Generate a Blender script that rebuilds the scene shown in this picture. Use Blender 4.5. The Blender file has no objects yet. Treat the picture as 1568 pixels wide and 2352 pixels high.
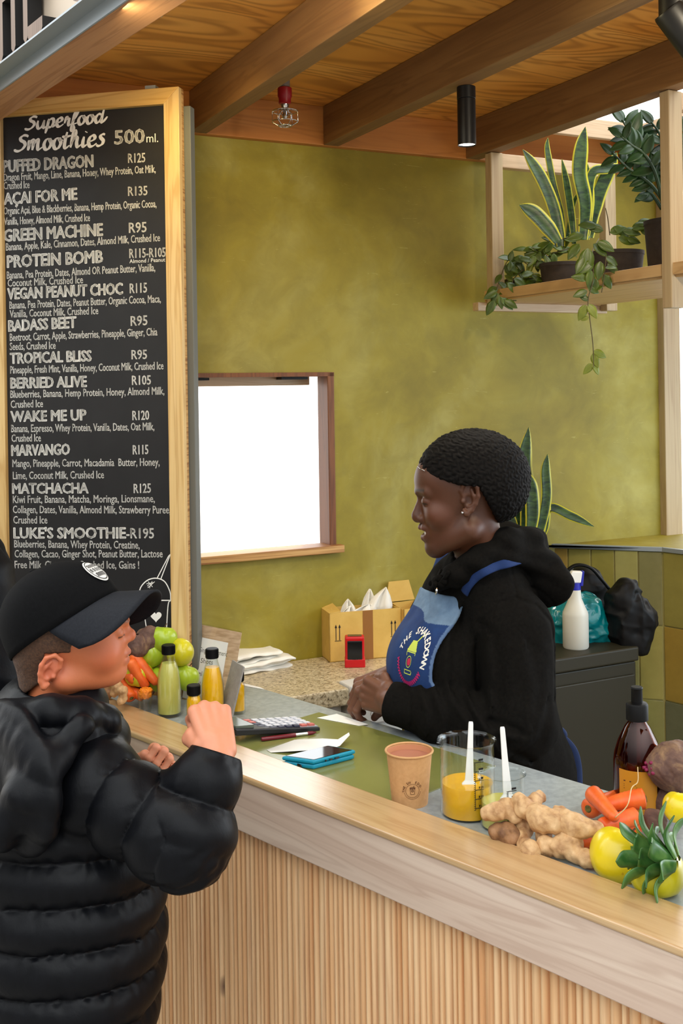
import bpy, bmesh, math, random
import numpy as np
from mathutils import Vector as V, Matrix, Euler, Quaternion
random.seed(7)
SC = bpy.context.scene
COL = SC.collection
PI = math.pi

# ------------------------------------------------------------------ camera
F, CX, CY, ROLL, ZC = 2500.0, 784.0, 893.0, 0.015, 1.714
ZT = 0.95                                   # height of the counter worktop
cam = bpy.data.cameras.new('camera')
cam.sensor_fit = 'AUTO'; cam.sensor_width = 36.0
cam.lens = 36.0 * F / 2352.0
cam.shift_x = (784.0 - CX) / 2352.0
cam.shift_y = -(1176.0 - CY) / 2352.0
cam.clip_start = 0.05; cam.clip_end = 100
co = bpy.data.objects.new('camera', cam); COL.objects.link(co)
co.location = (0, 0, ZC); co.rotation_euler = (PI / 2, ROLL, 0)
SC.camera = co
# ------------------------------------------------------------------ view
SC.view_settings.view_transform = 'Standard'
SC.view_settings.look = 'None'
SC.view_settings.gamma = 1.0
SC.view_settings.use_curve_mapping = False
SC.view_settings.exposure = 0.0
# ------------------------------------------------------------------ world: bright overcast daylight around the market stall
wd = bpy.data.worlds.new('world'); SC.world = wd; wd.use_nodes = True
wn = wd.node_tree.nodes; wl = wd.node_tree.links; wn.clear()
wo = wn.new('ShaderNodeOutputWorld'); wb = wn.new('ShaderNodeBackground')
tc = wn.new('ShaderNodeTexCoord'); sx = wn.new('ShaderNodeSeparateXYZ'); rmp = wn.new('ShaderNodeValToRGB')
rmp.color_ramp.elements[0].position = 0.40; rmp.color_ramp.elements[0].color = (0.62, 0.56, 0.50, 1)
rmp.color_ramp.elements[1].position = 0.62; rmp.color_ramp.elements[1].color = (0.95, 0.985, 1.0, 1)
ma = wn.new('ShaderNodeMath'); ma.operation = 'MULTIPLY_ADD'; ma.inputs[1].default_value = 0.5; ma.inputs[2].default_value = 0.5
wl.new(tc.outputs['Generated'], sx.inputs[0]); wl.new(sx.outputs['Z'], ma.inputs[0]); wl.new(ma.outputs[0], rmp.inputs[0])
def wrange(sock, a, b, c, d):
    n = wn.new('ShaderNodeMapRange'); n.interpolation_type = 'SMOOTHSTEP'
    for k, v in zip((1, 2, 3, 4), (a, b, c, d)): n.inputs[k].default_value = v
    wl.new(sock, n.inputs[0]); return n.outputs[0]
def wmath(op, a, b):
    n = wn.new('ShaderNodeMath'); n.operation = op
    for k, v in enumerate((a, b)):
        if isinstance(v, (int, float)): n.inputs[k].default_value = v
        else: wl.new(v, n.inputs[k])
    return n.outputs[0]
HALL_LOW, HALL_HIGH, OUTSIDE = 0.58, 3.1, 4.5       # market hall near the horizon / its skylights / daylight behind the stall
hall = wrange(sx.outputs['Z'], 0.05, 0.65, HALL_LOW, HALL_HIGH)
hall = wmath('MULTIPLY', hall, wrange(sx.outputs['X'], -0.9, 0.9, 0.68, 1.6))
out_ = wrange(sx.outputs['Y'], -0.05, 0.45, 0.0, 1.0)
tot = wmath('ADD', wmath('MULTIPLY', hall, wmath('SUBTRACT', 1.0, out_)), wmath('MULTIPLY', out_, OUTSIDE))
wl.new(rmp.outputs[0], wb.inputs[0]); wl.new(tot, wb.inputs[1])
wl.new(wb.outputs[0], wo.inputs[0])
# ------------------------------------------------------------------ lamps
def lamp(name, kind, loc, energy, color, size=0.1, aim=None, spot=None, blend=0.5, sy=None):
    l = bpy.data.lights.new(name, kind); l.energy = energy; l.color = color
    if kind == 'AREA':
        l.size = size
        if sy: l.shape = 'RECTANGLE'; l.size_y = sy
    else: l.shadow_soft_size = size
    if kind == 'SPOT': l.spot_size = spot; l.spot_blend = blend
    o = bpy.data.objects.new(name, l); COL.objects.link(o); o.location = loc
    if aim is not None:
        o.rotation_euler = (V(aim) - V(loc)).to_track_quat('-Z', 'Y').to_euler()
    return o
WARM = (1.0, 0.80, 0.48)
# warm ceiling lamps of the stall (between the beams, just above the picture)
lamp('stall_lamp', 'SPOT', (-0.26, 2.06, 2.40), 16, (1.0, .84, .40), 0.05, (0.14, 1.86, 2.50), 1.5, 0.8)
lamp('stall_lamp', 'SPOT', (-0.35, 2.35, 2.40), 7, (1, .74, .28), 0.05, (-0.20, 3.2, 1.7), 2.2, 0.8)
lamp('stall_lamp', 'SPOT', (0.75, 1.70, 2.42), 30, (1, .86, .62), 0.05, (0.25, 3.4, 1.3), 1.7, 0.8)

# added cool fill lamp out of view, standing in for daylight from the right
lamp('right_daylight_fill', 'AREA', (2.3, 2.7, 1.45), 20, (.62, .82, 1.0), 1.2, (0.95, 3.7, 1.25), sy=1.0)

# ------------------------------------------------------------------ photo pixel -> place (at a given distance, height or plane)
def ray(px, py):
    dx, dy = px - CX, py - CY
    return V(((dx - ROLL * dy) / F, 1.0, -(ROLL * dx + dy) / F))
CAM = V((0, 0, ZC))
def at(px, py, Y): return CAM + ray(px, py) * Y
def onz(px, py, Z):
    r = ray(px, py); return CAM + r * ((Z - ZC) / r.z)
def onpl(px, py, P0, n):
    r = ray(px, py); return CAM + r * ((P0 - CAM).dot(n) / r.dot(n))

# ------------------------------------------------------------------ materials
def lin(c):
    return tuple(((x / 255) / 12.92 if x / 255 <= 0.04045 else ((x / 255 + 0.055) / 1.055) ** 2.4) for x in c[:3]) + (1,)
MATS = {}
def _base(name):
    m = bpy.data.materials.new(name); m.use_nodes = True
    nt = m.node_tree; b = nt.nodes['Principled BSDF']
    MATS[name] = m
    return m, nt, b
def mat(name, c, rough=0.5, metal=0.0, **k):
    m, nt, b = _base(name)
    b.inputs['Base Color'].default_value = lin(c); b.inputs['Roughness'].default_value = rough; b.inputs['Metallic'].default_value = metal
    for a, v in k.items(): b.inputs[a.replace('_', ' ')].default_value = v
    return m
def coords(nt, scale=(1, 1, 1), d=None):
    t = nt.nodes.new('ShaderNodeTexCoord'); out = t.outputs['Object']
    if d is not None:
        q = V(d).normalized().rotation_difference(V((1, 0, 0)))
        mp = nt.nodes.new('ShaderNodeMapping'); mp.inputs['Rotation'].default_value = q.to_euler()
        nt.links.new(out, mp.inputs[0]); out = mp.outputs[0]
    mp = nt.nodes.new('ShaderNodeMapping'); mp.inputs['Scale'].default_value = scale
    nt.links.new(out, mp.inputs[0]); return mp.outputs[0]
def noise(nt, vec, scale, detail=4, rough=0.5, dist=0.0):
    n = nt.nodes.new('ShaderNodeTexNoise'); n.inputs['Scale'].default_value = scale; n.inputs['Detail'].default_value = detail
    n.inputs['Roughness'].default_value = rough; n.inputs['Distortion'].default_value = dist
    nt.links.new(vec, n.inputs['Vector']); return n.outputs['Fac']
def ramp(nt, fac, stops):
    r = nt.nodes.new('ShaderNodeValToRGB'); e = r.color_ramp.elements
    while len(e) < len(stops): e.new(0.5)
    for el, (p, c) in zip(e, stops): el.position = p; el.color = c if len(c) == 4 else lin(c)
    nt.links.new(fac, r.inputs[0]); return r.outputs[0]
def mix(nt, fac, a, b, blend='MIX'):
    x = nt.nodes.new('ShaderNodeMix'); x.data_type = 'RGBA'; x.blend_type = blend
    if isinstance(fac, (int, float)): x.inputs[0].default_value = fac
    else: nt.links.new(fac, x.inputs[0])
    for s, i in ((a, 6), (b, 7)):
        if isinstance(s, tuple): x.inputs[i].default_value = s if len(s) == 4 else lin(s)
        else: nt.links.new(s, x.inputs[i])
    return x.outputs[2]
def math_(nt, op, a, b=None):
    x = nt.nodes.new('ShaderNodeMath'); x.operation = op
    for i, s in enumerate((a, b)):
        if s is None: continue
        if isinstance(s, (int, float)): x.inputs[i].default_value = s
        else: nt.links.new(s, x.inputs[i])
    return x.outputs[0]
def bump(nt, b, fac, strength, dist=0.002):
    u = nt.nodes.new('ShaderNodeBump'); u.inputs['Strength'].default_value = strength; u.inputs['Distance'].default_value = dist
    nt.links.new(fac, u.inputs['Height']); nt.links.new(u.outputs[0], b.inputs['Normal'])
def mat_noise(name, stops, scale=8, rough=0.6, stretch=(1, 1, 1), bmp=0.0, bscale=None, detail=5, dist=0.3, d=None, metal=0.0, **k):
    m, nt, b = _base(name)
    v = coords(nt, stretch, d)
    f = noise(nt, v, scale, detail, 0.55, dist)
    nt.links.new(ramp(nt, f, stops), b.inputs['Base Color'])
    b.inputs['Roughness'].default_value = rough; b.inputs['Metallic'].default_value = metal
    for a, vv in k.items(): b.inputs[a.replace('_', ' ')].default_value = vv
    if bmp: bump(nt, b, noise(nt, v, bscale or scale * 3, 5, 0.6), bmp)
    return m
def mat_wood(name, pale, mid, dark, d, rough=0.5, grain=26.0, knots=True, coat=0.0, streak=0.5):
    m, nt, b = _base(name)
    v = coords(nt, (0.8, grain * 0.55, grain * 0.55), d)
    f = noise(nt, v, 1.6, 3, 0.5, 0.9)
    lines = math_(nt, 'SINE', math_(nt, 'MULTIPLY', f, 34.0))
    lines = math_(nt, 'MULTIPLY_ADD', lines, 0.5); nt.nodes[-1].inputs[2].default_value = 0.5
    c1 = ramp(nt, f, [(0.3, pale), (0.7, mid)])
    c2 = mix(nt, math_(nt, 'MULTIPLY', math_(nt, 'POWER', lines, 3.0), streak), c1, lin(dark))
    v2 = coords(nt, (2.0, grain * 5, grain * 5), d)
    f2 = noise(nt, v2, 1.5, 3, 0.6)
    c3 = mix(nt, math_(nt, 'MULTIPLY', math_(nt, 'SUBTRACT', f2, 0.35), 0.5), c2, lin(dark))
    out = c3
    if knots:
        v3 = coords(nt, (2.2, 6.5, 6.5), d)
        vo = nt.nodes.new('ShaderNodeTexVoronoi'); vo.inputs['Scale'].default_value = 1.0
        nt.links.new(v3, vo.inputs['Vector'])
        k = ramp(nt, vo.outputs['Distance'], [(0.0, (0.8, 0.8, 0.8, 1)), (0.05, (0.55, 0.55, 0.55, 1)), (0.11, (0, 0, 0, 1))])
        out = mix(nt, k, out, lin(tuple(x * 0.45 for x in dark)))
    nt.links.new(out, b.inputs['Base Color'])
    b.inputs['Roughness'].default_value = rough
    b.inputs['Coat Weight'].default_value = coat; b.inputs['Coat Roughness'].default_value = 0.25
    bump(nt, b, f2, 0.12, 0.002)
    return m
def mat_ply(name, pale, mid, dark, d, rough=0.5, sc=1.0):
    m, nt, b = _base(name)
    v = coords(nt, (0.55 * sc, 2.6 * sc, 2.6 * sc), d)
    f = noise(nt, v, 1.5, 2, 0.45, 1.4)
    ln = math_(nt, 'SINE', math_(nt, 'MULTIPLY', f, 75.0))
    ln = math_(nt, 'POWER', math_(nt, 'MULTIPLY_ADD', ln, 0.5), 2.0)
    nt.nodes[-2].inputs[2].default_value = 0.5
    c1 = ramp(nt, f, [(0.3, pale), (0.65, mid)])
    c2 = mix(nt, math_(nt, 'MULTIPLY', ln, 0.55), c1, lin(dark))
    v3 = coords(nt, (1.6, 3.6, 3.6), d)
    vo = nt.nodes.new('ShaderNodeTexVoronoi'); nt.links.new(v3, vo.inputs['Vector']); vo.inputs['Scale'].default_value = 1.3
    k = ramp(nt, vo.outputs['Distance'], [(0.0, (0.9, 0.9, 0.9, 1)), (0.06, (0.5, 0.5, 0.5, 1)), (0.13, (0, 0, 0, 1))])
    c3 = mix(nt, k, c2, lin(tuple(x * 0.5 for x in dark)))
    nt.links.new(c3, b.inputs['Base Color']); b.inputs['Roughness'].default_value = rough
    return m
def mat_attr(name, rough=0.5, sss=0.0, bmp=0.0, bscale=200, var=0.0, vscale=30, **k):
    """colour comes from the mesh's own colour attribute 'tint'"""
    m, nt, b = _base(name)
    a = nt.nodes.new('ShaderNodeAttribute'); a.attribute_name = 'tint'
    out = a.outputs['Color']
    if var:
        f = noise(nt, coords(nt), vscale, 5, 0.6, 0.3)
        out = mix(nt, math_(nt, 'MULTIPLY', f, var), out, (0, 0, 0, 1))
    nt.links.new(out, b.inputs['Base Color']); b.inputs['Roughness'].default_value = rough
    if sss: b.inputs['Subsurface Weight'].default_value = sss; b.inputs['Subsurface Radius'].default_value = (0.012, 0.004, 0.002); b.inputs['Subsurface Scale'].default_value = 0.5
    if bmp: bump(nt, b, noise(nt, coords(nt), bscale, 3, 0.6), bmp, 0.001)
    for x, vv in k.items(): b.inputs[x.replace('_', ' ')].default_value = vv
    return m
def mat_glass(name, c=(252, 254, 254), rough=0.0, ior=1.45):
    """thin clear wall: see through, with reflections that grow towards its edges"""
    m = bpy.data.materials.new(name); m.use_nodes = True; nt = m.node_tree; nt.nodes.clear(); MATS[name] = m
    o = nt.nodes.new('ShaderNodeOutputMaterial'); t = nt.nodes.new('ShaderNodeBsdfTransparent'); g = nt.nodes.new('ShaderNodeBsdfGlossy')
    t.inputs[0].default_value = lin(c); g.inputs['Roughness'].default_value = max(rough, 0.02)
    fr = nt.nodes.new('ShaderNodeLayerWeight'); fr.inputs[0].default_value = 0.5
    pw = math_(nt, 'POWER', fr.outputs['Facing'], 4.0); pw = math_(nt, 'MULTIPLY_ADD', pw, 0.75); nt.nodes[-1].inputs[2].default_value = 0.035
    mx = nt.nodes.new('ShaderNodeMixShader'); nt.links.new(pw, mx.inputs[0]); nt.links.new(t.outputs[0], mx.inputs[1]); nt.links.new(g.outputs[0], mx.inputs[2]); nt.links.new(mx.outputs[0], o.inputs[0])
    return m
def mat_emit(name, c, s):
    return mat(name, c, 0.5, 0, Emission_Color=lin(c), Emission_Strength=s)

# ------------------------------------------------------------------ object helpers
ORG = {}
def tag(o, label=None, cat=None, group=None, kind=None):
    if label: o['label'] = label
    if cat: o['category'] = cat
    if group: o['group'] = group
    if kind: o['kind'] = kind
    return o
def thing(name, label, cat, loc=(0, 0, 0), group=None):
    o = bpy.data.objects.new(name, None); COL.objects.link(o); o.empty_display_size = 0.05
    o.location = loc; ORG[o.name] = V(loc)
    return tag(o, label, cat, group)
def mk(name, verts, faces, mats, parent=None, smooth=False, midx=None, tint=None, bevel=0.0, bseg=2, org=None, autosmooth=None):
    vs = np.asarray([tuple(v) for v in verts], dtype=float)
    if parent is not None: o_ = ORG[parent.name]
    elif org is not None: o_ = V(org)
    else: o_ = V(((vs[:, 0].min() + vs[:, 0].max()) / 2, (vs[:, 1].min() + vs[:, 1].max()) / 2, vs[:, 2].min()))
    vs = vs - np.array(o_)
    me = bpy.data.meshes.new(name)
    me.from_pydata(vs.tolist(), [], [tuple(int(i) for i in f) for f in faces])
    ml = mats if isinstance(mats, (list, tuple)) else [mats]
    for m in ml: me.materials.append(m)
    if midx is not None: me.polygons.foreach_set('material_index', list(midx))
    if tint is not None:
        a = me.color_attributes.new('tint', 'FLOAT_COLOR', 'POINT')
        arr = np.ones((len(vs), 4), dtype=np.float32); arr[:, :3] = np.asarray(tint, dtype=np.float32)[:, :3]
        a.data.foreach_set('color', arr.ravel())
    bm = bmesh.new(); bm.from_mesh(me); bmesh.ops.recalc_face_normals(bm, faces=bm.faces); bm.to_mesh(me); bm.free()
    if smooth: me.polygons.foreach_set('use_smooth', [True] * len(me.polygons))
    if autosmooth is not None: me.set_sharp_from_angle(angle=math.radians(autosmooth))
    me.update()
    o = bpy.data.objects.new(name, me); COL.objects.link(o)
    if parent is not None: o.parent = parent
    else: o.location = o_
    ORG[o.name] = V(o_)
    if bevel:
        b = o.modifiers.new('bevel', 'BEVEL'); b.width = bevel; b.segments = bseg; b.limit_method = 'ANGLE'; b.angle_limit = math.radians(35)
    return o
def copy_tree(o, parent=None):
    c = o.copy(); COL.objects.link(c)
    if parent is not None: c.parent = parent
    ORG[c.name] = ORG.get(o.name, V((0, 0, 0)))
    for ch in list(o.children): copy_tree(ch, c)
    return c
def catmull(pts, n=8):
    P = [np.array(p, float) for p in pts]
    if len(P) < 3: 
        return [P[0] + (P[1] - P[0]) * i / n for i in range(n + 1)]
    P = [2 * P[0] - P[1]] + P + [2 * P[-1] - P[-2]]
    out = []
    for i in range(1, len(P) - 2):
        for k in range(n):
            t = k / n
            out.append(0.5 * ((2 * P[i]) + (-P[i - 1] + P[i + 1]) * t + (2 * P[i - 1] - 5 * P[i] + 4 * P[i + 1] - P[i + 2]) * t * t + (-P[i - 1] + 3 * P[i] - 3 * P[i + 1] + P[i + 2]) * t ** 3))
    out.append(P[-2]); return out
class MB:
    def __init__(s): s.v = []; s.f = []; s.m = []; s.cur = 0; s.t = []; s.col = (1, 1, 1)
    def add(s, verts, faces):
        n = len(s.v); s.v += [tuple(x) for x in verts]; s.f += [tuple(n + i for i in f) for f in faces]; s.m += [s.cur] * len(faces)
        s.t += [s.col] * len(verts)
        return s
    def hexa(s, p):      # 8 points: bottom 4 (ccw), top 4
        return s.add(p, [(3, 2, 1, 0), (4, 5, 6, 7), (0, 1, 5, 4), (1, 2, 6, 5), (2, 3, 7, 6), (3, 0, 4, 7)])
    def box(s, c, size, rot=None):
        c = V(c); R = rot if rot is not None else Matrix.Identity(3)
        if isinstance(R, (int, float)): R = Matrix.Rotation(R, 3, 'Z')
        x, y, z = (k / 2 for k in size)
        return s.hexa([c + R @ V(q) for q in ((-x, -y, -z), (x, -y, -z), (x, y, -z), (-x, y, -z), (-x, -y, z), (x, -y, z), (x, y, z), (-x, y, z))])
    def obox(s, o, a, b, c):   # corner + three edge vectors
        o, a, b, c = V(o), V(a), V(b), V(c)
        return s.hexa([o, o + a, o + a + b, o + b, o + c, o + a + c, o + a + b + c, o + b + c])
    def slab(s, poly, z0, z1):
        n = len(poly)
        vs = [(p[0], p[1], z0) for p in poly] + [(p[0], p[1], z1) for p in poly]
        fs = [tuple(range(n - 1, -1, -1)), tuple(range(n, 2 * n))] + [(i, (i + 1) % n, n + (i + 1) % n, n + i) for i in range(n)]
        return s.add(vs, fs)
    def prism(s, poly, dirv):
        n = len(poly); d = V(dirv)
        vs = [V(p) for p in poly] + [V(p) + d for p in poly]
        fs = [tuple(range(n - 1, -1, -1)), tuple(range(n, 2 * n))] + [(i, (i + 1) % n, n + (i + 1) % n, n + i) for i in range(n)]
        return s.add(vs, fs)
    def tube(s, pts, r, seg=8, flat=None, up=None, caps=True):
        P = [V(p) for p in pts]; n = len(P)
        rr = list(r) if hasattr(r, '__len__') else [r] * n
        vs = []; prev = None
        for i in range(n):
            t = (P[min(i + 1, n - 1)] - P[max(i - 1, 0)])
            t = t.normalized() if t.length > 1e-9 else V((0, 0, 1))
            if prev is None:
                u = V(up) if up is not None else (V((0, 0, 1)) if abs(t.z) < 0.9 else V((1, 0, 0)))
            else: u = prev
            u = (u - t * u.dot(t)); u = u.normalized() if u.length > 1e-6 else t.orthogonal().normalized()
            prev = u; w = t.cross(u)
            fl = flat if flat else 1.0
            for k in range(seg):
                a = 2 * PI * k / seg
                vs.append(P[i] + (w * math.cos(a) + u * math.sin(a) * fl) * rr[i])
        fs = []
        for i in range(n - 1):
            for k in range(seg):
                fs.append((i * seg + k, i * seg + (k + 1) % seg, (i + 1) * seg + (k + 1) % seg, (i + 1) * seg + k))
        if caps: fs += [tuple(range(seg - 1, -1, -1)), tuple((n - 1) * seg + k for k in range(seg))]
        return s.add(vs, fs)
    def lathe(s, prof, c=(0, 0, 0), seg=32, axis=None, caps=True, R=None):
        c = V(c)
        if R is None: R = (V((0, 0, 1)).rotation_difference(V(axis).normalized()).to_matrix() if axis is not None else Matrix.Identity(3))
        vs = []; n = len(prof)
        for r, z in prof:
            for k in range(seg):
                a = 2 * PI * k / seg; vs.append(c + R @ V((r * math.cos(a), r * math.sin(a), z)))
        fs = [(i * seg + k, i * seg + (k + 1) % seg, (i + 1) * seg + (k + 1) % seg, (i + 1) * seg + k) for i in range(n - 1) for k in range(seg)]
        if caps:
            if prof[0][0] > 1e-6: fs.append(tuple(range(seg - 1, -1, -1)))
            if prof[-1][0] > 1e-6: fs.append(tuple((n - 1) * seg + k for k in range(seg)))
        return s.add(vs, fs)
    def ball(s, c, r, seg=20, rings=12, R=None):
        rx, ry, rz = (r, r, r) if not hasattr(r, '__len__') else r
        c = V(c); R = R or Matrix.Identity(3); vs = []
        for i in range(rings + 1):
            th = PI * i / rings
            for k in range(seg):
                a = 2 * PI * k / seg; vs.append(c + R @ V((rx * math.sin(th) * math.cos(a), ry * math.sin(th) * math.sin(a), -rz * math.cos(th))))
        fs = [(i * seg + k, i * seg + (k + 1) % seg, (i + 1) * seg + (k + 1) % seg, (i + 1) * seg + k) for i in range(rings) for k in range(seg)]
        return s.add(vs, fs)
    def build(s, name, mats, parent=None, smooth=False, bevel=0.0, usetint=False, **k):
        ml = mats if isinstance(mats, (list, tuple)) else [mats]
        return mk(name, s.v, s.f, ml, parent, smooth, s.m if len(ml) > 1 else None, s.t if usetint else None, bevel, **k)

# ------------------------------------------------------------------ directions of the stall
U = V((0.8944, 0.4472, 0)); W = V((-0.4472, 0.8944, 0))         # along the back wall / along the roof beams (into the stall)
WP = at(755, 1000, 3.25); WP = V((WP.x, WP.y, 0))                # a point of the back wall
def wallp(px, py): return onpl(px, py, WP, W)
D = V((0.6905, -0.7233, 0)); N = V((-0.7233, -0.6905, 0))        # along the counter (towards the right) / out of its front
CI = onz(567, 1716, ZT + 0.015); CI = V((CI.x, CI.y, 0))         # a point on the inner edge of the rail
# ================================================================== SETTING
plaster, nt, b = _base('green plaster')
v = coords(nt)
f1 = noise(nt, v, 1.9, 5, 0.6, 0.5); f2 = noise(nt, v, 9, 6, 0.65, 0.6)
c = ramp(nt, f1, [(0.32, (128, 112, 14)), (0.5, (152, 137, 36)), (0.68, (170, 160, 82))])
c = mix(nt, ramp(nt, f2, [(0.40, (0, 0, 0, 1)), (0.70, (0.42, 0.42, 0.42, 1))]), c, lin((108, 97, 18)), 'MIX')
vs_ = coords(nt, (1, 1, 7)); f3 = noise(nt, vs_, 16, 3, 0.7, 1.2)
c = mix(nt, ramp(nt, f3, [(0.66, (0, 0, 0, 1)), (0.74, (0.5, 0.5, 0.5, 1))]), c, lin((190, 178, 98)))
nt.links.new(c, b.inputs['Base Color']); b.inputs['Roughness'].default_value = 0.62
bump(nt, b, f2, 0.12, 0.004)
tile_m = mat_attr('glazed tile', 0.16, var=0.28, vscale=26)
grout = mat('tile grout', (170, 160, 96), 0.8)
ply = mat_ply('ceiling plywood', (232, 170, 84), (218, 148, 60), (146, 88, 30), U)
beam_m = mat_wood('beam wood', (138, 102, 60), (120, 84, 46), (88, 56, 28), W, 0.55, 20, streak=0.3)
ledger_m = mat_wood('ledger wood', (196, 130, 60), (182, 112, 44), (130, 72, 24), U, 0.55, 16, streak=0.3)
palewood = mat_wood('pale post wood', (190, 170, 134), (176, 152, 116), (144, 114, 80), (0, 0, 1), 0.5, 30, streak=0.3, knots=False)
pale_u = mat_wood('pale rail wood', (210, 184, 150), (196, 164, 128), (160, 124, 88), U, 0.5, 30, streak=0.3, knots=False)
pale_w = mat_wood('pale board wood', (206, 172, 124), (192, 152, 102), (154, 110, 66), W, 0.5, 18, streak=0.35, knots=False)
plyedge = mat_noise('plywood edge', [(0.35, (150, 100, 52)), (0.5, (196, 150, 88)), (0.65, (214, 172, 112))], 3, 0.55, (1, 1, 60), d=None)
jamb_m = mat_wood('window jamb wood', (136, 82, 36), (118, 66, 26), (84, 44, 16), (0, 0, 1), 0.5, 24, knots=False)
steel = mat('galvanised steel', (150, 158, 162), 0.45, 0.25)
black_metal = mat('black metal', (16, 16, 17), 0.42, 0.3)
chrome = mat('chrome', (210, 212, 214), 0.15, 1.0)
conc = mat_noise('concrete floor', [(0.3, (104, 100, 96)), (0.7, (134, 130, 124))], 5, 0.6)

mb = MB(); mb.slab([(-7, -6), (7, -6), (7, 8), (-7, 8)], -0.1, 0.0)
tag(mb.build('floor', conc), kind='structure')

# back wall with the serving hatch cut out
ZB = 2.435                                  # underside of beams and ledger
ZP = 2.55                                   # underside of the plywood
wa = wallp(380, 1000); wb_ = wallp(1512, 900)
def wallUZ(px, py): p = wallp(px, py); return (p - WP).dot(U), p.z
u0 = -1.6; u1 = wallUZ(1513, 900)[0]
hl = wallUZ(300, 1000)[0]; hr = wallUZ(767, 1000)[0]
ht = wallUZ(760, 855)[1]; hb = wallUZ(700, 1262)[1]
TH = 0.05
mb = MB()
def wallbox(a, b_, z0, z1): mb.obox(WP + U * a + V((0, 0, z0)), U * (b_ - a), W * TH, V((0, 0, z1 - z0)))
us = [u0, hl, hr, u1]; zs = [0, hb, ht, ZP]
gv = {}
def gp(i, j, k):
    key = (i, j, k)
    if key not in gv: gv[key] = len(mb.v); mb.v.append(tuple(WP + U * us[i] + W * (TH * k) + V((0, 0, zs[j])))); mb.t.append((1, 1, 1))
    return gv[key]
for i in range(3):
    for j in range(3):
        if (i, j) == (1, 1): continue
        mb.f.append((gp(i, j, 0), gp(i + 1, j, 0), gp(i + 1, j + 1, 0), gp(i, j + 1, 0)))
        mb.f.append((gp(i, j + 1, 1), gp(i + 1, j + 1, 1), gp(i + 1, j, 1), gp(i, j, 1)))
for (i, j, i2, j2) in [(0, 0, 3, 0), (3, 0, 3, 3), (3, 3, 0, 3), (0, 3, 0, 0), (1, 1, 1, 2), (1, 2, 2, 2), (2, 2, 2, 1), (2, 1, 1, 1)]:
    st = max(abs(i2 - i), abs(j2 - j)); si = (i2 > i) - (i2 < i); sj = (j2 > j) - (j2 < j)
    for q in range(st):
        a = (i + si * q, j + sj * q); b2 = (i + si * (q + 1), j + sj * (q + 1))
        mb.f.append((gp(*a, 0), gp(*b2, 0), gp(*b2, 1), gp(*a, 1)))
mb.m = [0] * len(mb.f)
tag(mb.build('wall_back', plaster), kind='structure')

# serving hatch (window) in the back wall: jambs, sill, flap with hinges
def wpt(u, w, z): return WP + U * u + W * w + V((0, 0, z))
mb = MB()
mb.obox(wpt(hr - 0.022, -0.006, hb), U * 0.022, W * (TH + 0.022), V((0, 0, ht - hb)))
win = mb.build('window_1', jamb_m, bevel=0.002); tag(win, kind='structure')
mb = MB(); mb.obox(wpt(hl, -0.006, ht - 0.012), U * (hr - hl), W * (TH + 0.05), V((0, 0, 0.012)))
mb.build('window_head', jamb_m, win)
mb = MB(); mb.obox(wpt(hl - 0.02, -0.030, hb - 0.014), U * (hr - hl + 0.035), W * (TH + 0.03), V((0, 0, 0.022)))
mb.build('window_sill', plyedge, win, bevel=0.002)
fl0 = hl; fl1 = hr - 0.045
mb = MB()
a0 = wpt(fl0, TH + 0.02, ht - 0.006)
mb.obox(a0, U * (fl1 - fl0), (W * 0.9 + V((0, 0, 0.16))), V((0, 0, -0.032)))
mb.build('hatch_flap', pale_u, win, bevel=0.003)
for uu in (hr - 0.11, hl + 0.20):
    mb = MB(); mb.obox(wpt(uu - 0.045, 0.03, ht - 0.02), U * 0.085, W * 0.06, V((0, 0, 0.007)))
    mb.obox(wpt(uu - 0.05, 0.086, ht - 0.026), U * 0.095, W * 0.012, V((0, 0, 0.012)))
    mb.build('hinge', black_metal, win)

# right end of the wall: pale post and the bright opening beyond
pp = wallp(1512, 900); 
mb = MB(); mb.obox(V((pp.x, pp.y, 0)) - W * 0.03, U * 0.075, W * 0.12, V((0, 0, ZB)))
tag(mb.build('trim_1', palewood, bevel=0.003), kind='structure')
mb = MB(); mb.obox(V((pp.x, pp.y, 1.1)) + U * 0.077 + W * 0.0, U * 0.02, W * 0.09, V((0, 0, ZB - 1.1)))
tag(mb.build('trim_2', pale_u), kind='structure')

# low tiled wall on the right
TA = onz(1240, 1250, 1.185); TA = at(1225, 1249, 3.56); ztile = 1.185
TB = onz(1523, 1259, ztile); TC = onz(1600, 1268, ztile)
TA = V((0.55, TB.y + (TB.x - 0.55) * 0.36, 0)); TB = V((TB.x, TB.y, 0)); TC = TB + (V((TC.x, TC.y, 0)) - TB).normalized() * 0.75
segd = (TB - TA).normalized(); segd2 = (TC - TB).normalized()
mb = MB()
bk = wpt(u1 + 0.05, -0.001, 0); bk2 = V((TC.x + 0.5, TC.y + 0.7, 0))
tA = wpt(((TA - WP).dot(U)), -0.001, 0)
mb.slab([(TA.x, TA.y), (TB.x, TB.y), (bk.x, bk.y), (tA.x, tA.y)], 0, ztile); mb.m[1] = 1
k_ = len(mb.f); mb.slab([(TB.x, TB.y), (TC.x, TC.y), (bk2.x, bk2.y), (bk.x, bk.y)], 0, ztile); mb.m[k_ + 1] = 1
wr = mb.build('wall_right', [grout, plaster]); tag(wr, kind='structure')
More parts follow.
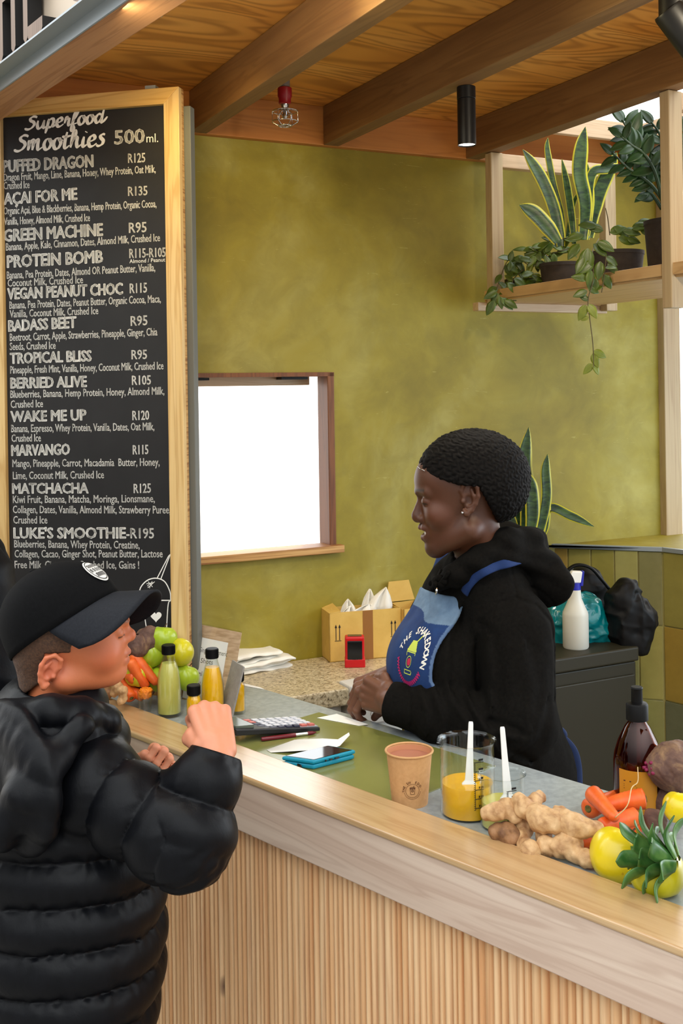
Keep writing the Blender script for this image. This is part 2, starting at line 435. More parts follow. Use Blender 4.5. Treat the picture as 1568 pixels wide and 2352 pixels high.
# tiles laid in three courses on its face, every tile its own glaze
random.seed(3)
glz = [(164, 152, 84), (138, 134, 90), (178, 148, 72), (164, 150, 80), (154, 146, 74), (126, 126, 100), (160, 156, 100), (126, 132, 114), (168, 156, 98), (146, 142, 84)]
mb = MB(); th_ = 0.236; tw = 0.075
def tile_run(P, d, L, off=0):
    nrm = V((d.y, -d.x, 0))
    x = -off
    ci = 0
    while x < L:
        a, b_ = max(x, 0) + 0.0018, min(x + tw, L) - 0.0018
        if b_ - a > 0.008:
            for r in range(5):
                z1 = ztile - 0.012 - r * (th_ + 0.004); z0 = max(z1 - th_, 0.0)
                if r == 0: c = glz[(ci * 1 + 0) % 5]
                else: c = random.choice(glz)
                j_ = random.randint(-9, 9); c = tuple(max(0, k + j_ + random.randint(-3, 3)) for k in c)
                mb.col = lin(c)[:3]
                o = P + d * a + V((0, 0, z0)); t = 0.006 + random.uniform(-0.001, 0.001)
                mb.obox(o, d * (b_ - a), nrm * t, V((0, 0, z1 - z0)))
        x += tw + 0.0; ci += 1
tile_run(TA, segd, (TB - TA).length, 0.02); tile_run(TB, segd2, (TC - TB).length, 0)
mb.build('tile_facing', tile_m, wr, bevel=0.0016, usetint=True)
mb = MB()
for P, d, L in ((TA, segd, (TB - TA).length), (TB, segd2, (TC - TB).length)):
    nrm = V((d.y, -d.x, 0)); mb.obox(P + V((0, 0, ztile - 0.010)) - d * 0.0, d * L, nrm * 0.014, V((0, 0, 0.014)))
mb.build('metal_edge', steel, wr, bevel=0.001)

# front edge of the roof: the line of the sign fascia, upper left
s0 = onz(0, 212, 2.40); s1 = onz(318, -14, 2.40)
SD = (s1 - s0); SD.z = 0; SD.normalize(); SN = V((SD.y, -SD.x, 0)); SN = SN if SN.dot(-s0) > 0 else -SN
FP = V((s0.x, s0.y, 0)) - SN * 0.04           # roof stops just behind the fascia
def clip_front(poly):
    out = []
    for i in range(len(poly)):
        a, b_ = poly[i], poly[(i + 1) % len(poly)]; da, db = (a - FP).dot(SN), (b_ - FP).dot(SN)
        if da <= 0: out.append(a)
        if (da < 0) != (db < 0): out.append(a + (b_ - a) * (da / (da - db)))
    return out
def prism_clip(mb, o, a, b_, z0, z1):
    pl = clip_front([o, o + a, o + a + b_, o + b_])
    if len(pl) > 2: mb.slab([(p.x, p.y) for p in pl], z0, z1)
# ceiling: plywood deck, ledger, four beams, skylight edge
def beam_foot(px):                          # where a beam's lower left edge meets the wall, from its photo column
    return (onpl(px, 340, WP, W) - WP).dot(U)
bu = [beam_foot(x) for x in (428, 733, 1058, 1412)]
ext = 4.6
sk0, sk1 = bu[2] + 0.10, bu[3] - 0.02        # skylight bay between beams three and four
def skz(px, py): p = onz(px, py, ZP); return (p - WP).dot(U), (p - WP).dot(W)
ska = skz(1345, 293)[1]                      # its far edge
mb = MB()
def deck(ua, ub, wa_, wb2): prism_clip(mb, wpt(ua, wa_, 0), U * (ub - ua), W * (wb2 - wa_), ZP, ZP + 0.02)
deck(-1.7, bu[2] + 0.06, -ext + 1.2, 0.1); deck(bu[2] + 0.06, bu[3] + 0.0, ska, 0.1); deck(bu[3], bu[3] + 1.6, -ext + 1.2, 0.1)
tag(mb.build('ceiling', ply), kind='structure')
mb = MB(); mb.obox(wpt(u0, -0.028, ZB), U * (u1 + 0.5 - u0), W * 0.028, V((0, 0, ZP - ZB)))
tag(mb.build('trim_3', ledger_m, bevel=0.002), kind='structure')
for i, u in enumerate(bu):
    mb = MB(); L = ext - 1.3
    prism_clip(mb, wpt(u, -0.029, 0), U * 0.05, -W * L, ZB, ZP - 0.001)
    tag(mb.build('ceiling_beam', beam_m, bevel=0.002), kind='structure')
mb = MB(); mb.obox(wpt(bu[2] + 0.05, ska - 0.0, ZP - 0.035), U * (bu[3] - bu[2] - 0.05), -W * 0.022, V((0, 0, 0.06)))
prism_clip(mb, wpt(bu[3] - 0.022, ska, 0), U * 0.022, -W * 1.6, ZP - 0.035, ZP + 0.025)
tag(mb.build('trim_4', pale_u, bevel=0.002), kind='structure')

# sign fascia, upper left
sI0 = onz(75, 202, 2.40)
fw = 0.085
fas_wood = mat_wood('fascia wood', (190, 140, 96), (176, 122, 78), (140, 90, 52), SD, 0.6, 30, knots=False)
fas_panel = mat('cream sign panel', (226, 206, 182), 0.6)
a0 = V((s0.x, s0.y, 2.40)) - SD * 0.6
mb = MB(); mb.obox(a0, SD * 2.4, -SN * fw, V((0, 0, 0.115)))
fas = mb.build('fascia_beam', fas_wood, bevel=0.002); tag(fas, kind='structure')
mb = MB(); mb.obox(a0 + SN * 0.001, SD * 2.4, SN * 0.004, V((0, 0, 0.03))); mb.obox(a0 + SN * 0.001 + V((0, 0, 0.026)), SD * 2.4, SN * 0.040, V((0, 0, 0.004)))
mb.build('steel_angle', steel, fas)
mb = MB(); mb.obox(a0 + V((0, 0, 0.03)), SD * 2.4, SN * 0.002, V((0, 0, 0.45)))
mb.build('sign_panel', fas_panel, fas)
# ================================================================== COUNTER
rail_top = mat_wood('rail top wood', (206, 174, 130), (194, 158, 110), (164, 120, 74), D, 0.24, 22, coat=0.5, streak=0.35)
fascia_m = mat_wood('rail front wood', (220, 198, 178), (206, 180, 160), (174, 142, 122), D, 0.42, 16, coat=0.1, streak=0.35)
flute_m, nt, b = _base('fluted pine')
v1 = coords(nt, (14, 14, 0.5)); f1 = noise(nt, v1, 3.0, 3, 0.6, 0.4)
v2 = coords(nt, (60, 60, 1.2)); f2 = noise(nt, v2, 2.0, 3, 0.6)
c = ramp(nt, f1, [(0.3, (212, 156, 104)), (0.45, (222, 176, 126)), (0.6, (232, 194, 148)), (0.72, (206, 158, 112))])
c = mix(nt, ramp(nt, f2, [(0.5, (0, 0, 0, 1)), (0.75, (0.55, 0.55, 0.55, 1))]), c, lin((174, 112, 68)))
vo = nt.nodes.new('ShaderNodeTexVoronoi'); nt.links.new(coords(nt, (4.5, 4.5, 1.9)), vo.inputs['Vector']); vo.inputs['Scale'].default_value = 1.6
c = mix(nt, ramp(nt, vo.outputs['Distance'], [(0.0, (0.9, 0.9, 0.9, 1)), (0.045, (0.5, 0.5, 0.5, 1)), (0.075, (0, 0, 0, 1))]), c, lin((96, 62, 44)))
nt.links.new(c, b.inputs['Base Color']); b.inputs['Roughness'].default_value = 0.55
top_m = mat_noise('brushed worktop', [(0.35, (146, 153, 154)), (0.65, (160, 168, 169))], 60, 0.27, detail=4, Specular_IOR_Level=0.6)
dark_m = mat('dark plinth', (40, 36, 32), 0.7)

def cp(l, n, z): return CI + D * l + N * n + V((0, 0, z))     # counter frame: along, outwards from the rail's inner edge, up
L0, L1 = -1.55, 1.75
RW = 0.112                                  # rail width
# far edge of the worktop
fe = onz(1000, 1699, ZT); wdep = -(V((fe.x, fe.y, 0)) - CI).dot(N)
ctr = thing('service_counter', 'long timber service counter with fluted pine front between boy and server', 'counter', cp(0, 0, 0))
mb = MB(); mb.obox(cp(L0, 0, ZT + 0.002), D * (L1 - L0), N * RW, V((0, 0, 0.013)))
mb.build('rail_cap', rail_top, ctr, bevel=0.004, bseg=3)
mb = MB(); mb.obox(cp(L0, RW - 0.003, ZT - 0.098), D * (L1 - L0), -N * 0.03, V((0, 0, 0.100)))
mb.obox(cp(L0, 0.004, ZT - 0.04), D * (L1 - L0), N * 0.06, V((0, 0, 0.042)))
mb.build('rail_fascia', fascia_m, ctr, bevel=0.002)
# fluted front: irregular half-round ribs
random.seed(11)
mb = MB(); l = L0; prof = []
base = RW - 0.030
while l < L1:
    w = random.choice((0.011, 0.013, 0.015, 0.018))
    dp = 0.0095 + random.uniform(-0.001, 0.001)
    for k in range(6):
        t = k / 6.0
        prof.append((l + w * t, base + dp * (math.sin(PI * t) ** 0.6 if 0 < t < 1 else 0.0)))
    l += w
    if random.random() < 0.10:
        prof.append((l, base - 0.002)); l += 0.0018; prof.append((l, base - 0.002))
vs, fs = [], []
for (l, n) in prof:
    vs += [cp(l, n, 0.06), cp(l, n, ZT - 0.096)]
for i in range(len(prof) - 1): fs.append((2 * i, 2 * i + 2, 2 * i + 3, 2 * i + 1))
mb.add(vs, fs)
mb.build('fluted_panel', flute_m, ctr, smooth=True, autosmooth=50)
mb = MB(); mb.obox(cp(L0, base - 0.03, 0), D * (L1 - L0), N * 0.02, V((0, 0, 0.07))); mb.build('plinth', dark_m, ctr)
mb = MB(); mb.obox(cp(L0, 0.004, ZT - 0.03), D * (L1 - L0), -N * (wdep + 0.004), V((0, 0, 0.03)))
mb.build('worktop', top_m, ctr, bevel=0.002)
mb = MB(); mb.obox(cp(L0, -wdep + 0.03, 0.0), D * (L1 - L0), N * 0.02, V((0, 0, ZT - 0.03))); mb.build('back_panel', pale_w, ctr)
for l in (L0, L1 - 0.02):
    mb = MB(); mb.obox(cp(l, base - 0.01, 0.0), D * 0.02, -N * (wdep + base - 0.05), V((0, 0, ZT - 0.03))); mb.build('side_panel', pale_w, ctr)

# granite side counter along the back wall
gran, nt, b = _base('speckled granite')
f1 = noise(nt, coords(nt), 120, 3, 0.7); f2 = noise(nt, coords(nt), 45, 4, 0.6)
c = ramp(nt, f1, [(0.34, (72, 62, 50)), (0.42, (168, 150, 118)), (0.54, (208, 192, 158)), (0.66, (228, 214, 184))])
c = mix(nt, math_(nt, 'MULTIPLY', f2, 0.4), c, lin((196, 178, 142))); nt.links.new(c, b.inputs['Base Color']); b.inputs['Roughness'].default_value = 0.3
ZG = 0.92
ge = onz(802, 1581, ZG); ge = V((ge.x, ge.y, 0))
ue = (ge - WP).dot(U); we = (ge - WP).dot(W)
sc_ = thing('side_counter', 'speckled granite side counter under the hatch along the green wall', 'counter', wpt(-0.2, -0.25, 0))
mb = MB()
def meet(w_):                                # where a line parallel to the wall meets the back of the counter
    q = wpt(0, w_, 0); P0 = cp(0, -wdep - 0.004, 0)
    t = (P0 - q).dot(N) / U.dot(N); return q + U * t
_f = onz(1458, 1483, 0.95); UR = (V((_f.x, _f.y, 0)) - WP).dot(U) - 0.485
pl = [meet(we), wpt(ue, we, 0), wpt(ue, we + 0.075, 0), wpt(UR, we + 0.075, 0), wpt(UR, -0.003, 0), meet(-0.003)]
mb.slab([(p.x, p.y) for p in pl], ZG - 0.045, ZG)
mb.build('granite_top', gran, sc_, bevel=0.005, bseg=3)
white_lam = mat('white laminate', (222, 220, 214), 0.45)
mb = MB(); pl = [meet(we + 0.03) + U * 0.02, wpt(ue - 0.01, we + 0.03, 0), wpt(ue - 0.01, -0.01, 0), meet(-0.01) + U * 0.02]
mb.slab([(p.x, p.y) for p in pl], 0, ZG - 0.046); mb.build('cabinet_body', white_lam, sc_, bevel=0.002)

# green glass mat on the worktop
matm = mat_noise('olive desk mat', [(0.3, (116, 120, 62)), (0.7, (130, 132, 74))], 3, 0.17, Specular_IOR_Level=0.9)
def lw(px, py, Z=ZT): p = onz(px, py, Z) - CI; return p.dot(D), p.dot(N)
l_r = lw(1011, 1811)[0]; l_l = lw(556, 1690)[0]
mb = MB(); mb.obox(cp(l_l, -0.006, ZT + 0.0003), D * (l_r - l_l), -N * (wdep - 0.05), V((0, 0, 0.0022)))
tag(mb.build('desk_mat', matm), 'glossy olive green mat lying flat on the counter under the teal handset', 'mat')

# dark fridge cabinet at the right
fr_m = mat('dark olive steel', (42, 38, 24), 0.5, 0.0, Specular_IOR_Level=0.3)
zf = 0.95
fa = onz(1478, 1483, zf); fa = V((fa.x, fa.y, 0)) 
ua, wfa = (fa - WP).dot(U), (fa - WP).dot(W)
wfa = wfa - 0.0
cab = thing('under_counter_cabinet', 'dark olive steel cabinet behind the server beside the tiled wall', 'cabinet', wpt(ua - 0.3, wfa + 0.2, 0))
dpt = 0.24; ua -= 0.02
mb = MB(); mb.obox(wpt(ua - 0.46, wfa + 0.012, 0.05), U * 0.46, W * dpt, V((0, 0, zf - 0.05 - 0.045))); mb.build('body', fr_m, cab, bevel=0.004)
mb = MB(); mb.obox(wpt(ua - 0.465, wfa, zf - 0.042), U * 0.468, W * (dpt + 0.01), V((0, 0, 0.042))); mb.build('lid', fr_m, cab, bevel=0.006, bseg=3)
mb = MB(); mb.obox(wpt(ua - 0.45, wfa + 0.004, 0.08), U * 0.44, W * 0.01, V((0, 0, zf - 0.16))); mb.build('door', fr_m, cab, bevel=0.003)
mb = MB(); mb.obox(wpt(ua - 0.44, wfa + 0.03, 0.0), U * 0.42, W * (dpt - 0.05), V((0, 0, 0.05))); mb.build('base', dark_m, cab)
# ================================================================== MENU BOARD
Bn = V((-0.225, -0.9744, 0)).normalized()      # faces the customers
Br = V((0.9744, -0.225, 0)).normalized()
bp0 = at(412, 200, 2.685)
def bpl(px, py): return onpl(px, py, bp0, Bn)
def brz(px, py): p = bpl(px, py) - bp0; return p.dot(Br), p.z
bz_bot = brz(428, 1540)[1]; br_l = brz(-22, 700)[0]
frame_m = mat_wood('menu frame wood', (232, 202, 146), (222, 186, 122), (186, 140, 74), (0, 0, 1), 0.45, 26, knots=False)
frame_mh = mat_wood('menu frame wood across', (224, 186, 116), (212, 168, 92), (176, 124, 52), Br, 0.45, 26, knots=False)
chalk_m = mat_noise('black chalk panel', [(0.3, (26, 25, 26)), (0.7, (33, 32, 33))], 14, 0.55)
paint_m = mat('white brush paint', (252, 250, 244), 0.6)
def bo(r, z, n=0.0): return bp0 + Br * r + V((0, 0, z)) + Bn * n
board = thing('menu_board', 'tall black menu board with hand lettered smoothies in a pine frame', 'menu board', bo(br_l / 2, bz_bot))
fwid = brz(412, 300)[0] - brz(377, 300)[0]
mb = MB(); mb.obox(bo(br_l, bz_bot, -0.012), Br * (-br_l), -Bn * 0.014, V((0, 0, -bz_bot))); mb.build('backing', plyedge, board)
mb = MB(); mb.obox(bo(br_l + fwid, bz_bot + fwid, -0.011), Br * (-br_l - 2 * fwid), Bn * 0.004, V((0, 0, -bz_bot - 2 * fwid))); mb.build('chalk_panel', chalk_m, board)
for r in (br_l, -fwid):
    mb = MB(); mb.prism([bo(r, bz_bot, -0.013), bo(r + fwid, bz_bot, -0.013), bo(r + fwid, 0 if r > br_l else -fwid, -0.013), bo(r, -fwid if r > br_l else 0, -0.013)], Bn * 0.02)
    mb.build('frame_stile', frame_m, board, bevel=0.0012)
mb = MB(); mb.prism([bo(br_l, 0, -0.013), bo(br_l + fwid, -fwid, -0.013), bo(-fwid, -fwid, -0.013), bo(0, 0, -0.013)], Bn * 0.02); mb.build('frame_rail', frame_mh, board, bevel=0.0012)
mb = MB(); mb.prism([bo(br_l, bz_bot, -0.013), bo(br_l + fwid, bz_bot + fwid, -0.013), bo(-fwid, bz_bot + fwid, -0.013), bo(0, bz_bot, -0.013)], Bn * 0.02); mb.build('frame_rail', frame_mh, board, bevel=0.0012)
for px in (10, 345):
    r = brz(px, 215)[0]; mb = MB(); mb.obox(bo(r - 0.014, -0.002, -0.02), Br * 0.028, Bn * 0.02, V((0, 0, 0.012))); mb.build('hanging_bracket', steel, board)

def text_mesh(s, bold=0.0, shear=0.0, res=2):
    c = bpy.data.curves.new('lettering', 'FONT'); c.body = s; c.size = 1.0; c.offset = bold; c.shear = shear; c.resolution_u = res; c.fill_mode = 'FRONT'
    o = bpy.data.objects.new('lettering', c); COL.objects.link(o)
    dg = bpy.context.evaluated_depsgraph_get(); me = bpy.data.meshes.new_from_object(o.evaluated_get(dg))
    vs = np.array([tuple(v.co) for v in me.vertices]); fs = [tuple(p.vertices) for p in me.polygons]
    bpy.data.objects.remove(o); bpy.data.curves.remove(c); bpy.data.meshes.remove(me)
    return vs, fs
def put_text(mb, s, P, ex, ey, width, cap, bold=0.0, shear=0.0):
    """lay a text line: baseline start P, unit directions ex/ey, its real width and capital height"""
    vs, fs = text_mesh(s, 0.0, shear)
    if len(vs) == 0: return
    x0, x1 = vs[:, 0].min(), vs[:, 0].max()
    sx_, sy_ = width / (x1 - x0), cap / 0.69
    # a heavier brush: the same strokes laid around themselves
    offs = [(0, 0)] + ([(math.cos(i * PI / 4) * bold, math.sin(i * PI / 4) * bold * .7) for i in range(8)] if bold else [])
    for i, (ox, oy) in enumerate(offs):
        o_ = ex * (ox * cap) + ey * (oy * cap)
        mb.add([V(P) + ex * ((v[0] - x0) * sx_) + ey * (v[1] * sy_) + o_ for v in vs], fs)
def board_text(mb, s, x0, y0, x1, y1, cap, bold=0.0, shear=0.0, n=-0.0062):
    a, b_ = bpl(x0, y0) + Bn * n, bpl(x1, y1) + Bn * n
    ex = (b_ - a); w = ex.length; ex.normalize()
    up = V((0, 0, 1)); up = (up + ex * 0.0).normalized()
    put_text(mb, s, a, ex, up, w, cap * abs(CAM.y - a.y) / F, bold, shear)
ITEMS = [  # name, x0,y0,x1,y1 of its baseline, price, price box, ingredient lines
 ('PUFFED DRAGON', 5, 395, 211, 382, 27, 'R125', 292, 373, 331, 371, 21, [('Dragon Fruit, Mango, Lime, Banana, Honey, Whey Protein, Oat Milk,', 6, 415, 355, 395), ('Crushed Ice', 6, 434, 65, 431)]),
 ('AÇAI FOR ME', 7, 469, 174, 457, 26, 'R135', 292, 449, 336, 447, 21, [('Organic Açai, Blue & Blackberries, Banana, Hemp Protein, Organic Cocoa,', 6, 492, 357, 475), ('Vanilla, Honey, Almond Milk, Crushed Ice', 7, 516, 204, 507)]),
 ('GREEN MACHINE', 7, 554, 233, 540, 27, 'R95', 294, 534, 334, 532, 23, [('Banana, Apple, Kale, Cinnamon, Dates, Almond Milk, Crushed Ice', 11, 575, 365, 553)]),
 ('PROTEIN BOMB', 14, 614, 233, 602, 27, 'R115-R105', 295, 592, 378, 589, 21, [('Banana, Pea Protein, Dates, Almond OR Peanut Butter, Vanilla,', 13, 640, 354, 622), ('Coconut Milk, Crushed Ice', 15, 658, 188, 650)]),
 ('VEGAN PEANUT CHOC', 15, 687, 279, 675, 25, 'R115', 296, 673, 335, 671, 22, [('Banana, Pea Protein, Dates, Peanut Butter, Organic Cocoa, Maca,', 19, 709, 367, 694), ('Vanilla, Coconut Milk, Crushed Ice', 20, 729, 223, 721)]),
 ('BADASS BEET', 17, 761, 172, 752, 25, 'R95', 298, 748, 336, 746, 22, [('Beetroot, Carrot, Apple, Strawberries, Pineapple, Ginger, Chia', 20, 783, 359, 770), ('Seeds, Crushed Ice', 20, 804, 125, 801)]),
 ('TROPICAL BLISS', 21, 835, 207, 829, 24, 'R95', 300, 825, 335, 824, 21, [('Pineapple, Fresh Mint, Vanilla, Honey, Coconut Milk, Crushed Ice', 21, 858, 373, 848)]),
 ('BERRIED ALIVE', 22, 892, 196, 888, 24, 'R105', 301, 884, 344, 883, 21, [('Blueberries, Banana, Hemp Protein, Honey, Almond Milk,', 21, 914, 375, 906), ('Crushed Ice', 22, 937, 96, 935)]),
 ('WAKE ME UP', 22, 969, 195, 965, 24, 'R120', 302, 965, 340, 964, 21, [('Banana, Espresso, Whey Protein, Vanilla, Dates, Oat Milk,', 23, 993, 352, 988), ('Crushed Ice', 24, 1015, 91, 1014)]),
 ('MARVANGO', 24, 1047, 157, 1044, 24, 'R115', 303, 1044, 338, 1043, 21, [('Mango, Pineapple, Carrot, Macadamia  Butter, Honey,', 26, 1073, 364, 1070), ('Lime, Coconut Milk, Crushed Ice', 27, 1101, 236, 1099)]),
 ('MATCHACHA', 26, 1134, 200, 1133, 23, 'R125', 305, 1133, 344, 1132, 21, [('Kiwi Fruit, Banana, Matcha, Moringa, Lionsmane,', 27, 1156, 353, 1154), ('Collagen, Dates, Vanilla, Almond Milk, Strawberry Puree,', 27, 1179, 389, 1180), ('Crushed Ice', 28, 1203, 106, 1203)]),
 ("LUKE'S SMOOTHIE", 29, 1237, 286, 1237, 24, '-R195', 288, 1237, 351, 1237, 23, [('Blueberries, Banana, Whey Protein, Creatine,', 30, 1258, 318, 1261), ('Collagen, Cacao, Ginger Shot, Peanut Butter, Lactose', 31, 1281, 371, 1281), ('Free Milk, Cinnamon, Crushed Ice, Gains !', 31, 1306, 317, 1307)]),
]
for (nm, x0, y0, x1, y1, cap, pr, a0_, b0_, a1_, b1_, pc, lines) in ITEMS:
    mi = MB(); board_text(mi, nm, x0, y0, x1, y1, cap, 0.055)
    board_text(mi, pr, a0_, b0_, a1_, b1_, pc, 0.025)
    for (t, c0, d0, c1, d1) in lines: board_text(mi, t, c0, d0, c1, d1, 17.0, 0.018)
    if nm == 'PROTEIN BOMB': board_text(mi, 'Almond / Peanut', 295, 604, 377, 600, 9, 0.0)
    mi.build('menu_entry', paint_m, board)

# brush script of the heading, drawn stroke by stroke
GL = {
 'S': (0.80, [[(.74, 1.28), (.62, 1.40), (.40, 1.42), (.22, 1.22), (.28, .98), (.50, .80), (.58, .52), (.42, .18), (.16, .02), (-.06, .08), (-.10, .22)]]),
 's': (0.60, [[(.48, .98), (.34, 1.04), (.20, .90), (.24, .70), (.40, .46), (.36, .16), (.14, .0), (-.04, .10)]]),
 'u': (0.78, [[(.06, .92), (.04, .40), (.14, .04), (.32, .06), (.50, .40), (.56, .92)], [(.56, .92), (.52, .30), (.60, .04), (.76, .16)]]),
 'p': (0.76, [[(.14, 1.0), (.08, .2), (-.02, -.62)], [(.10, .60), (.26, .94), (.48, .92), (.54, .56), (.42, .12), (.22, .04), (.10, .20)], [(.42, .1), (.60, .12), (.74, .30)]]),
 'e': (0.62, [[(.04, .42), (.34, .56), (.44, .78), (.32, .98), (.12, .84), (.04, .44), (.16, .04), (.38, .04), (.60, .26)]]),
 'r': (0.58, [[(.04, .30), (.16, .98), (.26, .80), (.44, .84)], [(.44, .86), (.36, .44), (.40, .06), (.58, .16)]]),
 'f': (0.52, [[(.02, .30), (.30, .90), (.42, 1.44), (.30, 1.52), (.18, 1.2), (.12, .4), (.06, -.40), (.16, -.62), (.26, -.40), (.20, .06), (.50, .24)]]),
 'o': (0.66, [[(.38, .96), (.16, .90), (.04, .46), (.16, .04), (.38, .06), (.52, .50), (.38, .94), (.44, .74), (.66, .76)]]),
 'd': (0.80, [[(.50, .86), (.24, .96), (.04, .48), (.16, .04), (.36, .12), (.52, .56)], [(.64, 1.62), (.54, .60), (.54, .08), (.66, .04), (.84, .34), (.96, .60)]]),
 'm': (1.05, [[(.02, .96), (.06, .5), (.02, .02)], [(.04, .40), (.20, .90), (.34, .90), (.34, .5), (.32, .02)], [(.34, .40), (.52, .90), (.66, .90), (.66, .40), (.74, .04), (1.02, .26)]]),
 't': (0.52, [[(.22, 1.46), (.14, .70), (.14, .16), (.26, .02), (.48, .24)], [(-.10, 1.06), (.16, 1.02), (.50, 1.12)]]),
 'h': (0.78, [[(.04, .3), (.28, 1.1), (.24, 1.52), (.12, 1.3), (.08, .6), (.04, .02)], [(.06, .36), (.26, .90), (.42, .86), (.42, .40), (.52, .04), (.76, .26)]]),
 'i': (0.40, [[(.10, .94), (.06, .36), (.14, .04), (.38, .24)], [(.20, 1.30), (.22, 1.38)]]),
}
def script(mb, word, x0, y0, x1, y1, xh, wid):
    tot = sum(GL[c][0] for c in word)
    a, b_ = bpl(x0, y0) + Bn * -0.0060, bpl(x1, y1) + Bn * -0.0060
    ex = (b_ - a); sx_ = ex.length / tot; ex.normalize(); sy_ = xh * abs(a.y) / F; up = V((0, 0, 1))
    x = 0
    for ch in word:
        for st in GL[ch][1]:
            P = catmull([(p[0] + 0.10 * p[1], p[1], 0) for p in st], 7)
            L, R = [], []
            for i, p in enumerate(P):
                d = P[min(i + 1, len(P) - 1)] - P[max(i - 1, 0)]; an = math.atan2(d[1] * sy_, d[0] * sx_)
                t = i / (len(P) - 1); w = wid * (0.42 + 0.58 * abs(math.sin(an - 0.45))) * (0.55 + 0.45 * min(1, 5 * t, 5 * (1 - t)))
                nx, ny = -math.sin(an) * w, math.cos(an) * w
                c_ = a + ex * ((x + p[0]) * sx_) + up * (p[1] * sy_)
                L.append(c_ + ex * nx + up * ny); R.append(c_ - ex * nx - up * ny)
            n = len(P); mb.add(L + R, [(i, i + 1, n + i + 1, n + i) for i in range(n - 1)])
        x += GL[ch][0]
mt = MB(); board_text(mt, '500', 261, 330, 329, 326, 31, 0.045); board_text(mt, 'ml.', 334, 326, 361, 325, 20, 0.0); mt.build('size_lettering', paint_m, board)
mt = MB(); script(mt, 'Superfood', 58, 297, 238, 279, 20, 0.0046); script(mt, 'Smoothies', 34, 347, 240, 333, 25, 0.0051)
mt.build('heading_lettering', paint_m, board)
# line drawing of a cup with straw and heart
def bline(mb, pts, wpx, n=-0.006, closed=False):
    P = [bpl(*p) + Bn * n for p in pts]
    if len(P) > 2: P = [V(p) for p in catmull([tuple(p) for p in P], 6)]
    w = wpx * 2.68 / F / 2
    L, R = [], []
    for i, p in enumerate(P):
        d = (P[min(i + 1, len(P) - 1)] - P[max(i - 1, 0)]).normalized(); s_ = d.cross(Bn)
        L.append(p + s_ * w); R.append(p - s_ * w)
    k = len(P); mb.add(L + R, [(i, i + 1, k + i + 1, k + i) for i in range(k - 1)])
mc = MB()
bline(mc, [(317, 1378), (320, 1352), (336, 1334), (357, 1329), (376, 1337), (388, 1360), (390, 1380)], 2.6)
bline(mc, [(317, 1380), (390, 1380)], 2.6); bline(mc, [(390, 1380), (384, 1390), (380, 1450)], 2.4); bline(mc, [(322, 1382), (326, 1395), (335, 1450)], 2.4)
bline(mc, [(359, 1328), (385, 1278)], 2.2); bline(mc, [(367, 1331), (389, 1274)], 2.2); bline(mc, [(385, 1278), (389, 1274)], 2.2)
for a, b_ in (((334, 1342), (351, 1339)), ((337, 1351), (353, 1337)), ((336, 1347), (347, 1338)), ((341, 1352), (347, 1336)), ((338, 1337), (348, 1349))): bline(mc, [a, b_], 1.4)
hp = []
for i in range(40):
    t = 2 * PI * i / 40; hp.append(bpl(356 + 0.80 * (16 * math.sin(t) ** 3), 1417 - 0.84 * (13 * math.cos(t) - 5 * math.cos(2 * t) - 2 * math.cos(3 * t) - math.cos(4 * t))) + Bn * -0.006)
mc.add(hp, [tuple(range(40))])
mc.build('cup_drawing', paint_m, board)

# post and partition that carry the board
post_m = mat('grey painted post', (104, 106, 102), 0.6)
po = bo(0.012, 0, -0.030)
mb = MB(); mb.obox(V((po.x, po.y, 0.0)) + Br * 0.004, Br * -0.02, -Bn * 0.030, V((0, 0, ZB - 0.01)))
tag(mb.build('trim_5', post_m, bevel=0.002), kind='structure')
osb_m = mat_noise('strand board', [(0.3, (120, 74, 30)), (0.5, (176, 128, 62)), (0.7, (206, 164, 92))], 60, 0.6, (1, 1, 0.35))
mb = MB(); mb.obox(V((po.x, po.y, 0.95)) + Br * -0.018, Br * -0.36, -Bn * 0.012, V((0, 0, ZB - 0.97)))
tag(mb.build('wall_left', osb_m), kind='structure')

# ================================================================== CEILING FITTINGS
red_m = mat('red sleeve', (150, 20, 28), 0.35); greyp = mat('grey pipe', (120, 112, 104), 0.5)
sp = onz(653, 172, ZP)
spr = thing('fire_sprinkler', 'fire sprinkler with red sleeve and wire cage hanging from the plywood ceiling', 'sprinkler', (sp.x, sp.y, ZP - 0.15))
def zat(py): return at(654, py, sp.y).z
mb = MB(); mb.lathe([(0.014, zat(205)), (0.014, ZP)], (sp.x, sp.y, 0), 20); mb.build('pipe', greyp, spr, True, autosmooth=40)
mb = MB(); mb.lathe([(0.0135, zat(240)), (0.0165, zat(238)), (0.0165, zat(226)), (0.019, zat(222)), (0.019, zat(203)), (0.016, zat(201))], (sp.x, sp.y, 0), 24); mb.build('sleeve', red_m, spr, True, autosmooth=40)
mb = MB(); zc_ = zat(268); mb.lathe([(0.004, zc_ - 0.006), (0.008, zc_), (0.005, zc_ + 0.01), (0.010, zat(245)), (0.011, zat(240))], (sp.x, sp.y, 0), 16)
for a in range(4):
    an = a * PI / 2 + .4; d = V((math.cos(an), math.sin(an), 0)); c0 = V((sp.x, sp.y, 0))
    mb.tube([c0 + d * 0.007 + V((0, 0, zat(246))), c0 + d * 0.012 + V((0, 0, zat(258))), c0 + d * 0.006 + V((0, 0, zc_))], 0.0016, 6)
mb.build('sprinkler_head', chrome, spr, True, autosmooth=40)
mb = MB(); c0 = V((sp.x, sp.y, 0))
def ring(z, r): return [c0 + V((r * math.cos(2 * PI * k / 24), r * math.sin(2 * PI * k / 24), z)) for k in range(25)]
for z, r in ((zat(256), 0.034), (zat(280), 0.034), (zat(289), 0.018)): mb.tube(ring(z, r), 0.0012, 6)
